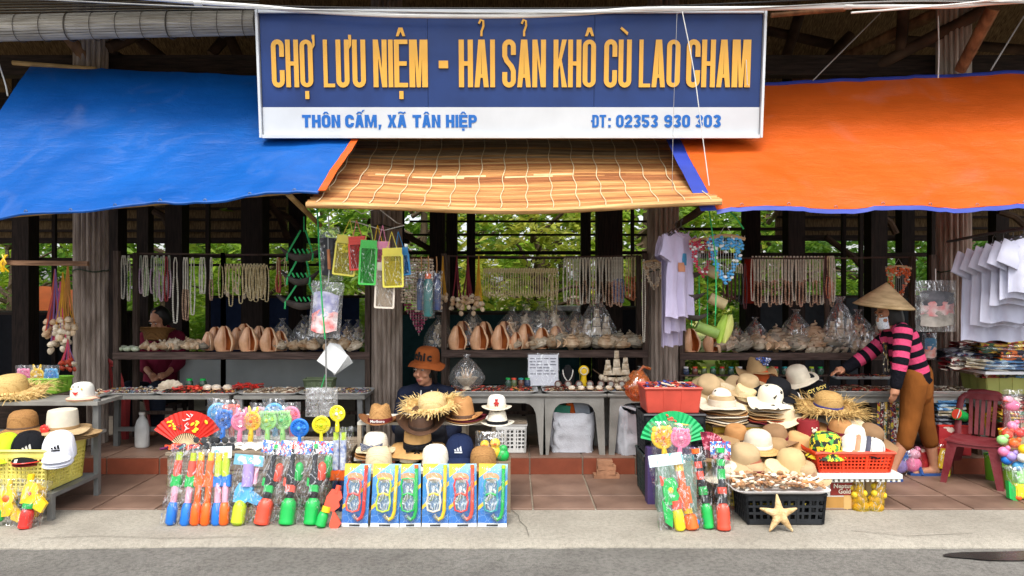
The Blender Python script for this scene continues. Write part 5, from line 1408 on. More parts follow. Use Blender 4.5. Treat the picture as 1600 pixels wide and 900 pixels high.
# things on the middle table
t = thing('paper_notice', 'printed white paper notice in a clear sleeve', 'notice', on(849, ZT+.03, 6.28), (R(-10), 0, 0))
PAPER = M('#dfe0ea', .5, .03); INKB = M('#3a3d55', .8)
MB().box(0, 0, 0, .255, .003, .262).build('sheet', PAPER, t, False)
for k in range(6):
    for j in range(4):
        if (k*3+j) % 7 == 5: continue
        MB().box(-.09+.058*j, -.004, .225-.026*k, .04+.012*((k+j) % 2), .002, .007).build('text_line', INKB, t, False)
MB().sheet(lambda u, v: (-.135+.27*u, -.008+.003*math.sin(9*u+5*v), -.005+.28*v), 8, 8).build('clear_sleeve', film(haze=.08), t)
t = thing('necklace_bust', 'black display bust wearing a pearl necklace', 'display', on(887, ZT+.03, 6.25))
MB().lathe([(.05, 0), (.055, .05), (.06, .10), (.045, .14), (.024, .16), (.022, .175), (.0005, .18)], 18, sy=.5).build('bust', M('#141416', .9), t)
MB().tube([(.05*math.sin(a*PI/12)*(1 if True else 1), -.034, .135-.085*math.cos((a-12)*PI/24)**2 if False else .05+.09*abs(a-12)/12) if False else (.042*math.sin((a-12)*PI/24), -.036+.012*abs(a-12)/12, .045+.095*(abs(a-12)/12)**1.4) for a in range(25)], [.006 if a % 2 else .004 for a in range(25)], 6).build('pearl_string', M('#dcd8cc', .3, spec=.6), t)
t = thing('toy_clock', 'yellow toy with round face on the table tray', 'toy', on(912, ZT+.03, 6.25))
MB().lathe([(.028, 0), (.03, .03), (.022, .08), (.025, .1)], 12).build('stand', P_['yellow'], t); MB().ell((0, -.005, .13), (.046, .022, .046), 14, 8).build('face_shell', P_['yellow'], t)
MB().tube([(.03*math.cos(k*PI/8), -.03, .13+.03*math.sin(k*PI/8)) for k in range(16)], .006, 6, True).build('ring', P_['cream'], t)
def disc_bangle():
    t = thing('round_compact', '', 'trinket'); MB().tube([(.026*math.cos(k*PI/10), 0, .028+.026*math.sin(k*PI/10)) for k in range(20)], .006, 6, True).build('ring', M('#6a3f34', .4, .3), t)
    MB().lathe([(.024, 0), (.02, .004), (.0005, .005)], 14, (0,0,0)).build('face', M('#a9a59b', .35, .2), t, loc=(0, .002, .028), rot=(R(90),0,0)); return t
for i, px in enumerate((872, 888, 905, 922, 939, 955, 972)): put('disc', disc_bangle, 'round framed trinket standing in the row before the paper notice', 'trinket', on(px, ZT+.035, 6.14), (R(-18),0,0), 'round trinkets on the middle table', .95)
def cowrie():
    t = thing('cowrie_shell', '', 'shell'); MB().ell((0,0,.016), (.03,.02,.018), 12, 7).build('dome', M('#e6dfd2', .25, .15, 20, spec=.6, c2='#c9b295'), t)
    MB().tube([(-.024,-.012,.006), (0,-.019,.004), (.024,-.012,.006)], .004, 5).build('lip', SH_L, t); return t
for i, px in enumerate((893, 908, 922, 936, 951, 966, 980)): put('cowrie', cowrie, 'glossy white cowrie shell in the row at the table edge', 'shell', on(px, ZT+.03, 6.04), (0,0,.1*i), 'cowrie shells on the middle table', 1.0)
def jar(lid, body):
    def mk():
        t = thing('glass_jar', '', 'jar'); MB().lathe([(.024,0),(.028,.004),(.028,.045),(.02,.055),(.02,.06)], 14).build('body', body, t); MB().lathe([(.022,0),(.022,.014),(.0005,.015)], 14, (0,0,.058)).build('lid', lid, t); return t
    return mk
JB = [M('#5a7a6a', .15, .2, spec=.7, trans=.5), M('#7d8a5a', .15, .2, spec=.7, trans=.4), M('#8a5a4a', .15, .2, spec=.7, trans=.4), M('#4a5a7a', .15, .2, spec=.7, trans=.4)]
JL = [P_['green'], P_['lime'], P_['coral'], P_['white'], P_['teal'], P_['red']]
for i, px in enumerate((794, 803, 814, 824)): put('jar%d' % (i % 4), jar(JL[(i*2) % 6], JB[i % 4]), 'small glass jar of beads beside the paper notice', 'jar', on(px, ZT+.03, 6.25), (0,0,0), 'glass jars on the middle table', .95)
# rows of little glass jars under the third shelf
for r_ in range(2):
    for i in range(16):
        px = 1072+14*i
        if r_ == 0 and 1105 < px < 1150: continue
        k = (i*5+r_*3) % 6
        put('jarR%d' % k, jar(JL[k], JB[k % 4]), 'little souvenir bottle in the ranks below the third shelf', 'bottle', on(px, ZT+.005+.11*r_, 6.34+.03*r_), (0,0,0), 'souvenir bottles below the third shelf', .92)
bs = thing('step_stand', 'narrow wooden stand raising the rear rank of souvenir bottles', 'stand', (W(1178,0,6.37).x, 6.385, ZT+.004))
MB().box(0, 0, .095, 1.28, .07, .014).build('board', SHELFW, bs, False)
for s in (-.62, 0, .62): MB().box(s, .02, 0, .02, .03, .095).build('support', SHELFW, bs, False)
# big clam, red packets on the left table
put('clamL', clam(SH_W), 'large white ribbed clam shell on the silver trays', 'shell', on(266, ZTL+.03, 6.14), (0,0,.3), None, (1.6,1.6,1.1))
for i, (px, c) in enumerate(((296,'lgreen'),(317,'lgreen'))): put('gj%d' % i, jar(P_['green'], M('#39503f', .2, .3, spec=.6)), 'dark jar with green lid among the red packets', 'jar', on(px, ZTL+.03, 6.24), (0,0,0), 'green lidded jars on the trays', 1.1)
bits('red packets of trinkets on the tray behind the white cowries', on(300, ZTL+.03, 6.12), .28, .12, [P_['red'], P_['coral'], M('#6b2a20')], 60, .016, .03, seed=4, rings=0, long_=.6)
bits('red coral sticks on the tray before the grey partition', on(385, ZTL+.03, 6.2), .2, .12, [P_['red'], M('#8a2f24')], 40, .018, .04, seed=5, rings=0, long_=.8)
for i, px in enumerate((324, 338, 355)): put('cowrie', cowrie, 'white cowrie lying among the red packets', 'shell', on(px, ZTL+.035, 6.1), (0,0,.4*i), 'cowries on the left trays', 1.3)
crate('plastic_basket', 'small green grey basket at the back of the trays below the paper cones', on(500, ZTL+.03, 6.27), .24, .1, .07, M('#6d7a5a', .5), 0, .02)
# ---------------------------------------------------------------- hanging necklaces
CW = M('#e6e2d6', .5, .1, 40, c2='#cdc6b4'); CC = M('#e0d2aa', .5, .15, 40, c2='#c0aa78'); CG = M('#b7bfae', .6, .15, 40)
BP = M('#a67fa0', .4, .3, 50, c2='#d9cfd0'); BK = M('#26262a', .4, .2); BR_ = M('#b06a4a', .4, .4, 60, c2='#d8cbb8'); BRED = M('#a02c34', .4, .2); BN = M('#3b4c86', .4, .3, 60, c2='#aab3cc'); BO = M('#b9562f', .4, .3, 50, c2='#d6a07c'); BGR = M('#7f9a68', .4, .3, 60, c2='#d8d6c0'); BMX = M('#b59a80', .45, .5, 70, c2='#6b4a40'); BDK = M('#5a1f28', .4, .3)
NK = {'w': necklace(.41, CW, CW, .12), 'wl': necklace(.46, CW, CW, .3, .02), 'mx': necklace(.43, CW, BMX, .52), 'mr': necklace(.43, CW, BR_, .52), 'bk': necklace(.36, CW, BK, .25), 'pu': necklace(.38, CG, BP, .35), 'gr': necklace(.38, CW, BGR, .3), 'rd': necklace(.40, BRED, BRED, .3), 'nv': necklace(.42, CW, BN, .5), 'or': necklace(.42, CC, BO, .5), 'cr': necklace(.22, CC, CC, .1, .012, .006, True), 'cl': necklace(.30, CC, CC, .1, .026, .005), 'th': necklace(.26, CC, CC, .05, .008, .004), 'dk': necklace(.4, BDK, BDK, .3)}
def hang(lst, Y, py, lab, grp, sl=1.0):
    for px, k, s in lst: put('nk'+k, NK[k], lab, 'necklace', W(px, py, Y), (0, 0, rnd(-.4,.4)), grp, (1.35, 1.35, s))
YN = YR+.34
hang([(192,'w',.95),(201,'w',1.0),(210,'bk',1.05),(220,'pu',.9),(229,'gr',.95),(238,'pu',.9),(246,'pu',1.0),(256,'gr',1.0),(264,'pu',1.0),(195,'bk',1.0),(226,'w',.9)], YN, 399, 'beaded shell necklace on the bar above the sea urchin shells', 'necklaces above the sea urchin shells')
hang([(243,'gr',1.05),(252,'pu',1.05),(260,'rd',1.0)], YN-.02, 401, 'coloured bead necklace hung behind the seated woman', 'coloured necklaces behind the seated woman')
hang([(274,'wl',1.28),(288,'mx',1.3),(292,'mx',1.32),(301,'wl',1.12),(314,'w',.8),(318,'w',.8),(330,'mx',.9)], YN, 402, 'long strand of small white shells hung by itself on the bar', 'long single strands on the first rack')
hang([(345+5.2*i, 'cr' if i % 3 else 'cl', 1.0+.08*(i % 4)) for i in range(14)], YN-.01, 412, 'short cream bead loop in the row above the melon shells', 'short bead loops on the first rack')
hang([(389+5.5*i, 'cl', .95+.06*(i % 3)) for i in range(6)], YN-.03, 414, 'cream bead loop with open end above the melon shells', 'open bead loops on the first rack')
hang([(434,'or',.75),(436,'rd',.8),(446,'th',1.0)], YN, 402, 'red and cream bead string beside the hanging coconut boats', 'bead strings beside the coconut boats')
hang([(757+3.9*i, 'th', .95+.12*((i*7) % 5)/5) for i in range(30)], YN+.02, 419, 'fine cream bead string in the thin curtain between the posts', 'thin bead curtain on the second rack')
hang([(883+5.1*i, ('w','mx','w','mx','mr')[i % 5] if i < 14 else 'mr', 1.0+.03*(i % 3)) for i in range(18)], YN, 400, 'long white necklace with brown beads above the tall shell ship', 'long white necklaces on the second rack')
hang([(962,'nv',1.0),(967,'nv',.98),(972,'nv',1.0)], YN, 400, 'long necklace with blue beads beside the orange ones', 'blue bead necklaces on the second rack')
hang([(980+4.6*i, 'or', .92+.03*(i % 3)) for i in range(6)], YN, 398, 'orange bead necklace at the end of the second rack', 'orange bead necklaces on the second rack')
hang([(860,'cl',1.2),(866,'cl',1.25)], YN-.02, 428, 'long cream bead loop hanging between the curtain and the white necklaces', 'long cream loops on the second rack')
hang([(1176+5.4*i, ('w','mx','mr','mx')[i % 4], .98+.04*(i % 3)) for i in range(24)], YN, 400, 'long white necklace with brown beads above the wrapped shells', 'long white necklaces on the third rack')
hang([(1294,'or',.9),(1290,'dk',.95),(1302,'w',1.0),(1298,'mr',.95)], YN-.02, 400, 'dark red and white necklace at the end of the third rack', 'dark necklaces on the third rack')
hang([(1152,'bk',.95),(1158,'bk',1.0),(1164,'dk',1.0),(1133,'dk',.8),(1140,'dk',.85),(1146,'dk',.8)], YN-.1, 412, 'dark bead necklace beside the blue heart chime', 'dark necklaces beside the blue heart')
put('nkbead', necklace(.70, CW, CW, .02, .012, .006), 'very long white pearl string hung beside the fluted column', 'necklace', W(1006, 405, 6.3), (0,0,0), None, 1.0)
# red cloth hanging in the third rack
o = MB().sheet(lambda u, v: (W(1164+14*u,0,6.9).x, 6.9+.02*math.sin(9*u), W(0,402+72*(1-v),6.9).z), 6, 6, .004).build('red_scarf', cloth('#a3301f')); tag(o, 'narrow red scarf hanging beside the long white necklaces', 'scarf')
# garlands of knotted cords
PK = [M(h, .8) for h in ('#c7456a', '#b54a3a', '#7a5a8a')]; YL = [M(h, .8) for h in ('#c99a2a', '#b8862a')]; DR = [M(h, .8) for h in ('#7a2430', '#5c1c28')]; BNc = [M(h, .8) for h in ('#7a4a2c', '#b07a3a')]
YG = 6.15
for key, cs, sh, px, py, s, sd, lab in (('gaP', PK, SH_B, 92, 420, 1.05, 1, 'pink and purple cord garland with shells beside the fluted column'), ('gaY', YL, SH_W, 104, 425, .95, 2, 'yellow cord garland with shells beside the fluted column'), ('gaR', BNc, SH_B, 112, 412, 1.1, 3, 'brown cord garland with shells against the fluted column'), ('gaQ', PK, SH_W, 100, 440, 1.0, 9, 'reddish cord garland hanging behind the pink one')):
    put(key, garland(cs, sh, 11, .5, sd, .07), lab, 'garland', W(px-6, py, YG), (0,0,0), None, s*1.3)
for key, cs, px, s, sd, lab in (('gb1', YL, 692, .85, 4, 'yellow cord garland hanging beside the bottle pouches'), ('gb2', DR, 714, .95, 5, 'dark red cord garland hanging against the thin posts'), ('gb3', DR, 731, .9, 6, 'maroon cord garland hanging beside the yellow one'), ('gb4', YL, 748, .95, 7, 'mustard cord garland beside the thin bead curtain')):
    put(key, garland(cs, SH_B, 9, .5, sd, .055), lab, 'garland', W(px, 400, 6.35), (0,0,0), None, s*1.15)
put('gcl', garland(PK, M('#a83a22', .5), 12, .25, 11, .06), 'red coral bunch hanging low against the fluted column', 'garland', W(106, 530, 6.1), (0,0,0), None, 1.0)
o = MB().bar(W(-30, 410, 6.12), W(138, 412, 6.16), .035, .04).build('wooden_pole', wood('#8a6a52', '#6a4d3a')); tag(o, 'wooden pole carrying the shell garlands beside the column', 'pole')
t = thing('yellow_ribbon_bundle', 'bundle of yellow ribbons knotted over the wooden pole', 'ribbon', W(8, 404, 6.1))
for k in range(6): MB().tube([(rnd(-.03,.03), -.01, .03), (rnd(-.04,.04), -.03, -.04), (rnd(-.05,.06), -.02, -.11)], .006, 4).build('ribbon', P_['yellow'], t)
# mobiles and heart chimes
put('htB', heart_chime(P_['sky'], P_['white']), 'heart shaped chime of blue shells', 'wind chime', W(1134, 374, 5.55), (0,0,0), None, 1.12)
put('htR', heart_chime(M('#b8324a', .4, .2), P_['white']), 'heart shaped chime of red shells behind the blue one', 'wind chime', W(1098, 378, 5.62), (0,0,.3), None, .9)
put('htO', heart_chime(M('#d8622c', .4, .2), SH_W), 'heart shaped chime of orange shells above the conical hat', 'wind chime', W(1404, 420, 6.25), (0,0,0), None, .85)
put('htW', heart_chime(M('#cbbba5', .5, .2), SH_B), 'heart shaped chime of natural shells on the fluted column', 'wind chime', W(1022, 411, 6.25), (0,0,0), None, .75)
t = thing('shell_curtain', 'tapering mobile of white and maroon shells under the phone pouches', 'wind chime', W(652, 404, 5.95)); rg = random.Random(8); mA, mB_ = M('#cfc2b0', .5, .2, 30, c2='#a88f7c'), M('#7a2a4a', .4)
MB().tube([(-.13,0,0), (.13,0,0)], .006, 5).build('hanger_bar', POLE, t)
D = {mA: MB(), mB_: MB()}
for k in range(12):
    x = -.12+.022*k; L_ = .36+.26*(1-abs(k-6)/6)
    MB().tube([(x,0,0), (x,0,-L_)], .0012, 3).build('string', CW, t)
    for i in range(int(L_/.024)):
        z = -.012-.024*i; hrt = z < -.36 and abs(z+.36-(-.17)*(1-abs(x)/.13)) < .09
        D[mB_ if hrt else mA].ell((x+rg.uniform(-.006,.006), rg.uniform(-.02,.02), z), (.014, .009, .011), 6, 4, (rg.uniform(-.7,.7), rg.uniform(-.7,.7), 0))
kind(link('shell_beads', multi_mesh(D, 'shell_beads'), t), 'stuff')
# coconut boats strung on green rope
GRP = M('#2fae62', .7)
t = thing('coconut_boat_mobile', 'dark coconut husk boats strung one below another on green rope', 'ornament', W(475, 362, 5.9))
HUSK = M('#4a4440', .8, .3, 14, .5, 60)
for k, (dx, z, L_) in enumerate(((-.02,-.16,.30),(-.03,-.40,.34),(-.01,-.64,.42))):
    z = -.19-.19*k; L2 = (.34, .30, .42)[k]
    def bf(u, v, L2=L2, z=z, dx=dx):
        x = (u-.5)*L2; s_ = math.sin(PI*(.03+.94*u))**.6; a = PI*(v); return (dx+x, .06*s_*math.cos(a), z - .055*s_*math.sin(a) + .10*(2*u-1)**2*.7)
    MB().sheet(bf, 16, 8, .008).build('boat_hull', HUSK, t)
    for s_ in (-1, 1): MB().tube([(dx*.3+s_*.02, 0, z+.2), (dx+s_*L2*.3, -.04, z+.01), (dx+s_*L2*.30, -.055, z-.045)], .008, 5).build('rope', GRP, t)
    for q in range(4): MB().tube([(dx-.05+.035*q, -.05, z+.05), (dx-.03+.035*q, -.05, z+.015)], .007, 5).build('knot', GRP, t)
MB().tube([(0,0,.12), (0,0,0)], .006, 5).build('rope', GRP, t)
t = thing('coconut_wind_chime', 'dark coconut husk chime with cut bamboo pieces on green cords', 'wind chime', W(1098, 398, 5.72))
for k, (dx, z, sx) in enumerate(((-.09,-.14,1),(.05,-.13,.9),(-.08,-.31,1),(.10,-.36,.9),(-.06,-.47,1.1),(.02,-.58,1.2))):
    m = HUSK if k % 2 == 0 else (M('#b9a87c', .6, .2) if k < 4 else M('#7d9a4a', .6, .2))
    if k % 2: MB().tube([(dx-.06*sx, -.03, z+.03), (dx+.07*sx, -.05, z-.03)], .042, 12).build('bamboo_cup', m, t)
    else: MB().sheet(lambda u, v, dx=dx, z=z, sx=sx: (dx+(u-.5)*.22*sx, .05*math.sin(PI*u)*math.cos(PI*v), z-.045*math.sin(PI*u)*math.sin(PI*v)+.02*(2*u-1)**2), 12, 6, .008).build('husk', m, t)
for k in range(4): MB().tube([(-.1+.07*k, 0, .02), (-.09+.06*k, -.02, -.55)], .004, 4).build('cord', GRP, t)
MB().bar((-.16, 0, .02), (.16, 0, .02), .02).build('hanger_bar', POLE, t)
for k, (dx, m) in enumerate(((.11, M('#8fae3e', .5)), (.15, M('#b9bf6a', .5)))):
    def lf(u, v, dx=dx): return (dx+(u-.5)*.09*math.sin(PI*(.1+.8*v))+.05*v, -.05-.03*math.sin(PI*u), -.68+.22*v)
    MB().sheet(lf, 5, 8, .002).build('paper_leaf', m, t)
# ---------------------------------------------------------------- hangers with pouches, bags
t = thing('wire_hanger', 'bent white wire clothes hanger carrying the phone pouches', 'hanger', W(580, 345, 5.5)); 
h0 = W(580, 345, 5.5)
MB().tube([W(x, y, 5.5)-h0 for x, y in ((537,328),(546,332),(541,322),(552,326),(565,334),(590,325),(620,348),(632,352),(600,360),(560,348),(545,345))], .004, 5).build('wire', WP, t)
clr = lambda c: M(c, .35, .05, 12, spec=.5)
for px, py, c, w, h, r_, lab, crd in ((547, 343, '#e8dc5a', .17, .36, .12, 'pale yellow phone pouch behind the red one', None), (557, 344, '#dd4436', .145, .31, -.06, 'red phone pouch on a pink cord', '#e07a7a'), (578, 350, '#4fce5a', .13, .39, .05, 'green phone pouch with clear window', '#b9e06a'), (590, 352, '#f0c81e', .13, .35, -.04, 'amber phone pouch tucked behind the green one', None), (598, 352, '#f29ac0', .12, .36, .02, 'pink phone pouch beside the amber one', None), (612, 362, '#eee25a', .155, .35, -.03, 'bright yellow phone pouch with red stripe', '#f0e060'), (604, 385, '#e4d8c8', .15, .40, .04, 'cream phone pouch hanging lowest in the cluster', '#e4d8c8'), (622, 362, '#2f8fd0', .13, .27, -.1, 'blue phone pouch at the edge of the cluster', None)):
    k = {547:.03, 557:0, 578:-.01, 590:.03, 598:.02, 612:-.03, 604:.01, 622:.05}[px]
    WTINT[clr(c)] = c
    pouch(lab, W(px, py, 5.46+k), clr(c), w, h-.06, (0, r_, .1*r_), clr('#c9cfd8') if px in (604, 612) else None, clr(crd or c), None, .12)
def flask(label, px, py, c, capc, Y, s=1.0, h=.26, cat='bottle'):
    t = thing('water_bottle', label, cat, W(px, py, Y)); t.scale = (s,)*3
    MB().lathe([(.0005,-h), (.03,-h+.004), (.034,-h+.02), (.034,-.08), (.026,-.06), (.02,-.05)], 14).build('body', c, t)
    MB().lathe([(.022,-.05), (.024,-.046), (.024,-.016), (.018,-.012), (.0005,-.011)], 12).build('lid', capc, t)
    MB().tube([(0,0,-.012), (.004,0,.05), (0,0,.12)], .004, 4).build('cord', M('#b98a5a', .8), t); bag(t, .1, h+.02, .09, film(haze=.05), 3, z=-h-.01)
    return t
flask('tall navy bottle in clear film under the hanger', 658, 425, M('#4a5c86', .3, .2, 30, c2='#2e3c60'), P_['grey'], 5.75, 1.0, .30)
flask('teal bottle with orange lid in clear film', 669, 425, M('#3d7a7a', .25, .1), P_['orange'], 5.7, 1.05, .33)
flask('smoky blue bottle in clear film beside the teal one', 682, 425, M('#3f4c78', .25, .2, 20), P_['navy'], 5.76, 1.0, .30)
def hangbag(label, px, py, w, h, Y, mats, seed, name='hanging_bag', rot=(0,0,0)):
    t = thing(name, label, 'bag', W(px, py, Y), rot)
    rg = random.Random(seed)
    for k, m in enumerate(mats):
        mb = MB(); zc = -h*(.25+.6*(k+.5)/len(mats))
        mb.sheet(lambda u, v: ((u-.5)*w*.8, -.02+.03*math.sin(PI*u)*-1+.012*noise.noise(Vector((u*5, v*5, seed+k))), zc+(v-.5)*h*.75/len(mats)*(1+.2*math.sin(u*4))), 8, 6, .02)
        mb.build('folded_item', m, t)
    bag(t, w, h, .09, film(haze=.14, gloss=.2), seed, z=-h)
    MB().tube([(0,0,-.01), (0,0,.09)], .004, 4).build('cord', WC, t)
    return t
hangbag('tall bag of folded black umbrellas tied with green rope', 514, 355, .17, .41, 5.6, [M('#34363c', .4, .2), M('#3b3d42', .4, .2), M('#2e2f36', .4)], 3, rot=(0,-.06,0))
hangbag('clear bag of swim caps in blue and red', 513, 440, .24, .42, 5.55, [M('#5a5a8c', .5, .3, 14, c2='#c9c9d8'), M('#cc4a48', .5, .3, 14, c2='#e8e0e0')], 5, rot=(0,.08,0))
t = thing('umbrella_roll', 'orange handled umbrella roll showing through the black umbrella bag', 'umbrella', W(513, 400, 5.54)); MB().tube([(0,0,.05), (.008,0,-.10)], .012, 8).build('handle', M('#c98258', .5), t); MB().tube([(0,0,.05), (-.002,0,.14)], .006, 6).build('tip', P_['grey'], t)
t = thing('paper_sheaf', 'sheaf of white paper cards hung as a diamond on a string', 'paper', W(511, 532, 5.6))
for k in range(7):
    a = -.16+.055*k; m = M('#d9dcdc', .6, .05)
    MB().box(0, -.03+.01*k, -.20, .17, .004, .17, (0, PI/4+a, 0)).build('card', m, t, False)
MB().tube([(0,-.04,.30), (.0,-.04,-.02), (.004,-.04,-.38)], .005, 4).build('string', GC, t)
t = thing('hanging_clear_bags', 'bunch of empty clear plastic bags hung below the paper sheaf', 'bag', W(502, 606, 5.6))
for k in range(5): bag(t, .10, .22, .03, film(haze=.30, gloss=.3), 20+k, x=-.07+.035*k, y=.02*(k % 3), z=-.22, name='clear_bag')
MB().tube([(0,0,0), (.03,0,.10)], .004, 4).build('string', GRP, t)
t = thing('green_rope', 'green rope tied at the awning corner and dropping beside the umbrella bag', 'rope', W(497, 300, 5.5)); g0 = W(497, 300, 5.5)
MB().tube([W(x, y, 5.5)-g0 for x, y in ((500,296),(494,310),(497,350),(499,400),(503,470),(508,530))], .006, 5).build('strand', GRP, t); MB().ell((0,0,0), (.02,.02,.014), 8, 5).build('knot', GRP, t)
t = thing('green_rope', 'green rope tied under the hem of the orange awning', 'rope', W(1140, 330, 5.4)); g0 = W(1140, 330, 5.4)
MB().tube([W(x, y, 5.4)-g0 for x, y in ((1108,328),(1118,400),(1119,455),(1118,490))], .005, 5).build('strand', GRP, t); MB().tube([W(x, y, 5.4)-g0 for x, y in ((1138,328),(1150,340),(1162,358))], .006, 5).build('strand', GRP, t)
# driftwood branch carrying the lavender shirts
o = MB().tube([W(1058,352,5.9), W(1085,335,5.7), W(1115,312,5.5)], [.025,.032,.03], 8).build('branch_pole', POLED); tag(o, 'crooked dark branch from which the lavender shirts hang', 'pole')
LAV = M('#c2b9d6', .9, .06, 6, .2, 200, spec=.1); WS = M('#c6c7da', .9, .05, 6, .2, 200, spec=.1)
shirt('front lavender t-shirt with a small blue print', W(1064, 356, 5.62), LAV, .30, .68, (0,0,R(38)), [(M('#3d86b0', .8), .02, -.24, .07, .09), (M('#c98a6a', .8), -.02, -.30, .06, .07)], None, 1)
shirt('lavender t-shirt hanging behind the printed one', W(1056, 358, 5.76), LAV, .30, .80, (0,0,R(45)), None, None, 3)
shirt('longest lavender t-shirt hanging against the fluted column', W(1050, 360, 5.88), LAV, .26, .92, (0,0,R(40)), None, None, 5)
o = MB().tube([W(1480,378,5.95), W(1540,366,5.6), W(1640,352,5.2)], .012, 6).build('hanging_rail', M('#5a5a5a', .4, metal=.6)); tag(o, 'thin metal rail from which the white shirts hang', 'rail')
PRT = [(M('#6a4040', .8, .4, 30, c2='#b9a0a0'), -.02, -.34, .09, .10), (M('#44485e', .8), -.01, -.43, .06, .05)]
for i, (px, py, Y, h, lab, pr) in enumerate(((1551, 381, 5.62, .74, 'foremost white t-shirt with a round chest print', PRT), (1568, 376, 5.52, .64, 'white t-shirt directly behind the printed one', None), (1583, 372, 5.43, .62, 'white t-shirt third along the metal rail', None), (1599, 368, 5.34, .50, 'white t-shirt fourth along the metal rail', None), (1614, 364, 5.26, .47, 'white t-shirt fifth along the metal rail', None), (1630, 360, 5.2, .44, 'white t-shirt last along the metal rail', None))):
    shirt(lab, W(px, py, Y), WS, .43 if i == 0 else .42, h, (0,0,R(-8 if i == 0 else -14)), pr, None, i*1.3)
hangbag('knotted clear bag stuffed with red and white cloth hanging on the column', 1462, 438, .32, .40, 5.75, [M('#6a6a70', .6, .3, 12), M('#b8323e', .6, .4, 10, c2='#d8d0cc'), M('#b7b0a6', .7, .3)], 9)
hangbag('small blister bag of toys hanging behind the striped sweater', 1452, 520, .12, .22, 6.0, [M('#4f8ab0', .5, .3), M('#c8583a', .5, .3, 12, c2='#e8e0d8')], 12)
# ================================================================ GOODS IN FRONT
def gz(px, py):                        # point on the pavement / lower floor seen at a pixel
    Y = F*EYE/(py-450); return Vector(((px-800)/F*Y, Y, 0))
YEL = M('#e6dc7a', .4, .08, 8, .1, 60, spec=.5, c2='#d6c85c'); YEL2 = M('#d8c34e', .45, .1, 8)
STRAW = weave('#d8b878', '#a8834a'); STRAWL = weave('#e2cfa2', '#bda276'); TAN = weave('#b98550', '#8d5f35', 170); CREAM = M('#d3cab6', .8, .06, 20, .35, 240, spec=.15); WHITE = M('#dad8d0', .8, .04, 20, .3, 240, spec=.15)
BEIGE = M('#b69d78', .85, .08, 12, .3, 240, spec=.15); BEIGE2 = M('#a1845e', .85, .08, 12, .3, 240, spec=.15); BROWN = M('#5e4636', .6, .15, 10, .25, 90, spec=.3); CAMEL = M('#b48352', .75, .12, 10, .3, 160, spec=.2); BLACK = cloth('#17181c'); FRINGE = M('#d9be84', .75, .25, 30, c2='#b08f52', spec=.2); NAV = cloth('#1c2746'); WEATH = wood('#8d7f6e', '#6a5e50', 6, .8, 'X')
ORANGE_C = cloth('#b8562c'); MAROON = cloth('#6a2430')
# ---------------------------------------------------------------- hat stand by the road end
t = thing('metal_display_stand', 'grey metal stand carrying the yellow crate of caps', 'stand', gz(60, 812))
s0 = gz(60, 812)
def lp(px, py, Y): return W(px, py, Y)-s0
for px, py, top in ((80, 812, .17), (-120, 812, .17)):
    p = gz(px, py)-s0; MB().box(p.x, p.y, 0, .035, .035, top).build('leg', GREYM, t, False)
for px, py in ((152, 775), (-70, 775)):
    p = gz(px, py)-s0; MB().box(p.x, p.y, 0, .035, .035, .70).build('leg', GREYM, t, False)
p1, p2 = gz(80, 812)-s0, gz(152, 775)-s0
xl = (gz(-120, 812)-s0).x
MB().box((p1.x+xl)/2, (p1.y+p2.y)/2, .14, p1.x-xl+.02, p2.y-p1.y+.03, .025).build('lower_shelf', GREYM, t, False)
xr2, xl2 = p2.x, (gz(-70,775)-s0).x
MB().box((xr2+xl2)/2, p2.y-.10+.22, .66, xr2-xl2+.06, .34, .025).build('upper_shelf', GREYT, t, False)
MB().box((xr2+xl2)/2, p2.y+.02, .44, xr2-xl2, .2, .02).build('middle_shelf', GREYT, t, False)
ys = s0.y
crate('plastic_crate', 'yellow perforated crate full of caps on the metal stand', (W(12,0,5.0).x, 5.02, .168), .78, .42, .27, YEL, 0, .024)
zc = .40
cap('lime green cap at the end of the yellow crate', on(8, zc-.005, 4.93), (R(8),0,R(15)), M('#b5d61e', .8, .05), s=1.06)
cap('black sports cap with white stripes on its visor in the yellow crate', on(45, zc-.0, 4.92), (R(6),0,R(28)), BLACK, None, WHITE, WHITE, True, 1.16, None, P_['red'])
cap('white sports cap on top of the white pile in the yellow crate', on(92, zc+.012, 4.90), (R(8),0,R(22)), M('#e4e6ee', .8, .04), None, BLACK, None, True, 1.1)
for k in range(2): cap('white cap lower in the pile under the black marked one', on(92+k*2, zc-.024+.012*k, 4.90+.004*k), (R(8),0,R(22)), M('#d6d9e4', .8, .04), group='white caps stacked in the yellow crate', s=1.08)
cap('red edged cap underneath the black striped one', on(45, zc-.022, 4.93), (R(6),0,R(28)), BLACK, M('#8c2a2a', .8), s=1.14)
# hats on the middle and upper shelf behind the crate
hat('brown straw bucket hat beside the cream one on the stand', on(36, .50, 5.18), .135, .092, .125, 'round', weave('#a97c4a', '#7d5730'), brim_mat=weave('#a97c4a', '#7d5730'), droop=.5, band=BROWN, band_h=.012)
hat('cream hat with tan brim and a red flower', on(98, .50, 5.12), .165, .098, .135, 'flat', CREAM, BEIGE2, BEIGE, droop=.3, band_h=.02, wave=.006)
fl = thing('fabric_flower', 'red fabric flower pinned on the cream hat', 'flower', on(70, .545, 5.0))
for k in range(8): MB().ell((.018*math.cos(k*PI/4), -.004, .018*math.sin(k*PI/4)), (.016, .008, .014), 7, 5, (0, k, 0)).build('petal', P_['red'], fl)
MB().ell((0,-.01,0), (.012,.008,.012), 7, 5).build('centre', P_['coral'], fl)
for k in range(3): hat('tan straw hat stacked below the cream one with the flower', on(116+3*k, .45+.014*k, 5.22), .15, .09, .04, 'flat', BEIGE2, None, BEIGE2, droop=.2, group='tan hats stacked on the stand', ph=k)
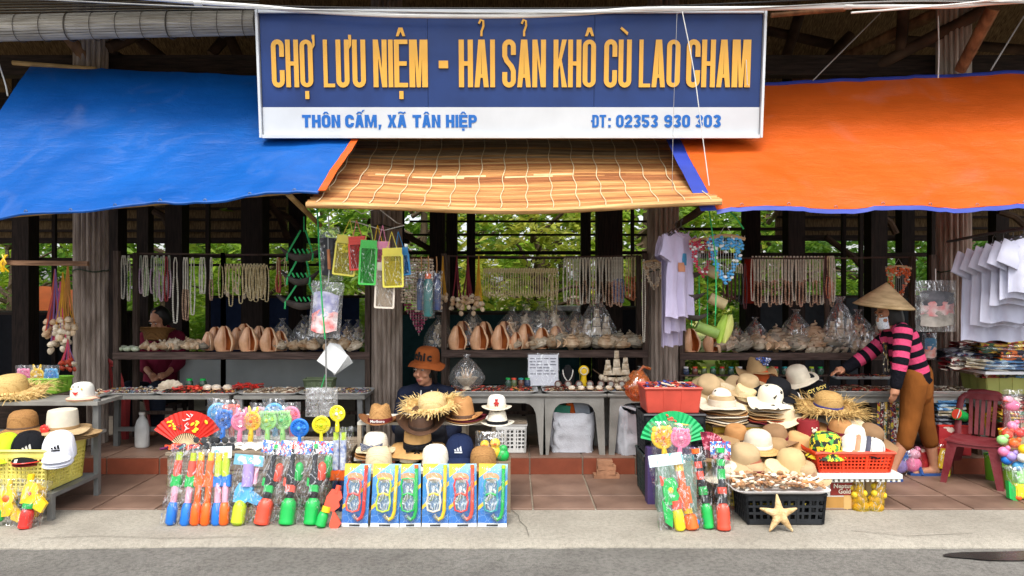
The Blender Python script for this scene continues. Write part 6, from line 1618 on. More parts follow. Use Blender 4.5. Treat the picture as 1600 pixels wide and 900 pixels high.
hat('frayed golden straw hat lying on the stand', on(18, .695, 5.5), .25, .11, .12, 'round', STRAW, None, STRAW, droop=.12, wave=.02, fringe=(FRINGE, 420, .09), rot=(R(6),0,0))
sm = hat('white hat with a smiling face and peach brim', on(129, .70, 5.38), .105, .078, .105, 'round', WHITE, None, M('#e2b49a', .8), droop=.45)
MB().sheet(lambda u, v: (-.022+.044*u, -.0905-.004*math.sin(PI*u), .058+.02*(v-.5)*math.sin(PI*u)-.016*(1-(2*u-1)**2)), 8, 3, .002).build('smile', P_['red'], sm)
for s_ in (-1, 1): MB().ell((s_*.018, -.086, .092), (.005, .003, .007), 7, 5).build('eye', P_['black'], sm); MB().ell((s_*.038, -.078, .075), (.008, .003, .006), 7, 5).build('cheek', P_['yellow'], sm)
for k in range(2): hat('peach brimmed hat below the smiling white one', on(130, .685+.008*k, 5.39), .108, .07, .02, 'flat', WHITE, None, M('#e2b49a', .8) if k else BEIGE, droop=.2, group='hats under the smiling one')
hat('dark red hat poking out below the peach brims', on(141, .665, 5.45), .10, .07, .03, 'flat', MAROON, None, MAROON, droop=.3)
crate('plastic_crate', 'low lime green crate holding three bagged fans', on(62, .66, 5.95), .40, .2, .115, M('#8cc63e', .45, .08), 0, .022, solid=True)
cs_ = thing('side_counter', 'low dark counter under the lime green crate', 'counter', on(58, .0, 6.0)); cs_.location.z = .141
MB().box(0, 0, 0, .6, .34, .50).build('cabinet', DARKX, cs_, False); MB().box(0, 0, .50, .64, .38, .018).build('top_board', SHELFW, cs_, False)
for px, c, c2, lab, e in ((37, 'pink', 'palepink', 'pink bagged hand fan standing in the lime crate', 'round'), (58, 'yellow', 'cream', 'yellow bagged hand fan standing in the lime crate', 'long'), (80, 'sky', 'blue', 'blue bagged hand fan standing in the lime crate', 'round')):
    hand_fan(lab, on(px, .665, 5.9), P_[c], P_[c2], .98, (0,0,0), e, True, seed=px)
# bagged yellow toys on the pavement
Pc = P_
def yellow_toy(lab, px, py, w, h, k):
    toy(lab, gz(px, py), [('tank', Pc['red'], 'tank', 0, .0, .07, .13), ('collar', Pc['green'], 'tube', 0, .125, .065, .03), ('body', Pc['yellow'], 'body', 0, .15, .09, .13), ('barrel', Pc['yellow'], 'tube', -.02, .24, .035, .09), ('grip', Pc['yellow'], 'grip', .03, .13, .07, .10), ('star', Pc['coral'], 'ball', 0, .20, .03, .03)] if k else [('body', Pc['yellow'], 'body', 0, .06, .10, .16), ('drum', Pc['orange'], 'ball', .0, .14, .06, .06), ('tank', Pc['green'], 'tankup', -.05, .03, .06, .09), ('barrel', Pc['yellow'], 'tube', .01, .2, .03, .08), ('grip', Pc['yellow'], 'grip', .03, .04, .06, .09)], w, h, .06, (R(-9), R(6 if k else -4), 0), None, px)
yellow_toy('yellow toy gun with red tank bagged below the crate of caps', 38, 826, .20, .30, 1); yellow_toy('yellow and orange toy gun bagged beside the red tanked one', 10, 822, .17, .29, 0)
toy('yellow toy pistol bagged behind the red tanked toy', gz(48, 818), [('body', Pc['yellow'], 'body', 0, .03, .07, .2), ('trigger', Pc['grey'], 'ball', .02, .1, .03, .03)], .13, .28, .05, (R(-9), R(12), 0), None, 4)
# ---------------------------------------------------------------- low wooden bench of fans
bx0, bx1 = W(262, 0, 5.05).x, W(546, 0, 5.05).x; zb_ = .385
bb = thing('wooden_crate_bench', 'weathered low plank bench covered with fans and trinkets', 'bench', ((bx0+bx1)/2, 5.28, 0))
bw = bx1-bx0
for k in range(4): MB().box(0, -.20+.135*k, zb_-.024, bw, .13, .022).build('plank', WEATH, bb, False)
for k in range(3): MB().box(0, -.245, .035+.115*k, bw-.02, .02, .108).build('plank', WEATH, bb, False)
for sx in (-1, 1):
    for sy in (-.21, .19): MB().box(sx*(bw/2-.05), sy, 0, .06, .04, zb_-.026).build('leg', WEATH, bb, False)
RED = M('#cc2a1e', .6, .08); GFAN = M('#1fae66', .55, .08)
folding_fan('open red paper folding fan with painted characters', on(289, zb_-.01, 5.16), .265, RED, [(Pc['white'], 0.0, .215, .06, .05, 'char'), (Pc['white'], .004, .155, .03, .06, 'char'), (Pc['yellow'], -.105, .165, .07, .06, 'leaf'), (Pc['yellow'], .085, .16, .10, .08, 'leaf'), (Pc['black'], -.055, .15, .04, .03, 'leaf')], (R(-14), R(0), 0), 30, 150, 16, M('#e2c79a', .6))
FNS = [(347, 'blue', 'navy', 'round', 'blue bagged hand fan beside the red paper fan', 5.18, 1.12), (374, 'pink', 'palepink', 'long', 'pink bagged hand fan between blue and yellow ones', 5.14, 1.05), (391, 'yellow', 'orange', 'long', 'yellow bagged hand fan with round ears', 5.14, 1.08), (418, 'lgreen', 'lime', 'round', 'mint bagged hand fan beside the yellow one', 5.14, 1.10), (442, 'lgreen', 'green', 'round', 'mint bagged hand fan beside the blue desk fan', 5.16, 1.1), (338, 'sky', 'white', 'none', 'sky blue bagged hand fan standing behind the royal blue one', 5.30, 1.2), (362, 'coral', 'pink', 'round', 'coral bagged hand fan behind the pink one', 5.3, 1.15), (430, 'sky', 'blue', 'none', 'sky blue bagged hand fan behind the mint ones', 5.30, 1.2), (456, 'pink', 'coral', 'none', 'pink bagged hand fan behind the blue desk fan', 5.30, 1.08), (404, 'palepink', 'orange', 'none', 'pale orange bagged hand fan behind the yellow one', 5.32, 1.05)]
for px, c, c2, e, lab, Y, s in FNS: hand_fan(lab, on(px, zb_+.002+(.04 if Y < 5.2 else .05), Y), Pc[c], Pc[c2], s, (R(-4),R(rnd(-4,4)),R(rnd(-12,12))), e, True, seed=px)
fb = thing('foam_block', 'white foam block propping up the bagged hand fans', 'block', on(400, zb_+.0005, 5.25)); MB().box(0, 0, 0, .62, .22, .038).build('slab', Pc['white'], fb, False); MB().box(0, .07, .038, .6, .07, .012).build('ledge', Pc['white'], fb, False)
hand_fan('blue desk fan on a round foot', on(468, zb_+.002, 5.13), Pc['blue'], Pc['sky'], 1.05, (0,0,0), 'none', False, True)
hand_fan('yellow desk fan on a round foot', on(502, zb_+.03, 5.13), Pc['yel2'], Pc['lime'], 1.0, (0,0,R(10)), 'none', False, True)
cs2 = thing('small_carton', 'small carton under the yellow desk fan', 'box', on(502, zb_+.001, 5.16)); MB().box(0, 0, 0, .10, .08, .027).build('body', Pc['green'], cs2, False); MB().box(0, -.041, .006, .08, .002, .012).build('sticker', Pc['yellow'], cs2, False)
SUNG = M('#17181c', .15, .1, spec=.7)
def sunglasses():
    t = thing('sunglasses', '', 'sunglasses')
    for s_ in (-1, 1):
        MB().lathe([(.0005, 0), (.024, .002), (.026, .005), (.0005, .006)], 12).build('lens', SUNG, t, loc=(s_*.032, -.01, .026), rot=(R(80), 0, 0)); MB().tube([(s_*.06, -.008, .034), (s_*.064, .04, .034), (s_*.06, .09, .012)], .003, 5).build('temple', SUNG, t)
    MB().tube([(-.012,-.012,.032), (0,-.014,.036), (.012,-.012,.032)], .003, 5).build('bridge', SUNG, t); return t
rg = random.Random(9)
for k in range(10): put('sungl', sunglasses, 'pair of black sunglasses heaped beside the red paper fan', 'sunglasses', on(318+11*(k % 5)-4*(k//5), zb_+.004+.034*(k//5)+.004*(k % 2), 5.09+.035*(k//5)), (0,0,rg.uniform(-.5,.5)), 'sunglasses heaped on the bench', .82)
for k, px in enumerate((372, 390, 409)): put('clamW2', clam(M('#e4ded2', .4, .1, 20)), 'white scallop shell lying at the front edge of the bench', 'shell', on(px, zb_+.004, 5.09), (R(-30),0,.2*k), 'scallops on the bench', .72)
bits('heap of small brown and red trinkets at the bench edge', on(462, zb_+.002, 5.1), .36, .06, [M('#8a4a2c', .5, .2), Pc['red'], M('#c9b79a', .5), Pc['coral'], M('#3a2a24', .5), Pc['green']], 150, .011, .04, seed=3, long_=.35)
bits('coloured balloons and teal cloth under the red paper fan', on(286, zb_+.002, 5.08), .20, .05, [Pc['orange'], Pc['teal'], Pc['coral'], M('#6a2a5a', .5)], 40, .02, .035, seed=8, rings=0)
# ---------------------------------------------------------------- bagged water guns leaning on the bench
def gp(px, py=821): p = gz(px, py); return p
LEAN = R(-13)
def tubes(c1, c2, c3, c4, xo):
    return [('tank', Pc[c4], 'tankup', xo, .0, .058, .15), ('pump', Pc['palepink'] if c1 != 'orange' else Pc[c1], 'tube', xo, .14, .036, .12), ('sleeve', Pc[c3], 'block', xo, .235, .056, .075), ('barrel', Pc[c1], 'tube', xo-.004, .30, .044, .10), ('tip', Pc[c2], 'tube', xo-.004, .40, .036, .05)]
toy('pair of long water shooters, blue ends and green sleeves, bagged', gp(277), tubes('coral','lime','green','blue',-.042)+tubes('coral','lime','green','blue',.042), .225, .50, .06, (LEAN, R(3), 0), None, 1)
toy('all orange long water shooter bagged beside the blue ended pair', gp(312), tubes('orange','yellow','orange','orange',-.03)+tubes('orange','yellow','orange','orange',.03), .15, .47, .055, (LEAN, R(1), 0), None, 2)
toy('lime and blue long water shooter with orange foot, bagged', gp(341), tubes('lime','yellow','blue','blue',-.012)+tubes('lime','lime','blue','orange',.032), .14, .47, .055, (LEAN, R(-2), 0), spots('#d8e4ea', '#5fa8d0', '#e8f0f0', 30), 3)
toy('purple and lime toy blaster bagged on the pavement', gp(373), [('tank', Pc['lime'], 'tankup', -.01, 0, .075, .16), ('body', Pc['sky'], 'body', .0, .14, .10, .12), ('barrel', Pc['purple'], 'tube', .012, .24, .065, .14, -.01), ('pin', Pc['palepink'], 'tube', .055, .26, .022, .10), ('grip', Pc['sky'], 'grip', .03, .15, .08, .08)], .20, .42, .06, (LEAN, R(5), 0), spots('#c9dde8', '#6fb0d0', None, 30), 4)
def gun(lab, px, tank, m1, m2, tilt, w=.21, h=.50, hd=True, seed=0, py=820):
    toy(lab, gp(px, py), [('tank', Pc[tank], 'tank', 0, 0, .088, .17), ('collar', Pc['black'], 'tube', 0, .165, .05, .04), ('pump', Pc[m1], 'block', 0, .20, .05, .05), ('body', Pc['black'], 'body', .01, .24, .075, .12), ('side_tank', Pc[m2], 'tankup', .035, .27, .05, .12), ('barrel', Pc['black'], 'tube', -.012, .35, .03, .13), ('tip', Pc[m1], 'tube', -.012, .47, .03, .03), ('trigger', Pc[m1], 'grip', -.045, .24, .045, .05)], w, h, .07, (LEAN, R(tilt), 0), spots('#3f78c8', '#d84a3a', '#e8ecf0', 75, .5) if hd else None, seed)
gun('black toy blaster with orange tank and green side tank, bagged', 408, 'coral', 'green', 'coral', 9, seed=5)
gun('black toy blaster with green tank beside the orange tanked one', 447, 'green', 'coral', 'green', 4, seed=6)
gun('black toy blaster with green tank next to the small orange pistol', 486, 'green', 'green', 'coral', 2, seed=7)
toy('small orange toy pistol with green tank', gp(505, 825), [('tank', Pc['green'], 'tankup', -.02, 0, .058, .10), ('collar', Pc['yellow'], 'tube', -.012, .095, .05, .035), ('body', Pc['coral'], 'body', .015, .11, .085, .13), ('barrel', Pc['coral'], 'tube', .02, .22, .03, .05), ('grip', Pc['coral'], 'grip', .03, .02, .06, .10)], .13, .29, .05, (LEAN, R(14), 0), None, 8, nobag=True)
toy('tall navy water shooter with orange sleeve bagged beside the snorkel packs', on(528, .0, 4.98), [('tank', Pc['navy'], 'tube', -.02, .0, .04, .2), ('tube', Pc['navy'], 'tube', .025, .0, .04, .2), ('sleeve', Pc['orange'], 'block', 0, .20, .10, .07), ('barrel', M('#3a5a9a', .3, .5, 30, c2='#e4e8ee'), 'tube', -.02, .27, .04, .20), ('barrel', M('#3a5a9a', .3, .5, 30, c2='#e4e8ee'), 'tube', .025, .27, .04, .20), ('tip', Pc['lime'], 'tube', -.02, .47, .036, .05), ('tip', Pc['lime'], 'tube', .025, .47, .036, .05), ('side_tank', Pc['green'], 'tankup', -.065, .22, .055, .15)], .20, .56, .06, (R(-5), 0, 0), None, 11)
hand_fan('yellow round fan on top of the tall navy shooter bag', on(527, .53, 4.99), Pc['yel2'], Pc['white'], .9, (0,0,R(-8)), 'none', False, False)
# ---------------------------------------------------------------- snorkel packs
def card_mat(h):
    m, nt, N, L, b = nodes_of('printed_card'); b.inputs['Roughness'].default_value = .3; b.inputs['Specular IOR Level'].default_value = .5
    tc = N.new('ShaderNodeTexCoord'); sp_ = N.new('ShaderNodeSeparateXYZ'); L.new(tc.outputs['Object'], sp_.inputs[0])
    nz = N.new('ShaderNodeTexNoise'); nz.inputs['Scale'].default_value = 9; nz.inputs['Detail'].default_value = 3; L.new(tc.outputs['Object'], nz.inputs['Vector'])
    def mth(op, a, b_=None):
        n = N.new('ShaderNodeMath'); n.operation = op
        for i, q in enumerate((a, b_)):
            if q is None: continue
            if isinstance(q, (int, float)): n.inputs[i].default_value = q
            else: L.new(q, n.inputs[i])
        return n.outputs[0]
    # water deepening downwards, with a yellow swoosh, a pale sky and a tanned shape above
    x, z = sp_.outputs['X'], sp_.outputs['Z']
    zz = mth('ADD', z, mth('MULTIPLY', mth('SUBTRACT', nz.outputs['Fac'], .5), .05))
    cr = N.new('ShaderNodeValToRGB'); cr.color_ramp.elements[0].color = (*lin('#2064b8'), 1); cr.color_ramp.elements[1].color = (*lin('#9ad2ee'), 1)
    e = cr.color_ramp.elements.new(.45); e.color = (*lin('#2c86d0'), 1); e = cr.color_ramp.elements.new(.80); e.color = (*lin('#4a9cdc'), 1)
    L.new(mth('DIVIDE', zz, h), cr.inputs['Fac']); col = cr.outputs['Color']
    def over(fac, c):
        nonlocal col
        mx = N.new('ShaderNodeMix'); mx.data_type = 'RGBA'; L.new(fac, mx.inputs['Factor']); L.new(col, mx.inputs[6]); mx.inputs[7].default_value = (*lin(c), 1); col = mx.outputs[2]
    d = mth('ABSOLUTE', mth('SUBTRACT', z, mth('ADD', mth('MULTIPLY', x, .9), h*.5)))
    over(mth('LESS_THAN', d, .013), '#f2cf2a')
    over(mth('GREATER_THAN', mth('SUBTRACT', z, mth('MULTIPLY', x, .8)), h*.96), '#f4d63a')
    rr = mth('ADD', mth('POWER', mth('DIVIDE', mth('ADD', x, .012), .052), 2), mth('POWER', mth('DIVIDE', mth('SUBTRACT', zz, h*.78), .030), 2))
    over(mth('LESS_THAN', rr, 1), '#d99a66')
    over(mth('LESS_THAN', z, .022), '#e8ecf0')
    v = N.new('ShaderNodeTexVoronoi'); v.feature = 'DISTANCE_TO_EDGE'; v.inputs['Scale'].default_value = 22; L.new(tc.outputs['Object'], v.inputs['Vector'])
    over(mth('MULTIPLY', mth('LESS_THAN', v.outputs['Distance'], .02), mth('MULTIPLY', mth('LESS_THAN', z, h*.5), .35)), '#bfe2f4')
    L.new(col, b.inputs['Base Color']); return m
PK_H = .385; CARD = card_mat(PK_H)
GLS = film('#dff0f4', .16, .30, .06)
for i, (px, w, c1, c2, nm) in enumerate(((554, 43, 'red', 'coral', 'red'), (601, 46, 'yellow', 'lime', 'yellow'), (641, 34, 'green', 'green', 'green'), (680, 43, 'yellow', 'cream', 'amber'), (723, 45, 'coral', 'red', 'coral'), (769, 47, 'green', 'teal', 'teal'))):
    p = gz(px, 823); wm = S(w, p.y)*.96
    t = thing('snorkel_set_pack', {'red': 'snorkel and mask card pack with red tube at the row end', 'yellow': 'snorkel and mask card pack with yellow green tube', 'green': 'narrow snorkel and mask card pack with all green mask', 'amber': 'snorkel and mask card pack with amber tube and cream mask', 'coral': 'snorkel and mask card pack with coral tube between amber and teal', 'teal': 'snorkel and mask card pack with green tube below the brown straw hat'}[nm], 'snorkel set', p, (R(-11), R(rnd(-1.2,1.2)), R(rnd(-3,3))), 'snorkel packs propped on the pavement')
    MB().box(0, 0, 0, wm, .012, PK_H).build('backing_card', CARD, t, False)
    if nm in ('yellow', 'red', 'coral', 'amber', 'teal'): 
        pass
    mx_, mz = -.012, .19
    pl = [(x*1.25, z*1.3) for x, z in [(0.0, .082), (.028, .08), (.036, .05), (.03, .006), (.036, -.03), (.03, -.066), (.0, -.075), (-.028, -.066), (-.034, -.03), (-.026, .006), (-.034, .05), (-.026, .08)]]
    MB().tube([(mx_+x, -.034, mz+z) for x, z in pl], .0062, 6, True).build('mask_frame', Pc[c2] if nm != 'amber' else Pc['cream'], t)
    MB().tube([(mx_-.03, -.036, mz+.004), (mx_, -.042, mz+.018), (mx_+.03, -.036, mz+.004)], .007, 6).build('nose_bridge', Pc[c1], t)
    MB().prism([(mx_+x*.9, mz+z*.93) for x, z in pl][::-1], -.034, -.030).build('lens', GLS, t, False)
    MB().lathe([(.047, -.024), (.045, .0), (.040, .01)], 18, cap=False, sy=1.9).build('mask_skirt', film('#e8f2f2', .12, .2), t, loc=(mx_, -.012, mz), rot=(R(90), 0, 0))
    tx = wm/2-.026
    MB().tube([(tx, -.022, PK_H*.93), (tx, -.024, PK_H*.6), (tx-.002, -.024, .10), (tx-.012, -.024, .06), (tx-.035, -.024, .045), (tx-.055, -.024, .06)], .0115, 8).build('snorkel_tube', Pc[c1], t)
    MB().tube([(tx, -.022, PK_H*.93), (tx, -.022, PK_H*.985)], .013, 8).build('tube_tip', Pc['orange'] if i % 2 == 0 else Pc['lime'], t)
    MB().tube([(tx-.035, -.024, .045), (tx-.055, -.024, .062), (tx-.066, -.024, .075)], [.011, .014, .016], 8).build('mouthpiece', film('#e4ecf0', .4, .2), t)
    MB().sheet(lambda u, v: ((u-.5)*wm*1.01, -.008-.046*(math.sin(PI*u)*math.sin(PI*v))**.35 + .004*noise.noise(Vector((u*7, v*12, i))), PK_H*(.012+.976*v)), 12, 20).build('blister_film', film(haze=.03, gloss=.12, rough=.08), t)
    MB().box(0, -.0075, .004, wm*.4, .002, .011).build('barcode', Pc['black'], t, False)
# ---------------------------------------------------------------- hat rack beside the seated girl
r0_ = W(640, 0, 5.25).x
hr = thing('hat_rack', 'low white two tier rack carrying straw and felt hats', 'rack', (W(645, 0, 5.2).x, 5.28, 0))
rw = S(168, 5.2); zr1 = W(0, 660, 5.12).z; zr2 = .345
for z, yy, d in ((zr1, .03, .34), (zr2, -.05, .40)): MB().box(0, yy, z-.022, rw, d, .02).build('shelf_board', M('#d2cfc6', .6, .1, 6), hr, False)
MB().box(S(104, 5.2), .0, zr1-.022, S(50, 5.2), .28, .019).build('shelf_board', M('#c9c6bd', .6, .1, 6), hr, False)
for sx in (-1, 1):
    for yy in (-.13, .19): MB().box(sx*(rw/2-.015), yy, 0, .028, .028, zr1-.022).build('leg', M('#a89a86', .6, .1), hr, False)
MB().box(S(126, 5.2), .05, 0, .028, .028, zr1-.022).build('leg', M('#a89a86', .6, .1), hr, False)
hz1 = zr1+.0
LEATH = M('#5c4232', .5, .2, 10, .3, 70, spec=.35)
mh = hat('tan straw cowboy hat with a lettered dark red band', on(594, hz1, 5.16), .148, .082, .125, 'fed', weave('#b98d58', '#8a6238'), M('#6a1f22', .7), weave('#9a6a44', '#6f4527'), curl=.05, sy=1.25, crease=.02, band_h=.03)
me = font_mesh('Marlboro', .026, .0008, Pc['white'], .0004); link('lettering', me, mh, (0, -.108, .010), (R(92), 0, 0))
hat('dark brown leather cowboy hat with curled brim and hanging cord', on(658, hz1-.012, 5.08), .172, .086, .13, 'fed', LEATH, M('#3a2a20', .6), LEATH, curl=.065, sy=1.3, crease=.025, rot=(R(12),0,R(6)))
hat('frayed pale straw hat resting on the brown cowboy hat', on(676, hz1+.105, 5.14), .185, .10, .085, 'round', weave('#dcc48e', '#b3935a'), None, STRAW, droop=.05, curl=.02, wave=.012, fringe=(FRINGE, 420, .065), rot=(R(10),R(-5),0))
for k in range(3): hat('camel hat brim in the stack under the banded fedora', on(725+1.5*k, hz1+.011*k, 5.16), .150, .08, .03, 'flat', CAMEL, None, (CREAM, CAMEL, MAROON)[k], curl=.022, group='hats stacked under the camel fedora', ph=k, sy=1.2)
hat('camel felt fedora with a dark band on top of its stack', on(723, hz1+.033, 5.15), .140, .083, .145, 'fed', CAMEL, BROWN, CAMEL, curl=.03, sy=1.2, crease=.015)
hat('white straw fedora with a black band', on(777, hz1-.002, 5.1), .118, .072, .095, 'fed', weave('#e8e2d2', '#c9bfa6', 220, .3), BLACK, weave('#e8e2d2', '#c9bfa6', 220, .3), curl=.012, sy=1.15, crease=.012)
bh = hat('white fedora with a red bear patch on top of the banded one', on(776, hz1+.10, 5.12), .105, .066, .09, 'round', WHITE, M('#d9cdb4', .7), CREAM, curl=.012, droop=.1)
bb2 = MB(); 
for q in ((0,-.079,.045,.012,.014), (0,-.077,.065,.010,.009), (-.009,-.074,.073,.004,.004), (.009,-.074,.073,.004,.004), (-.014,-.077,.045,.006,.005), (.014,-.077,.045,.006,.005), (-.008,-.079,.03,.006,.007), (.008,-.079,.03,.006,.007)): bb2.ell(q[:3], (q[3], .004, q[4]), 8, 5)
bb2.build('patch', M('#b8322c', .8), bh)
z2 = zr2
hat('white hat with a navy polka dot bow', on(587, z2+.045, 5.04), .135, .085, .115, 'round', weave('#e6e0d0', '#cbbfa6', 220, .3), None, weave('#d9cba8', '#b9a57c'), droop=.15, bow=(spots('#1c2746', '#dfe2ea', None, 260, .85, .8), -.1, .075), wave=.006)
for k in range(2): hat('brown hat brim under the white hat with the bow', on(587, z2+.012+.016*k, 5.05), .14, .08, .03, 'flat', TAN, None, TAN, droop=.1, group='brims under the white bow hat', ph=k*2)
hat('wide camel sun hat with black ribbon bow', on(653, z2+.03, 5.06), .19, .097, .125, 'flat', M('#bf935a', .8, .1, 16, .3, 240), BLACK, M('#bf935a', .8, .1, 16, .3, 240), droop=.25, wave=.012, bow=(BLACK, .1, .08), band_h=.05, rot=(R(8),0,0))
zf = .305
pf = thing('front_ledge', 'low board ledge behind the snorkel packs carrying four hats', 'ledge', on(665, 0, 4.93)); MB().box(0, 0, zf-.02, S(240, 4.93), .20, .02).build('board', M('#c9c4b8', .6, .1, 6), pf, False)
for sx in (-.5, .5): MB().box(sx, .04, 0, .03, .1, zf-.02).build('support', WEATH, pf, False)
hat('pale beige bucket hat low behind the red snorkel pack', on(592, zf, 4.93), .10, .088, .13, 'round', weave('#dbcaa6', '#bfaa80', 200, .3), None, weave('#dbcaa6', '#bfaa80', 200, .3), droop=.9)
hat('white straw hat with a thin dark band low on the ledge', on(680, zf, 4.92), .115, .09, .14, 'round', weave('#ece6d6', '#cfc5ac', 220, .3), BROWN, weave('#ece6d6', '#cfc5ac', 220, .3), droop=.6, band_h=.008)
hat('brown straw bucket hat low behind the teal snorkel pack', on(755, zf, 4.93), .12, .088, .12, 'round', weave('#ab7f4c', '#7e5830'), None, weave('#ab7f4c', '#7e5830'), droop=.6)
hat('cream wide brim low between the bow hat and white hat', on(640, zf, 4.98), .10, .07, .05, 'flat', CREAM, BLACK, CREAM, droop=.3)
zcap = zf+.12
cap('navy sports cap with a white peaked emblem', on(718, z2+.022, 5.02), (R(4),0,0), NAV, None, M('#dfe3ea', .7), None, True, 1.12)
cap('dark brown cap underneath the navy one', on(719, z2+.002, 5.03), (R(4),0,0), BROWN, None, s=1.1)
t = thing('duck_toy_bag', 'bag of yellow and green bath toys beside the navy cap', 'toy', on(768, .35, 5.0))
for x, z, r_, c in ((-.05,.03,.042,'yellow'),(-.045,.09,.032,'yellow'),(.02,.04,.045,'yellow'),(.025,.1,.035,'yellow'),(.075,.02,.045,'green'),(.08,.06,.03,'green'),(-.02,.02,.03,'white')): MB().ell((x,0,z), (r_,r_*.8,r_), 12, 8).build('toy_body', Pc[c], t)
MB().ell((-.05,-.03,.09), (.012,.016,.008), 8, 5).build('beak', Pc['orange'], t); MB().ell((.025,-.034,.1), (.012,.016,.008), 8, 5).build('beak', Pc['orange'], t); bag(t, .22, .20, .12, film(haze=.06), 31, z=-.015)
st_ = thing('storage_box', 'grey carton under the bag of bath toys', 'box', on(768, 0, 5.06)); MB().box(0, 0, 0, .26, .24, .33).build('body', M('#8a7a64', .8, .1), st_, False); MB().box(0, 0, .33, .262, .242, .004).build('lid', M('#7d6d58', .8, .1), st_, False); MB().box(0,-.122,.1,.05,.003,.228).build('tape', M('#b59a6a', .4), st_, False)
# ---------------------------------------------------------------- under the middle tables
def sack(lab, px, w, h, d, Y, m, open_=True, inner=(), seed=0, rot=0):
    t = thing('woven_sack', lab, 'sack', on(px, .143, Y), (0,0,rot))
    def fn(u, v):
        a = 2*PI*u; cx, cy = math.cos(a), math.sin(a); k = .92+.10*v
        sx = math.copysign(abs(cx)**.45, cx)*w/2*k; sy = math.copysign(abs(cy)**.45, cy)*d/2*k
        n = .018*noise.noise(Vector((cx*3+seed, cy*3, v*5))) + .008*noise.noise(Vector((cx*9+seed, cy*9, v*13)))
        top = h*(1 + .12*cy - .10*cx*(1 if not open_ else .3))
        return (sx+n, sy+n, top*v + n*.5)
    MB().sheet(fn, 48, 12, -.003).build('fabric', m, t)
    MB().box(0, 0, 0, w*.86, d*.86, .006).build('bottom', m, t, False)
    for k, (mm, x, z, sx, sz, r_) in enumerate(inner): MB().box(x, -.02-.02*k, z, sx, .05, sz, (0, r_, 0)).build('folded_cloth', mm, t, False)
    if not open_: MB().sheet(lambda u, v: ((u-.5)*w*.9, (v-.5)*d*.9, h*.92+.05*math.sin(PI*u)*math.sin(PI*v)-.1*(u-.5)), 8, 8, .004).build('folded_top', m, t)
    return t
SACK = M('#c3c6cd', .6, .08, 10, .4, 120, spec=.3)
sack('open white woven sack holding orange and green cloth', 893, .37, .37, .28, 6.22, SACK, True, [(cloth('#e0662a'), .02, .26, .2, .12, .3), (cloth('#4f9a80'), -.09, .25, .13, .13, .1), (cloth('#9aa0a8'), .10, .26, .12, .16, -.2)], 1)
sack('closed white woven sack sagging under the grey table', 985, .29, .38, .30, 6.15, SACK, False, (), 5, .3)
crate('plastic_crate', 'white plastic crate with a board on it under the table', on(797, .143, 6.2), .26, .26, .235, M('#d9d9d5', .5, .06), 0, .026)
pb = thing('wooden_board', 'short wooden board lying on the white crate', 'board', on(795, .385, 6.19)); 
for k in range(2): MB().box(0, -.07+.14*k, 0, .30, .135, .018).build('plank', WEATH, pb, False)
bm_ = M('#a4775a', .85, .2, 12, .4, 60, rand=.1)
for k, (dx, w, rz) in enumerate(((0,.20,.02),(-.002,.145,-.05),(.0,.14,.06),(-.012,.12,-.04))):
    t = thing('brick', 'hollow clay brick in the little stack against the step' , 'brick', (W(947,0,5.82).x+dx, 5.82, .004+.036*k), (0,0,rz), 'bricks stacked at the step')
    MB().box(0, 0, 0, w, .085, .035).build('body', bm_, t, False)
    for h_ in (-.25, .25): MB().tube([(w/2+.0008, .085*h_, .0175), (w/2-.02, .085*h_, .0175)], .007, 8).build('hole_liner', M('#4a3226', .9), t)
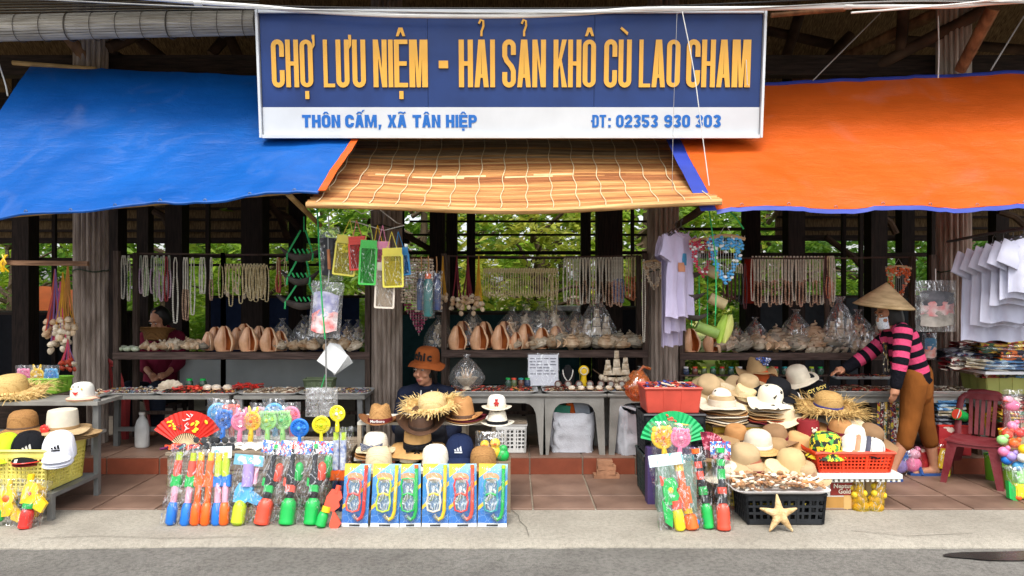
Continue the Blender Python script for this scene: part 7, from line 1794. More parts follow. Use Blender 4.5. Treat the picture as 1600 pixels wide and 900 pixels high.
# dark bits in the shade under the first table
ck = thing('white_jug', 'white plastic jug under the trestle table', 'jug', on(222, .143, 6.3)); MB().lathe([(.05,0),(.06,.01),(.06,.17),(.045,.23),(.022,.26),(.022,.28)], 14, sy=.8).build('body', M('#c9cbc9', .5), ck); MB().lathe([(.025,0),(.025,.02),(.0005,.022)], 12, (0,0,.279)).build('lid', Pc['white'], ck)
def plastic_stool_chair(name, lab, loc, rot, m, seat_h, back_h, w=.36):
    t = thing(name, lab, 'chair', loc, rot); s = w/2
    MB().sheet(lambda u, v: ((u-.5)*w*(1-.06*v), -s+w*v, seat_h-.012*math.sin(PI*u)*math.sin(PI*v)+.012*(abs(2*u-1))**3), 8, 8, .012).build('seat', m, t)
    for sx in (-1, 1):
        for sy in (-1, 1):
            x, y = sx*(s-.03), sy*(s-.03)
            # channel shaped splayed leg
            q = MB(); ox, oy = x+sx*.045, y+sy*.05
            q.add([(x-sx*.055, y+sy*.018, seat_h-.008), (x+sx*.018, y+sy*.018, seat_h-.008), (x+sx*.018, y-sy*.055, seat_h-.008), (ox-sx*.03, oy+sy*.008, 0), (ox+sx*.012, oy+sy*.008, 0), (ox+sx*.012, oy-sy*.03, 0)], [(0,1,4,3), (1,2,5,4), (0,3,5,2), (3,4,5), (0,2,1)])
            q.build('leg', m, t, 20)
    for sy in (-1, 1): MB().prism([(-s+.02, seat_h-.002), (s-.02, seat_h-.002), (s-.04, seat_h-.05), (s-.09, seat_h-.035), (-s+.09, seat_h-.035), (-s+.04, seat_h-.05)][::-1], sy*(s-.012)-.006, sy*(s-.012)+.006).build('apron', m, t, False)
    y0 = s-.015
    def bk(x, z): return (x, y0 + .10*((z-seat_h)/back_h) + .03*(1-(2*x/w)**2), z)
    MB().tube([bk(-s+.02, seat_h), bk(-s+.015, seat_h+back_h*.5), bk(-s+.03, seat_h+back_h*.85), bk(-s*.5, seat_h+back_h*.98), bk(0, seat_h+back_h), bk(s*.5, seat_h+back_h*.98), bk(s-.03, seat_h+back_h*.85), bk(s-.015, seat_h+back_h*.5), bk(s-.02, seat_h)], .020, 8, sq=(1.25, .6)).build('back_frame', m, t); bf_ = [o for o in t.children if o.name.startswith('back_frame')][0]
    for k in range(5):
        x = -.085+.0425*k
        MB().bar(bk(x*.9, seat_h+.01), bk(x, seat_h+back_h*.93), .026, .009, up=(0,1,0)).build('back_slat', m, bf_, False)
    MB().bar(bk(-s*.75, seat_h+back_h*.9), bk(s*.75, seat_h+back_h*.9), .012, .05).build('top_rail', m, t, False)
    return t
CHR = M('#5e141c', .5, .2, 9, .25, 50, spec=.35, c2='#7a383c')
pc = gz(1530, 752)
plastic_stool_chair('plastic_chair', 'worn dark red plastic chair facing the hats', (W(1526,0,5.70).x, 5.70, .002), (0,0,R(-42)), CHR, .325, .34, .36)
plastic_stool_chair('plastic_chair', 'red plastic chair behind the trestle table', on(190, .142, 6.85), (0,0,R(170)), M('#a33a3a', .5, .12), .36, .36, .34)
# ---------------------------------------------------------------- the pile of crates and hats beside the fans
BKC = M('#23262a', .45, .15, 8); GKC = M('#2c3836', .45, .15, 8); REDC = M('#c24a3a', .5, .1, 8)
cx1 = W(1050, 0, 5.3).x
crate('plastic_crate', 'dark green crate at the bottom of the stack beside the step', (cx1, 5.38, 0.012), .42, .34, .30, GKC, 0, .03)
crate('plastic_crate', 'black crate carrying the red crate of bracelets', (cx1, 5.38, .318), .42, .34, .285, BKC, 0, .03)
crate('plastic_crate', 'red crate heaped with bead bracelets', (cx1-.005, 5.38, .612), .39, .30, .175, REDC, 0, .03, solid=True, flare=1.1)
bits('heap of beaded bracelets in the red crate', (cx1, 5.38, .745), .34, .26, [M('#7a2a24', .5), M('#4a2a22', .5), M('#d9cbb0', .5), M('#b0402c', .5), M('#2c3a7a', .5)], 260, .013, .075, seed=2, rings=.5)
ob = thing('orange_bag', 'crumpled orange plastic bag tucked behind the red crate', 'bag', on(997, .66, 5.74)); MB().sheet(lambda u, v: (.09*math.cos(2*PI*u)*(math.sin(PI*(.08+.84*v)))**.6*(1+.6*noise.noise(Vector((math.cos(2*PI*u)*2, math.sin(2*PI*u)*2, v*5)))), .10*math.sin(2*PI*u)*math.sin(PI*(.08+.84*v)), .24*v-.04), 30, 14).build('film', film('#f49a5a', .5, .2), ob)
MB().tube([(0,0,.18), (.04,0,.23), (.10,.02,.21)], .012, 6).build('handle', film('#f49a5a', .5, .2), ob)
folding_fan('open green paper folding fan with painted bamboo', on(1053, .41, 5.12), .235, GFAN, [(Pc['black'], -.11, .12, .07, .07, 'char'), (Pc['coral'], -.12, .09, .05, .03, 'leaf'), (Pc['coral'], -.02, .19, .07, .05, 'leaf'), (Pc['black'], -.03, .135, .04, .03, 'leaf'), (Pc['yellow'], .05, .14, .09, .01, 'char'), (Pc['black'], .06, .11, .03, .03, 'leaf')], (R(-10), 0, 0), 12, 168, 18, M('#20242a', .6), .36)
folding_fan('maroon patterned folding fan in clear film', on(1103, .36, 4.98), .17, spots('#a02c48', '#d890a0', '#6a1a30', 60), [], (R(-10), R(38), 0), 40, 150, 14, M('#4a2028', .6), .3)
fbx = thing('fan_prop_box', 'purple carton propping the green paper fan', 'box', on(1048, 0, 5.14)); MB().box(0, 0, 0, .34, .10, .395).build('body', M('#4a3a6a', .6, .1), fbx, False); MB().box(0, -.051, .3, .3, .002, .05).build('label_strip', Pc['teal'], fbx, False)
hand_fan('yellow giraffe spotted hand fan in a clear bag below the green fan', on(1040, .32, 4.98), Pc['yellow'], Pc['orange'], 1.25, (R(-8),R(-5),0), 'round', True, seed=41)
hand_fan('pink hand fan with dotted face in a clear bag', on(1061, .34, 4.97), Pc['pink'], Pc['palepink'], 1.1, (R(-8),R(6),0), 'round', True, seed=42)
spk = thing('carton', 'plain carton behind the bagged toys holding up two hand fans', 'box', on(1056, 0, 5.0)); MB().box(0, 0, 0, .26, .10, .315).build('body', M('#7d9a8a', .7, .1), spk, False); MB().box(0, 0, .3152, .264, .104, .004).build('lid', M('#6d8a7a', .7, .1), spk, False)
toy('green and yellow toy pistol in a patterned bag', gp(1058, 830), [('tank', Pc['yel2'], 'tankup', .02, .0, .062, .14), ('collar', Pc['coral'], 'tube', .02, .13, .056, .05), ('body', Pc['green'], 'body', .0, .16, .085, .16), ('hub', Pc['yellow'], 'ball', .0, .22, .04, .05), ('grip', Pc['green'], 'grip', -.06, .06, .05, .14), ('fin', Pc['coral'], 'grip', -.05, .28, .07, .06)], .22, .45, .06, (LEAN, R(-7), 0), spots('#d8ecf0', '#7ac0c8', '#e8f0f0', 26), 51)
toy('orange long water shooter with blue disc foot, bagged', gp(1082, 828), [('barrel', Pc['orange'], 'tube', -.012, .12, .045, .24), ('sleeve', Pc['orange'], 'block', -.01, .16, .07, .10), ('tip', Pc['yellow'], 'tube', -.012, .36, .05, .06), ('collar', Pc['yellow'], 'tube', -.006, .10, .05, .03), ('foot', Pc['orange'], 'tankup', .0, 0, .075, .10), ('disc', Pc['blue'], 'ball', .02, .02, .06, .045)], .16, .46, .055, (LEAN, R(-8), 0), None, 52)
toy('slim toy blaster with green tank and red bands, bagged', gp(1108, 826), [('tank', Pc['green'], 'tank', 0, 0, .068, .16), ('collar', Pc['black'], 'tube', 0, .155, .05, .05), ('band', Pc['green'], 'tube', -.004, .205, .048, .05), ('shaft', Pc['black'], 'tube', -.008, .255, .036, .22), ('band', Pc['coral'], 'tube', -.010, .30, .044, .05), ('band', Pc['coral'], 'tube', -.012, .37, .044, .04), ('tip', Pc['orange'], 'tube', -.016, .46, .05, .03)], .12, .50, .055, (LEAN, R(-5), 0), None, 53)
toy('slim toy blaster with coral tank and green bands, bagged', gp(1131, 829), [('tank', Pc['coral'], 'tank', 0, 0, .076, .17), ('collar', Pc['black'], 'tube', 0, .165, .055, .05), ('band', Pc['coral'], 'tube', .0, .22, .052, .04), ('shaft', Pc['black'], 'tube', 0, .26, .038, .22), ('band', Pc['green'], 'tube', 0, .31, .046, .06), ('band', Pc['green'], 'tube', 0, .39, .046, .04), ('tip', Pc['green'], 'tube', 0, .47, .05, .03)], .13, .52, .055, (LEAN, R(1), 0), spots('#2f6ab8', '#b8343a', '#dfe8f0', 75), 54)
# front crate of shells with the starfish
cf = W(1218, 0, 4.78).x
crate('plastic_crate', 'black slotted crate under the tray of sea shells', (cf, 4.80, .002), .50, .26, .195, BKC, 0, .036)
tray('white tray heaped with sea shells on the black crate', (cf-.02, 4.81, .205), .60, .36, M('#d6d4d2', .4, .05), 0, None, 'tray', .02)
bits('heap of small mixed sea shells in the white tray', (cf-.03, 4.83, .212), .54, .30, [M('#d8c9ae', .5, .25), M('#b58a62', .5, .3), M('#e6dccb', .5, .15), M('#8d6a50', .5, .3), M('#c98a5a', .5, .2)], 330, .019, .075, 'shell_pile', 0, .0, 'shells', .3, seed=77)
t = thing('starfish', 'dried cream starfish leaning on the black crate', 'starfish', gz(1221, 832), (R(-20), 0, 0)); mb = MB()
for k in range(5):
    a = PI/2 + 2*PI*k/5
    mb.tube([(0, 0, .105), (.04*math.cos(a), -.004, .105+.04*math.sin(a)), (.085*math.cos(a), 0, .105+.085*math.sin(a)), (.125*math.cos(a), .004, .105+.125*math.sin(a))], [.030, .026, .016, .006], 8, sq=(1, .6) if False else None)
me = mod_mesh(mb, .006, 3); me.materials.append(M('#cdb184', .85, .25, 26, .8, 90, c2='#b08d5c')); link('body', me, t)
nb = MB()
for k in range(5):
    a = PI/2+2*PI*k/5
    for j in range(6): r_ = .018+.017*j; nb.ell((r_*math.cos(a), -.026+.0036*j, .105+r_*math.sin(a)), (.0035,.003,.0035), 6, 4)
nb.build('spine_row', M('#e2d2ae', .8), t)
# low yellow crate under the front hats, stacked yellow crates behind
crate('plastic_crate', 'low yellow crate under the floppy beige hats', (W(1195,0,5.2).x, 5.2, .006), .62, .32, .185, YEL2, 0, .028)
for k in range(2): crate('plastic_crate', ('lower', 'upper')[k]+' yellow perforated crate of the pair under the hat piles', (W(1176,0,5.6).x, 5.62, .008+.235*k), .66, .30, .225, YEL2, 0, .026)
bdz = thing('plank_board', 'board laid over the yellow crates under the hat piles', 'board', (W(1176,0,5.6).x, 5.62, .475)); 
for k in range(2): MB().box(0, -.09+.18*k, 0, .70, .17, .014).build('plank', WEATH, bdz, False)
zh = .492
def stack(lab, grp, px, z, Y, n, Rb, r_, mats, dz=.014, **kw):
    for k in range(n): hat(lab, on(px+rnd(-2,2), z+dz*k, Y+rnd(-.006,.006)), Rb*rnd(.95,1.03), r_, .03, 'flat', mats[k % len(mats)], None, mats[k % len(mats)], group=grp, ph=rnd(0,6), wave=.006, **kw)
stack('cream or tan hat brim stacked under the band of the white hat', 'hats stacked beside the red crate', 1130, zh, 5.56, 6, .175, .09, [BEIGE, CREAM, BEIGE2, CREAM, TAN], .017, droop=.12)
hat('cream banded hat topping the stack beside the red crate', on(1128, zh+.105, 5.54), .172, .10, .075, 'flat', BEIGE, CREAM, CREAM, droop=.15, wave=.01, band_h=.045)
hat('large pale sun hat standing on edge behind the stack', on(1128, zh+.07, 5.70), .20, .09, .10, 'round', weave('#cfc0a2', '#a8946e'), None, weave('#cfc0a2', '#a8946e'), rot=(R(80),0,0))
hat('small white hat with black spots leaning inside the sun hat', on(1127, zh+.16, 5.575), .10, .075, .08, 'round', spots('#ded6c6', '#ded6c6', '#222222', 30, .8), None, CREAM, droop=.2, rot=(R(24),0,0))
hat('beige cap shaped sun hat with a red mark leaning on the jars', on(1108, zh+.215, 5.76), .155, .09, .08, 'round', BEIGE, None, BEIGE, droop=.5, rot=(R(35),R(-12),0))
stack('tan or rust hat brim stacked under the white lace hat', 'hats stacked under the lace hat', 1203, zh, 5.56, 7, .17, .09, [MAROON, M('#a8482c', .8), CAMEL, BEIGE, BEIGE2, CREAM, BEIGE], .018, droop=.08)
hat('white lace brimmed hat with scattered black print', on(1203, zh+.125, 5.54), .165, .092, .11, 'round', spots('#e2dac4', '#e8e2d0', '#2a2622', 34, .8, .8), None, spots('#e6dfca', '#e8e2d0', '#2a2622', 30, .86, .8), droop=.35, wave=.016, rot=(R(10),0,0))
hat('black floppy hat behind the white lace hat', on(1212, zh+.17, 5.66), .175, .095, .10, 'round', BLACK, None, BLACK, droop=.3, wave=.02, rot=(R(16),R(8),0))
zt2 = ZT+.006
hat('rust orange bucket hat with a draped tie under the tan hat', on(1184, zt2, 6.06), .15, .095, .15, 'round', ORANGE_C, None, ORANGE_C, droop=.7, wave=.01, bow=(ORANGE_C, -.3, .07))
tn = hat('tan felt hat trimmed with blue flowers on top', on(1182, zt2+.135, 6.06), .165, .08, .12, 'fed', BEIGE2, None, BEIGE2, droop=.2, wave=.025, curl=.02, crease=.01)
fbm = MB(); rg = random.Random(6)
for k in range(30): fbm.ell((.03+rg.uniform(-.05,.07), -.07+rg.uniform(-.02,.05), .12+rg.uniform(-.03,.03)), (.014,.012,.012), 6, 4)
fbm.build('flower_trim', spots('#2c3f7c', '#d8dce6', '#3f5aa8', 90, .5, .8), tn)
hat('cream safari hat tilted over the lettered black one', on(1250, zt2+.085, 6.02), .15, .09, .12, 'round', CREAM, None, CREAM, droop=.25, rot=(R(8),R(-22),0), wave=.008)
lb = hat('black bucket hat with gold lettering on its brim', on(1262, zt2+.02, 6.04), .165, .09, .09, 'round', BLACK, None, BLACK, droop=.55, rot=(R(14),R(-20),0))
me = font_mesh('OY BOY', .042, .001, M('#c9b25a', .6), .001); link('lettering', me, lb, (.02, -.165, .055), (R(38), 0, 0))
stack('dark hat brim stacked on the table under the lettered hat', 'hats under the lettered hat', 1252, zt2-.004, 6.06, 2, .14, .08, [BEIGE2, BLACK], .014, droop=.1)
# frayed straw hat over red hats
for k in range(2): crate('plastic_crate', ('lower', 'upper')[k]+' black crate of the pair under the frayed straw hat', (W(1292,0,5.6).x, 5.66, .008+.25*k), .42, .30, .24, BKC, 0, .03)
bd2 = thing('plank_board', 'board laid over the black crates under the frayed hat', 'board', (W(1292,0,5.6).x, 5.66, .505)); MB().box(0, -.075, 0, .44, .145, .012).build('plank', WEATH, bd2, False); MB().box(0, .075, 0, .44, .145, .012).build('plank', WEATH, bd2, False)
hat('frayed tan straw hat with a purple band above the red hat', on(1293, .575, 5.52), .235, .10, .11, 'round', weave('#bf9a60', '#8d6c3c'), M('#3b3a78', .8), weave('#b08c56', '#876638'), droop=.12, wave=.02, fringe=(M('#c4a468', .75, .25, 30, c2='#93743f'), 460, .10), rot=(R(8),R(3),0), band_h=.016)
rh = hat('dark red bucket hat with a bear patch under the frayed hat', on(1262, .41, 5.36), .10, .082, .13, 'flat', M('#8a1f26', .85), None, M('#8a1f26', .85), droop=.6)
bp_ = MB(); 
for q in ((.012,.07,.02,.018),(-.004,.09,.007,.007),(.028,.09,.007,.007)): bp_.ell((q[0], -.092, q[1]), (q[2], .004, q[3]), 9, 5)
bp_.build('patch', CREAM, rh); 
stack('coloured bucket hat brim stacked under the dark red one', 'hats stacked under the dark red hat', 1262, .30, 5.36, 4, .115, .08, [CREAM, NAV, BEIGE, M('#8a1f26', .85)], .026, droop=.3)
pst = thing('carton', 'brown carton under the stack of bucket hats', 'box', on(1262, 0, 5.4)); MB().box(0, 0, 0, .24, .24, .297).build('body', M('#9a7a54', .8, .1), pst, False); MB().box(0,-.121,.1,.05,.002,.197).build('tape', M('#c9ad78', .4), pst, False)
# front hats
zq = .195
hat('cream crowned sun hat with a woven straw brim', on(1184, zq+.165, 5.20), .165, .095, .115, 'round', CREAM, WHITE, weave('#c9a468', '#9a7640'), droop=.30, wave=.006, rot=(R(6),0,0))
hat('floppy beige hat with a ruffled rust lining', on(1160, zq+.045, 5.10), .185, .098, .10, 'round', BEIGE, None, BEIGE, droop=.55, wave=.03, rot=(R(14),R(6),0))
hat('rust lined floppy hat folded under the beige one', on(1164, zq+.0, 5.08), .175, .09, .08, 'round', M('#9a5a40', .85), None, M('#9a5a40', .85), droop=.45, wave=.035, rot=(R(8),R(10),0), ph=1.4)
hat('pale bucket hat nested low below the floppy hat', on(1176, zq-.0, 5.03), .16, .09, .07, 'round', BEIGE, MAROON, BEIGE, droop=.4, wave=.02, ph=2)
hat('tan hat with black feather trim behind the beige bucket', on(1212, zq+.08, 5.24), .155, .09, .12, 'round', BEIGE2, BLACK, spots('#2a2622', '#c9b48c', '#1c1a18', 30, .5), droop=.3, wave=.02, band_h=.04)
hat('smooth beige bucket hat in front of the tan feathered one', on(1236, zq+.008, 5.03), .145, .098, .17, 'round', M('#c2a878', .85, .06, 12, .25, 240), M('#cbb182', .85), M('#c2a878', .85, .06, 12, .25, 240), droop=.75, band_h=.018)
stack('cream brim stacked behind the smooth beige bucket hat', 'brims behind the beige bucket hat', 1246, zq+.0, 5.22, 5, .15, .08, [BEIGE, CREAM, BLACK, CREAM, BEIGE2], .02, droop=.1)
HM = [BEIGE, CREAM, BEIGE2, CAMEL, WHITE, STRAWL, M('#c9a06a', .85, .08), M('#8a6a4a', .85, .1), M('#d9c7a4', .85, .06)]
rg = random.Random(21)
for i, (px, z, Y, lab) in enumerate(((1093, zh+.05, 5.74, 'beige hat leaning behind the red crate of bracelets'), (1160, zh+.12, 5.72, 'pale hat wedged between the big sun hat and the lace hat'), (1168, zh+.20, 5.78, 'cream hat peeping out below the rust bucket hat'), (1232, zh+.11, 5.74, 'straw hat tucked between the lace hat and the safari hat'), (1222, zh+.03, 5.50, 'camel hat jammed beside the lace hat stack'), (1150, zq+.20, 5.36, 'tan hat lying behind the cream crowned sun hat'), (1212, zq+.19, 5.34, 'pale hat behind the woven straw brim'), (1135, zq+.08, 5.26, 'beige hat drooping over the yellow crate corner'), (1244, zq+.15, 5.30, 'cream hat between the tan feathered hat and the red one'), (1140, zq-.0, 5.06, 'brown hat squeezed under the floppy beige hat'), (1206, zq+.0, 5.0, 'pale hat squashed between the floppy and bucket hats'), (1258, zq+.0, 5.0, 'tan hat peeking out beside the smooth bucket hat'), (1308, .50, 5.50, 'dark tan hat under the frayed straw one'), (1330, .43, 5.34, 'cream hat behind the orange basket'), (1312, .44, 5.30, 'beige hat behind the lemon hat'), (1356, .40, 5.26, 'white hat at the far end of the orange basket'))):
    m = HM[(i*4+1) % len(HM)]; hat(lab, on(px, z, Y), rnd(.165,.195), rnd(.082,.092), rnd(.08,.11), ('round', 'flat', 'fed')[i % 3], m, (None, BROWN, MAROON, BLACK)[i % 4], m, droop=rnd(.0,.28), wave=rnd(.006,.024), rot=(R(rnd(4,22)), R(rnd(-14,14)), 0), ph=i)
# box, foam slab and orange basket
nx = W(1309, 0, 5.1).x
nbx = thing('printed_carton', 'white printed carton with red label and packing tape', 'box', (nx, 5.12, .003))
MB().box(0, 0, 0, .27, .24, .20).build('body', M('#d5d3cc', .7, .06, 8), nbx, False); MB().box(0, -.1215, .095, .19, .002, .085).build('label_panel', M('#8a2a22', .6), nbx, False)
MB().box(.0, -.1215, .01, .25, .0015, .075).build('tape', M('#b98a48', .35, .1), nbx, False); MB().box(.02, -.1232, .0, .05, .001, .095).build('tape', M('#c9a468', .35, .1), nbx, False)
for i, (tx_, z) in enumerate((('Neptune', .145), ('Gold', .108))): link('lettering', font_mesh(tx_, .042, .0006, M('#e4dcc8', .6), .0008), nbx, (0, -.1240, z), (R(90), 0, 0))
fl_ = thing('foam_slab', 'white ribbed foam lid carrying the orange basket', 'slab', (W(1322,0,5.1).x, 5.10, .206)); MB().box(0, 0, .02, .60, .34, .03).build('slab', M('#dcdcd6', .7, .04), fl_, False)
for k in range(17): MB().box(-.28+.035*k, 0, 0, .018, .33, .02).build('rib', M('#cfcfc9', .7, .04), fl_, False)
prop = thing('carton', 'small carton propping the far end of the foam lid', 'box', (W(1362,0,5.1).x, 5.2, .003)); MB().box(0, 0, 0, .14, .12, .20).build('body', M('#a88a60', .8, .1), prop, False); MB().box(0,-.061,.05,.04,.002,.15).build('tape', M('#c9ad78', .4), prop, False)
crate('plastic_basket', 'bright orange basket holding lemon print caps', (W(1321,0,5.1).x, 5.09, .258), .52, .27, .135, M('#e2401c', .4, .06, 8, spec=.5), 0, .02, flare=1.12)
lc = hat('bucket hat printed with yellow lemons and green leaves', on(1290, .345, 5.06), .13, .105, .15, 'round', spots('#1d2a22', '#e8cf2c', '#4f9a3a', 44, .38, .8, '#e8cf2c'), None, spots('#1d2a22', '#e8cf2c', '#4f9a3a', 44, .38, .8, '#e8cf2c'), droop=.9)
MB().box(.01, -.098, .125, .03, .003, .028, (R(-35),.2,0)).build('paper_tag', WHITE, lc, False)
for k in range(5):
    m = (WHITE, M('#b98a6a', .8), WHITE, M('#4a4a58', .8), WHITE)[k]
    cap('visor cap in the nested row beside the lemon hat', on(1330+8*k, .375-.004*k, 5.14-.012*k), (R(-6),R(8),R(-30)), m, BLACK if k == 4 else m, s=.92, group='visor caps nested in the orange basket')
hat('pale plain hat standing behind the lemon hat', on(1332, .40, 5.24), .115, .088, .12, 'round', M('#dad6c8', .8), None, CREAM, droop=.5)
for i, (px, r_) in enumerate(((1345, -8), (1366, 14))):
    t = thing('yellow_net_bag', 'yellow net bag of rounded snacks on the floor beside the carton', 'bag', on(px, .002, 5.0), (0, R(r_), 0), 'yellow net bags beside the carton')
    for k in range(11): MB().ell(((-.03+.03*(k % 3)), .02*((k % 2)-.5), .025+.042*(k//3)), (.026,.024,.024), 8, 6).build('snack', M('#e0c02a', .5, .15, 20), t)
    MB().sheet(lambda u, v: (.062*math.cos(2*PI*u)*(1-.55*v), .05*math.sin(2*PI*u)*(1-.55*v), .24*v), 16, 8).build('net', film('#f4d83a', .45, .2), t)
# ================================================================ GOODS ROUND THE RED CHAIR
arch_table('low grey plastic table under the pale green crate of clothes', (W(1596, 0, 6.2).x, 6.21, .141), S(132, 6.2), .40, .50, GREYT)
crate('plastic_crate', 'pale green crate under the white board of folded clothes', on(1590, ZT+.002, 6.12), .74, .34, .155, M('#b3b866', .5, .1, 6), 0, .03, solid=True)
wb = thing('white_board', 'white board carrying a heap of bagged clothes', 'board', on(1583, .83, 6.0)); MB().box(0, 0, 0, .80, .55, .022).build('slab', M('#d5d6da', .5, .05), wb, False); MB().box(0, .1, -.03, .7, .3, .03).build('cleat', WEATH, wb, False)
CL = [('#8a2026', '#e8ded0', '#2a1a2a'), ('#2c3a6a', '#c8d0d8', '#b8402c'), ('#3a3d48', '#7d8088', '#23252c'), ('#c9a23a', '#2f5a3a', '#a83a2a'), ('#d5cdb8', '#a89a7c', '#e0dacb'), ('#4f86b4', '#a8c8de', '#2f5f90'), ('#2a2a3c', '#e0742c', '#d8c23a'), ('#b03a2c', '#e6c23a', '#2f6a4a')]
def folded(lab, px, z, Y, w, d, h, k, rot=0, sc=22, wrap=True, grp=None):
    t = thing('folded_garment', lab, 'clothes', on(px, z, Y), (0, rot, rnd(-.15,.15)), grp); m = spots(*CL[k], sc, .45, .75)
    for j in range(3):
        def fn(u, v, j=j):
            a = PI*v; return ((u-.5)*w*(1-.03*j), -d/2*math.sin(a)*.25 + (v-.5)*d*.0 - d*.35*math.cos(2*PI*v), h*(j+.5)/3 + h/6*math.sin(2*PI*v) + .01*noise.noise(Vector((u*6, v*4, j+px))))
        MB().sheet(fn, 10, 16).build('fold', m, t)
    if wrap: MB().sheet(lambda u, v: ((u-.5)*w*1.08, -d*.52*math.sin(PI*v)**.4 + .012*noise.noise(Vector((u*9, v*9, px))), -.005+h*1.12*v), 10, 8).build('clear_wrapper', film(haze=.03, gloss=.14), t)
    return t
FG = [(1500,.855,5.9,.30,.1,0), (1512,.90,5.96,.34,.09,1), (1530,.862,5.82,.34,.08,4), (1560,.94,5.95,.34,.09,2), (1570,.865,5.8,.40,.07,5), (1585,.93,5.84,.32,.08,6), (1520,.975,6.02,.34,.09,0), (1590,1.0,5.95,.34,.09,7), (1545,.98,5.9,.3,.08,3), (1490,.93,6.0,.26,.09,2)]
GN = ('red and cream', 'navy and pale', 'beige', 'charcoal', 'sky blue', 'orange and navy', 'dark red', 'red and yellow', 'mustard and green', 'grey')
for (px, z, Y, w, h, k), nm in zip(FG, GN): folded(nm+' garment folded in clear film under the white shirts', px, z, Y, w, .26, h, k, R(rnd(-9,9)))
for i, (px, k, nm) in enumerate(((1545,0,'red'), (1572,2,'dark'), (1598,5,'blue'))): folded(nm+' garment pressed between the white board and green crate', px, ZT+.135, 5.98, .18, .16, .055, k, 0, 22, False)
crate('plastic_crate', 'mustard yellow crate on the floor behind the red chair', on(1548, .143, 6.2), .36, .22, .44, M('#c99a26', .5, .1, 6), 0, .03, solid=True)
for i, (px, z, k, w, nm) in enumerate(((1478,.50,5,.24,'blue'), (1482,.445,4,.22,'tan'), (1480,.38,2,.26,'olive'))): folded(nm+' fabric bundle stuffed under the table behind the woman', px, z, 6.08, w, .22, .09, k, 0, 40, False)
rbx = thing('red_box', 'red patterned box under the fabric bundles', 'box', on(1480, .143, 6.1)); MB().box(0, 0, 0, .26, .22, .235).build('body', spots('#a8242a', '#b83a38', '#d8c0b0', 30, .8), rbx, False); MB().box(0, 0, .235, .27, .23, .012).build('lid', Pc['red'], rbx, False)
for (px, k, nm, z) in ((1580,7,'yellow and red',.50), (1592,0,'maroon',.56), (1575,3,'mustard',.44)): folded(nm+' scarf bundle heaped behind the red chair', px, z, 5.85, .24, .2, .08, k, 0, 30, False)
def pile_box(lab, px, Y, w, d, h, m, z=.003):
    t = thing('carton', lab, 'box', on(px, z, Y)); MB().box(0, 0, 0, w, d, h).build('body', m, t, False); MB().box(0, 0, h, w*.99, d*.99, .004).build('lid', m, t, False); MB().box(0, -d/2-.001, h*.3, .05, .002, h*.7).build('tape', M('#b59a6a', .4), t, False)
pile_box('dark carton under the scarf bundles', 1586, 5.95, .34, .2, .43, M('#6a2a26', .7, .1))
def can(lab, px, z, Y, r_, h, m, lid, rot=(0,0,0)):
    t = thing('toy_bucket', lab, 'bucket', on(px, z, Y), rot); MB().lathe([(r_*.82,0),(r_*.86,.004),(r_,h*.95),(r_*1.05,h*.96),(r_*1.05,h),(r_*.96,h),(r_*.8,.02)], 18).build('body', m, t); MB().lathe([(r_*.98,0),(r_*.9,.012),(.0005,.014)], 18, (0,0,h*.93)).build('lid', lid, t)
    MB().tube([(-r_,0,h*.9), (-r_*.6,-.03,h*1.2), (r_*.6,-.03,h*1.2), (r_,0,h*.9)], .004, 5).build('handle', Pc['white'], t); return t
can('green toy bucket with white label lying on the fabric', 1508, .455, 5.98, .045, .10, Pc['green'], Pc['coral'], (R(20),R(-70),0))
can('yellow toy bucket seen through the chair back', 1538, .34, 6.06, .055, .11, Pc['yellow'], Pc['yel2'])
can('round yellow tub above the yellow bucket', 1539, .46, 6.08, .06, .06, Pc['yel2'], Pc['yellow'], (R(70),0,0))
pile_box('brown carton holding up the yellow tubs behind the chair', 1537, 6.10, .2, .16, .335, M('#5a4434', .8, .1))
can('yellow toy bucket at the end of the toy heap', 1578, .30, 5.58, .075, .13, Pc['yellow'], Pc['orange'])
can('lime bucket with cartoon eyes on the floor', 1585, .004, 5.48, .085, .16, M('#8ed040', .4), Pc['lgreen'])
lbk = bpy.data.objects['toy_bucket.004'] if 'toy_bucket.004' in bpy.data.objects else None
if lbk:
    for s_ in (-1, 1): MB().ell((s_*.03, -.078, .11), (.017,.008,.019), 9, 6).build('eye', Pc['white'], lbk); MB().ell((s_*.03, -.086, .108), (.008,.004,.009), 7, 5).build('pupil', Pc['black'], lbk)
can('lime toy bucket standing behind the chair leg', 1556, .004, 5.75, .08, .20, M('#7cc83a', .4), Pc['green'])
rg = random.Random(14)
TY = [('orange',1585,.36,5.42),('coral',1574,.42,5.46),('purple',1580,.27,5.40),('pink',1568,.30,5.42),('white',1598,.27,5.36),('sky',1590,.20,5.40),('lgreen',1566,.38,5.45),('yellow',1600,.33,5.36),('blue',1573,.24,5.42),('red',1592,.42,5.5),('pink',1582,.47,5.52)]
TL_ = thing('toy_net', 'tall clear net bag stuffed with bright plastic toys beside the chair', 'bag', on(1594, .16, 5.44))
for c, px, z, Y in TY:
    p = Vector(on(px, z, Y)) - Vector(TL_.location); MB().ell(p, (.04, .035, .036), 10, 7).build('toy', Pc[c], TL_); MB().ell(p+Vector((.022,-.015,.03)), (.018,.016,.018), 8, 6).build('toy', Pc[c], TL_)
bag(TL_, .24, .44, .14, film(haze=.03, gloss=.12), 77)
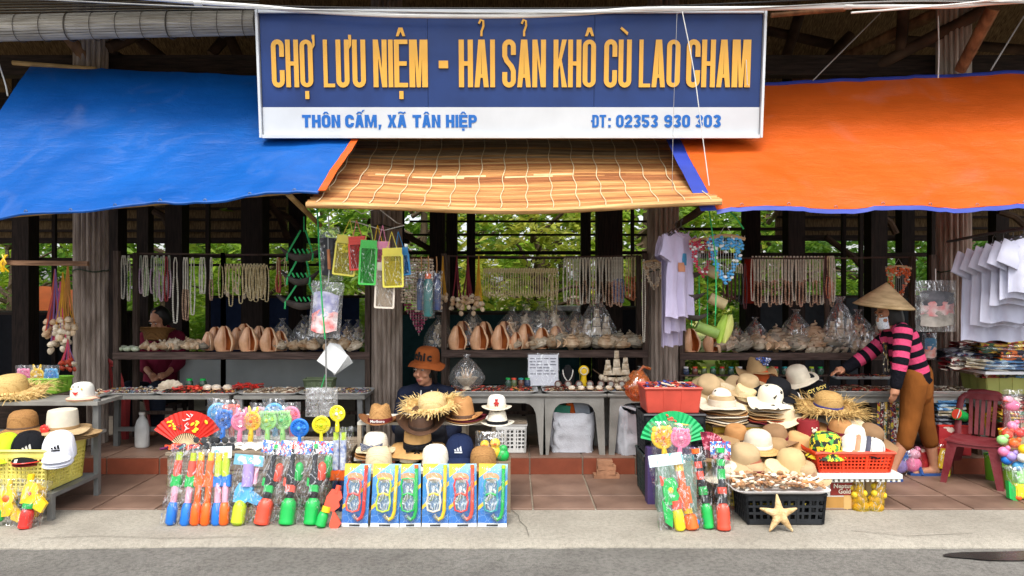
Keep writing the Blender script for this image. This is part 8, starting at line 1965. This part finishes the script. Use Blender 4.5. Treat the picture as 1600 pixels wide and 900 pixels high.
toy('lime and yellow toy truck parts bagged at the pavement edge', on(1597, .003, 5.2), [('body', Pc['yel2'], 'block', 0, .02, .09, .10), ('cab', Pc['lgreen'], 'block', .01, .12, .08, .08), ('wheel', Pc['orange'], 'ball', -.03, .0, .05, .05), ('wheel', Pc['orange'], 'ball', .03, .0, .05, .05), ('wing', Pc['green'], 'grip', -.09, .02, .07, .12)], .19, .24, .08, (R(-6),0,0), None, 61)
toy('pink toy animal in a bag behind the chair back', on(1582, .56, 5.62), [('body', Pc['pink'], 'ball', 0, 0, .10, .09), ('head', Pc['palepink'], 'ball', -.03, .06, .07, .06), ('snout', Pc['coral'], 'ball', -.05, .07, .03, .025)], .16, .17, .07, (0,0,0), None, 62)
# strings of bracelets hung on the table edge beside the woman
for i in range(7):
    m = spots(*(('#2c3a6a', '#d8c23a', '#b0402c'), ('#8a2026', '#e8ded0', '#2a1a2a'), ('#2f6a4a', '#e8e0d0', '#c9a23a'), ('#5a3a2c', '#c9a878', '#2a1f1a'))[i % 4], 60, .4)
    o = MB().sheet(lambda u, v, i=i: (W(1371+5*i+4*u, 0, 5.96).x, 5.955+.01*math.sin(3*v+i), W(0, 628+62*(1-v), 5.96).z), 1, 8, .006).build('bracelet_strip', m); tag(o, 'hanging strip of woven bracelets at the table edge beside the woman', 'bracelets', 'bracelet strips on the table edge')
for px, z, c1, c2, nm in ((1385,.02,'teal','pink','teal and pink'), (1404,.02,'purple','blue','purple and blue'), (1428,.03,'pink','palepink','pink'), (1352,.03,'green','lime','green')):
    toy(nm+' soft toy in a clear bag on the floor by the table', on(px, z, 5.9), [('body', Pc[c1], 'ball', 0, 0, .13, .12), ('head', Pc[c2], 'ball', .02, .10, .09, .08), ('ear', Pc[c1], 'ball', -.02, .16, .03, .04), ('ear', Pc[c1], 'ball', .05, .16, .03, .04)], .18, .21, .09, (R(-5),R(rnd(-10,10)),0), None, px)
pile_box('red patterned carton on the floor behind the woman', 1452, 5.98, .26, .1, .20, spots('#a8242a', '#c23a34', '#e0c8b8', 30, .8)); toy('yellow toy gun bagged behind the sandals', on(1474, .005, 5.86), [('body', Pc['yellow'], 'body', 0, .06, .07, .16), ('tank', Pc['yel2'], 'tankup', .02, 0, .05, .09)], .12, .25, .05, (R(-8),R(8),0), None, 66)
pile_box('dark carton standing in the gloom under the reaching arm', 1322, 6.3, .34, .2, .36, M('#2a2622', .8), .143)
# ================================================================ PEOPLE
SKIN = M('#b98568', .5, .06, 10, .1, 200, spec=.35, sss=.08, c2='#a87458'); HAIR = M('#120f0e', .45, .2, 30, spec=.4); LIP = M('#a05a50', .4)
def limb(mb, pts, rs, n=12, sq=None):
    P = [Vector(p) for p in pts]; Q = []; q = []
    for i in range(len(P)-1):
        for k in range(4): Q.append(P[i].lerp(P[i+1], k/4)); q.append(rs[i]+(rs[i+1]-rs[i])*k/4)
    Q.append(P[-1]); q.append(rs[-1]); mb.tube(Q, q, n, sq=sq); mb.ell(P[0], (rs[0],)*3, n, 8); mb.ell(P[-1], (rs[-1],)*3, n, 8)
    for p, r_ in zip(P[1:-1], rs[1:-1]): mb.ell(p, (r_,)*3, n, 8)
def hand(mb, wr, d, nrm, s=1.0, curl=.5):
    """palm, four fingers and a thumb at the wrist wr, pointing along d, palm facing nrm"""
    d = Vector(d).normalized(); nrm = Vector(nrm); nrm = (nrm-d*nrm.dot(d)).normalized(); sd_ = d.cross(nrm)
    wr = Vector(wr); mb.tube([wr-d*.01, wr+d*.03*s, wr+d*.075*s], [.024*s, .034*s, .036*s], 10, sq=(1, .5) if abs(sd_.z) > .5 else None)
    for k in range(4):
        b = wr+d*.075*s+sd_*(.026-.0175*k)*s; L_ = (.062,.072,.068,.052)[k]*s
        p1 = b+d*L_*.45+nrm*L_*.1*curl; p2 = p1+d*L_*.32+nrm*L_*.34*curl; p3 = p2+d*L_*.2+nrm*L_*.4*curl
        mb.tube([b-d*.02, b, p1, p2, p3], [.009*s,.0095*s,.009*s,.008*s,.0065*s], 7); mb.ell(p3, (.0065*s,)*3, 7, 5)
    b = wr+d*.025*s+sd_*.026*s; p1 = b+sd_*.022*s+d*.025*s+nrm*.01; p2 = p1+d*.028*s+nrm*.012*s
    mb.tube([b, p1, p2], [.012*s,.0105*s,.008*s], 7); mb.ell(p2, (.008*s,)*3, 7, 5)
def head_into(mb, T):
    o = mb.T; mb.T = T
    mb.ell((0,.01,.02), (.074,.092,.098), 16, 12); mb.ell((0,-.028,-.055), (.056,.056,.056), 14, 10); mb.ell((0,-.06,-.088), (.026,.024,.020), 10, 8)
    mb.tube([(0,-.082,.018), (0,-.094,-.008), (0,-.104,-.026)], [.009,.011,.014], 8); mb.ell((0,-.098,-.028), (.017,.012,.010), 8, 6)
    for s_ in (-1, 1): mb.ell((s_*.076,.012,-.004), (.010,.020,.030), 8, 6); mb.ell((s_*.038,-.066,-.025), (.026,.022,.022), 8, 6); mb.ell((s_*.03,-.078,.040), (.026,.012,.010), 8, 6)
    mb.ell((0,-.083,-.058), (.024,.012,.012), 8, 6); mb.T = o
def face_parts(t, T, par=None):
    for s_ in (-1, 1):
        MB(T).ell((s_*.031,-.0835,.018), (.0135,.006,.0062), 10, 6).build('eye', M('#d8d0c8', .2, spec=.6), t); MB(T).ell((s_*.031,-.089,.018), (.006,.0025,.006), 8, 6).build('iris', M('#16100c', .15, spec=.7), t)
        MB(T).tube([(s_*.015,-.090,.040), (s_*.032,-.0905,.046), (s_*.05,-.082,.040)], [.003,.0042,.002], 6).build('eyebrow', HAIR, t)
    MB(T).tube([(-.022,-.092,-.058), (-.008,-.099,-.054), (0,-.098,-.056), (.008,-.099,-.054), (.022,-.092,-.058)], [.002,.0045,.004,.0045,.002], 6).build('upper_lip', LIP, t); MB(T).tube([(-.018,-.092,-.063), (0,-.097,-.067), (.018,-.092,-.063)], [.002,.0055,.002], 6).build('lower_lip', LIP, t)
def skin_on(name, mb, voxel, m, t, it=4): me = mod_mesh(mb, voxel, it); me.materials.append(m); return link(name, me, t)
def attr_line(o, segs):
    """write along-the-limb distance on each vertex, for knitted stripes"""
    me = o.data; at = me.attributes.new('along', 'FLOAT', 'POINT'); S_ = [(Vector(a), Vector(b), off, w) for a, b, off, w in segs]; vals = []
    for v in me.vertices:
        best = (1e9, 0)
        for a, b, off, w in S_:
            ab = b-a; k = max(-.3, min(1.3, (v.co-a).dot(ab)/ab.length_squared)); d = (v.co-(a+ab*max(0, min(1, k)))).length/w
            if d < best[0]: best = (d, off+k*ab.length)
        vals.append(best[1])
    at.data.foreach_set('value', vals)
def stripe_mat():
    m, nt, N, L, b = nodes_of('striped_knit'); b.inputs['Roughness'].default_value = .9; b.inputs['Specular IOR Level'].default_value = .1
    a = N.new('ShaderNodeAttribute'); a.attribute_name = 'along'
    f = N.new('ShaderNodeMath'); f.operation = 'PINGPONG'; f.inputs[1].default_value = .046; L.new(a.outputs['Fac'], f.inputs[0])
    g = N.new('ShaderNodeMath'); g.operation = 'GREATER_THAN'; g.inputs[1].default_value = .022; L.new(f.outputs[0], g.inputs[0])
    h = N.new('ShaderNodeMath'); h.operation = 'GREATER_THAN'; h.inputs[1].default_value = .075; L.new(a.outputs['Fac'], h.inputs[0])
    k = N.new('ShaderNodeMath'); k.operation = 'MULTIPLY'; L.new(g.outputs[0], k.inputs[0]); L.new(h.outputs[0], k.inputs[1])
    mx = N.new('ShaderNodeMix'); mx.data_type = 'RGBA'; mx.inputs[6].default_value = (*lin('#15151c'), 1); mx.inputs[7].default_value = (*lin('#cf4a72'), 1); L.new(k.outputs[0], mx.inputs['Factor']); L.new(mx.outputs[2], b.inputs['Base Color'])
    nz = N.new('ShaderNodeTexNoise'); nz.inputs['Scale'].default_value = 26; nz.inputs['Detail'].default_value = 8; bp = N.new('ShaderNodeBump'); bp.inputs['Strength'].default_value = .8; bp.inputs['Distance'].default_value = .012; L.new(nz.outputs['Fac'], bp.inputs['Height']); L.new(bp.outputs['Normal'], b.inputs['Normal'])
    return m
# --- stooping woman in the conical hat
YW = 5.80
o0 = Vector((W(1420, 0, YW).x, YW, .006))
per = thing('person', 'person in a conical hat and pink striped sweater reaching over the table', 'person', o0)
def q(px, py, dy=0): p = W(px, py, YW+dy)-o0; return p
hipL, hipR = q(1428,600,-.07), q(1436,600,.08); neck = q(1399,512,.02); chest = q(1410,535,.01); waist = q(1426,580,.01)
shN, shF = q(1411,520,-.15), q(1396,520,.15)
eN, wN = q(1407,566,-.20), q(1400,602,-.20); eF, wF = q(1358,552,.17), q(1320,577,.17)
kN, aN = q(1420,655,-.07), q(1394,734,-.08); kF, aF = q(1444,655,.09), q(1459,729,.10)
b = MB(); Th = Matrix.Translation(q(1388,492,.02)) @ Euler((R(14),0,R(-80))).to_matrix().to_4x4(); head_into(b, Th)
limb(b, [q(1392,500,.02), neck, chest], [.05,.052,.075]); limb(b, [chest, waist, (hipL+hipR)/2], [.10,.10,.11])
for s_, e_, w_ in ((shN, eN, wN), (shF, eF, wF)): limb(b, [s_, e_, w_], [.045,.036,.024])
hand(b, wN, q(1396,622,-.20)-wN, (-.3,1,0), .95, .5); hand(b, wF, q(1300,582,.15)-wF, (0,-.2,-1), .95, .45)
for h_, k_2, a_ in ((hipL, kN, aN), (hipR, kF, aF)):
    mid = k_2.lerp(a_, .38)+Vector((.018,0,0)); limb(b, [h_, k_2, mid, a_], [.075,.052,.050,.031]); ft = Vector((a_.x, a_.y, .035))
    limb(b, [a_, ft+Vector((.02,0,.0)), ft+Vector((-.10,0,-.006)), ft+Vector((-.16,-.005,-.014))], [.033,.032,.030,.018])
    for k in range(5): b.ell(ft+Vector((-.165+.006*abs(k-1.5), -.03+.015*k, -.018)), (.018,.008,.009), 7, 5)
skin_on('body', b, .0075, SKIN, per, 3)
face_parts(per, Th)
MB(Th).sheet(lambda u, v: (.062*math.sin((u-.5)*2.6), -.106*math.cos((u-.5)*2.0)*(.82+.18*math.sin(PI*(.2+.7*v)))+.0, -.092+.092*v), 12, 8, .002).build('face_mask', spots('#dfe6ee', '#e8eef4', '#7f9ab8', 150, .7), per)
MB(Th).lathe([(.083,-.075),(.088,.0),(.080,.07),(.05,.112),(.0005,.124)], 20, (0,.022,0), cap=False).build('hair', HAIR, per); limb_h = MB(Th); limb_h.ell((0,.085,-.045), (.045,.04,.06), 10, 8); limb_h.build('hair_bun', HAIR, per)
w_ = MB(); limb(w_, [neck+Vector((.012,0,-.02)), chest, q(1414,556,.0), waist+Vector((-.005,0,.0)), q(1430,592,0)], [.070,.115,.122,.122,.126], 16)
for y_ in (-.10, .10): limb(w_, [chest+Vector((0,y_,.05)), waist+Vector((0,y_*.8,0)), q(1431,592,y_*.7)], [.07,.085,.09])
limb(w_, [neck+Vector((.02,-.04,-.02)), shN], [.07,.072]); limb(w_, [neck+Vector((0,.04,-.02)), shF], [.07,.07])
limb(w_, [shN, eN, wN], [.070,.058,.044]); limb(w_, [shF, eF, wF+(eF-wF)*.06], [.07,.060,.046])
sw = skin_on('sweater', w_, .010, stripe_mat(), per, 5)
hemp = q(1434,604,0); attr_line(sw, [(hemp, neck, 0, 1.7), (wN, eN, .0, .75), (eN, shN, (eN-wN).length, .75), (wF, eF, .0, .75), (eF, shF, (eF-wF).length, .75)])
tr_ = MB(); TRO = M('#7d4a20', .9, .18, 7, 1.0, 16, spec=.1, stretch=(1,1,.6))
limb(tr_, [hipL+Vector((0,0,.05)), hipL, kN+Vector((.01,0,0)), q(1414,692,-.075)], [.095,.098,.075,.064], 14); limb(tr_, [hipR+Vector((0,0,.05)), hipR, kF, q(1453,690,.095)], [.095,.098,.074,.062], 14); limb(tr_, [q(1432,585,0), q(1434,612,0)], [.118,.112], 14)
skin_on('trousers', tr_, .011, TRO, per, 5)
MB().sheet(lambda u, v: q(1388+10*u, 535+50*(1-v), -.10+.18*u) + Vector((-.035,0,0)), 6, 10, .006).build('blouse_front', spots('#17181c', '#c9a83a', '#d8d0b0', 40, .7, .8, '#17181c'), per)
SLP = M('#2c4f8c', .5, .1)
for a_ in (aN, aF):
    f0 = Vector((a_.x-.065, a_.y, 0)); MB().sheet(lambda u, v: f0+Vector(((u-.5)*.27, (v-.5)*.095*(1-.35*abs(2*u-1)**3), .004)), 12, 6, -.018).build('slipper_sole', SLP, per)
    MB().tube([f0+Vector((-.05,-.046,.012)), f0+Vector((-.055,-.02,.062)), f0+Vector((-.055,.02,.062)), f0+Vector((-.05,.046,.012))], .014, 6, sq=(1.8,.5) if False else None).build('slipper_strap', SLP, per)
# conical palm-leaf hat
hc = q(1381, 478, .01); ht = thing('conical_hat', 'pale conical palm leaf hat worn by the stooping person', 'hat', o0+hc, (R(6), R(4), 0))
PALM = M('#b9a27c', .75, .18, 9, .4, 120, spec=.2, c2='#9c8660', stretch=(1,1,4)); CH = .185; CR = .222
MB().lathe([(CR,0),(CR*.75,CH*.262),(CR*.5,CH*.52),(CR*.25,CH*.77),(.006,CH*.995),(.0005,CH)], 44, cap=False).build('cone', PALM, ht); MB().lathe([(CR*.985,-.002),(CR*.5,CH*.5),(.004,CH*.97)], 32, cap=False).build('lining', M('#9a845c', .8), ht)
for k in range(9): z = k/9.5; rr = CR*(1-z)+.0012; MB().tube([(rr*math.cos(j*PI/18), rr*math.sin(j*PI/18), CH*z) for j in range(36)], .0032 if k == 0 else .0014, 4, True).build('hoop', M('#8c744c', .7), ht)
# --- seated girl in the orange bucket hat
o1 = Vector((W(665, 0, 6.0).x, 6.0, .141)); p2_ = thing('person', 'person in a navy hooded jacket sitting behind the hat rack', 'person', o1)
def q1(px, py, dy=0): return W(px, py, 6.0+dy)-o1
b = MB(); Th = Matrix.Translation(q1(664,578,0)) @ Euler((R(6),0,R(-26))).to_matrix().to_4x4(); Th = Th @ Matrix.Diagonal((1.06,1.06,1.06,1)); head_into(b, Th)
nk = q1(666,602,.02); limb(b, [q1(666,590,.01), nk, q1(667,625,.04)], [.048,.05,.09]); limb(b, [q1(667,625,.04), q1(667,690,.05)], [.11,.12])
for s_ in (-1, 1):
    sh_, el, wr_ = q1(667+s_*33,616,.03), q1(667+s_*44,668,-.05), q1(667+s_*18,690,-.24); limb(b, [sh_, el, wr_], [.045,.036,.025]); hand(b, wr_, (-s_*.5,-.8,-.1), (0,0,-1), .9, .6)
    hp_, kn_ = q1(667+s_*16,700,.05), Vector((s_*.12,-.34,.26)); limb(b, [hp_, kn_, Vector((s_*.13,-.36,-.06))], [.08,.06,.036]); limb(b, [Vector((s_*.13,-.36,-.09)), Vector((s_*.14,-.46,-.11))], [.03,.024])
skin_on('body', b, .0075, SKIN, p2_, 3); face_parts(p2_, Th)
hd = MB(); NVH = M('#1d2233', .9, .2, 8, 1.0, 18, spec=.1)
limb(hd, [q1(666,612,.05), q1(667,640,.04), q1(667,700,.05)], [.10,.145,.16], 16)
for s_ in (-1, 1):
    sh_, el, wr_ = q1(667+s_*33,617,.03), q1(667+s_*44,668,-.05), q1(667+s_*20,688,-.20); limb(hd, [q1(667,612,.05), sh_, el, wr_], [.09,.075,.062,.045])
hd.ell(q1(668,606,.11), (.12,.07,.07), 12, 8); skin_on('hooded_jacket', hd, .011, NVH, p2_, 5)
ho = MB(); ho.tube([q1(666,604,.03)+Vector((.085*math.sin(a*PI/8), -.085*math.cos(a*PI/8)+.03, .012*math.cos(a*PI/8)*-1)) for a in range(16)], .026, 8, True); ho.build('hood', NVH, p2_)
for s_ in (-1, 1): MB().tube([q1(666+s_*8,610,-.09), q1(666+s_*10,630,-.125), q1(666+s_*9,652,-.13)], .005, 5).build('drawstring', WC, p2_)
MB(Th).lathe([(.080,-.055),(.086,.0),(.082,.05),(.06,.10),(.0005,.118)], 20, (0,.028,.0), cap=False, sx=.96).build('hair', HAIR, p2_)
for s_ in (-1, 1): MB(Th).tube([(s_*.074,-.012,.05), (s_*.083,.0,-.03), (s_*.078,.02,-.10)], [.02,.022,.012], 8).build('hair_lock', HAIR, p2_)
tj = MB(); 
for s_ in (-1, 1): limb(tj, [q1(667+s_*16,700,.05), Vector((s_*.12,-.34,.26)), Vector((s_*.13,-.36,-.02))], [.105,.082,.062])
skin_on('trousers', tj, .012, cloth('#23242a'), p2_, 4)
stl = thing('low_stool', 'low stool under the seated person behind the rack', 'stool', (o1.x, 6.1, .142)); MB().box(0, 0, .05, .3, .26, .02).build('seat', M('#6a2a2a', .5), stl, False)
for sx in (-1, 1):
    for sy in (-1, 1): MB().box(sx*.12, sy*.1, 0, .03, .03, .05).build('leg', M('#6a2a2a', .5), stl, False)
HB = cloth('#8f4c24', .1); hb = hat('orange bucket hat with large black letters worn by the seated person', o1+Th.translation+Vector((.012,.012,.020)), .150, .102, .125, 'round', HB, None, HB, droop=.72, wave=.010, rot=(R(4),R(6),R(-14)), sy=1.08)
for i, (c, an) in enumerate((('c', -34), ('h', -8), ('i', 12), ('c', 34))):
    me = font_mesh(c, .088, .002, M('#17120f', .85), .004); a = R(an-4); link('lettering', me, hb, (.1075*math.sin(a), -.1075*1.08*math.cos(a), .075), (R(82), 0, a))
# --- woman working behind the first rack
o2 = Vector((W(250, 0, 7.2).x, 7.2, .141)); p3_ = thing('person', 'person in a dark red top bending over a woven basket behind the rack', 'person', o2)
def q2(px, py, dy=0): return W(px, py, 7.2+dy)-o2
b = MB(); Th = Matrix.Translation(q2(250,500,-.05)) @ Euler((R(34),0,R(-22))).to_matrix().to_4x4(); head_into(b, Th)
limb(b, [q2(252,510,0), q2(254,525,.05), q2(252,560,.08), q2(250,610,.1)], [.05,.09,.115,.12]); 
for s_ in (-1, 1):
    sh_, el, wr_ = q2(253+s_*24,528,.05), q2(250+s_*30,566,-.04), q2(248+s_*12,585,-.22); limb(b, [sh_, el, wr_], [.045,.036,.026]); hand(b, wr_, (-s_*.6,-.7,-.2), (0,0,-1), .95, .7)
    limb(b, [q2(250+s_*14,614,.08), Vector((s_*.13,-.32,.42)), Vector((s_*.13,-.32,.06))], [.085,.06,.04]); limb(b, [Vector((s_*.13,-.32,.04)), Vector((s_*.14,-.44,.03))], [.034,.026])
skin_on('body', b, .009, SKIN, p3_, 3); face_parts(p3_, Th)
MB(Th).lathe([(.084,-.05),(.090,.0),(.085,.06),(.062,.106),(.0005,.124)], 20, (0,.030,.0), cap=False).build('hair', HAIR, p3_)
cl_ = MB(); limb(cl_, [q2(253,522,.05), q2(252,560,.08), q2(250,612,.1)], [.11,.15,.16], 14)
for s_ in (-1, 1): limb(cl_, [q2(253,524,.06), q2(253+s_*24,528,.05), q2(250+s_*30,566,-.04), q2(249+s_*22,576,-.12)], [.09,.078,.062,.05])
skin_on('blouse', cl_, .012, cloth('#6a1c30', .12), p3_, 4); tj = MB()
for s_ in (-1, 1): limb(tj, [q2(250+s_*14,614,.08), Vector((s_*.13,-.32,.42)), Vector((s_*.13,-.32,.1))], [.11,.082,.06])
skin_on('trousers', tj, .014, cloth('#1f2430'), p3_, 4)
sx_ = thing('low_stool', 'stool under the person with the woven basket', 'stool', (o2.x, 7.34, .142)); MB().box(0, 0, .22, .32, .28, .02).build('seat', DARKX, sx_, False)
for sx in (-1, 1):
    for sy in (-1, 1): MB().box(sx*.13, sy*.11, 0, .03, .03, .22).build('leg', DARK, sx_, False)
bk = thing('woven_basket', 'shallow woven basket held before the dark red blouse', 'basket', o2+q2(243,532,-.26), (R(-8),0,0)); BW = weave('#8a6236', '#5a3e20')
MB().lathe([(.09,0),(.10,.004),(.115,.07),(.165,.105),(.172,.11),(.16,.108),(.11,.075),(.09,.01)], 30, sy=.8).build('bowl', BW, bk); MB().tube([(.172*math.cos(j*PI/16), .138*math.sin(j*PI/16), .11) for j in range(32)], .006, 5, True).build('rim', BW, bk)
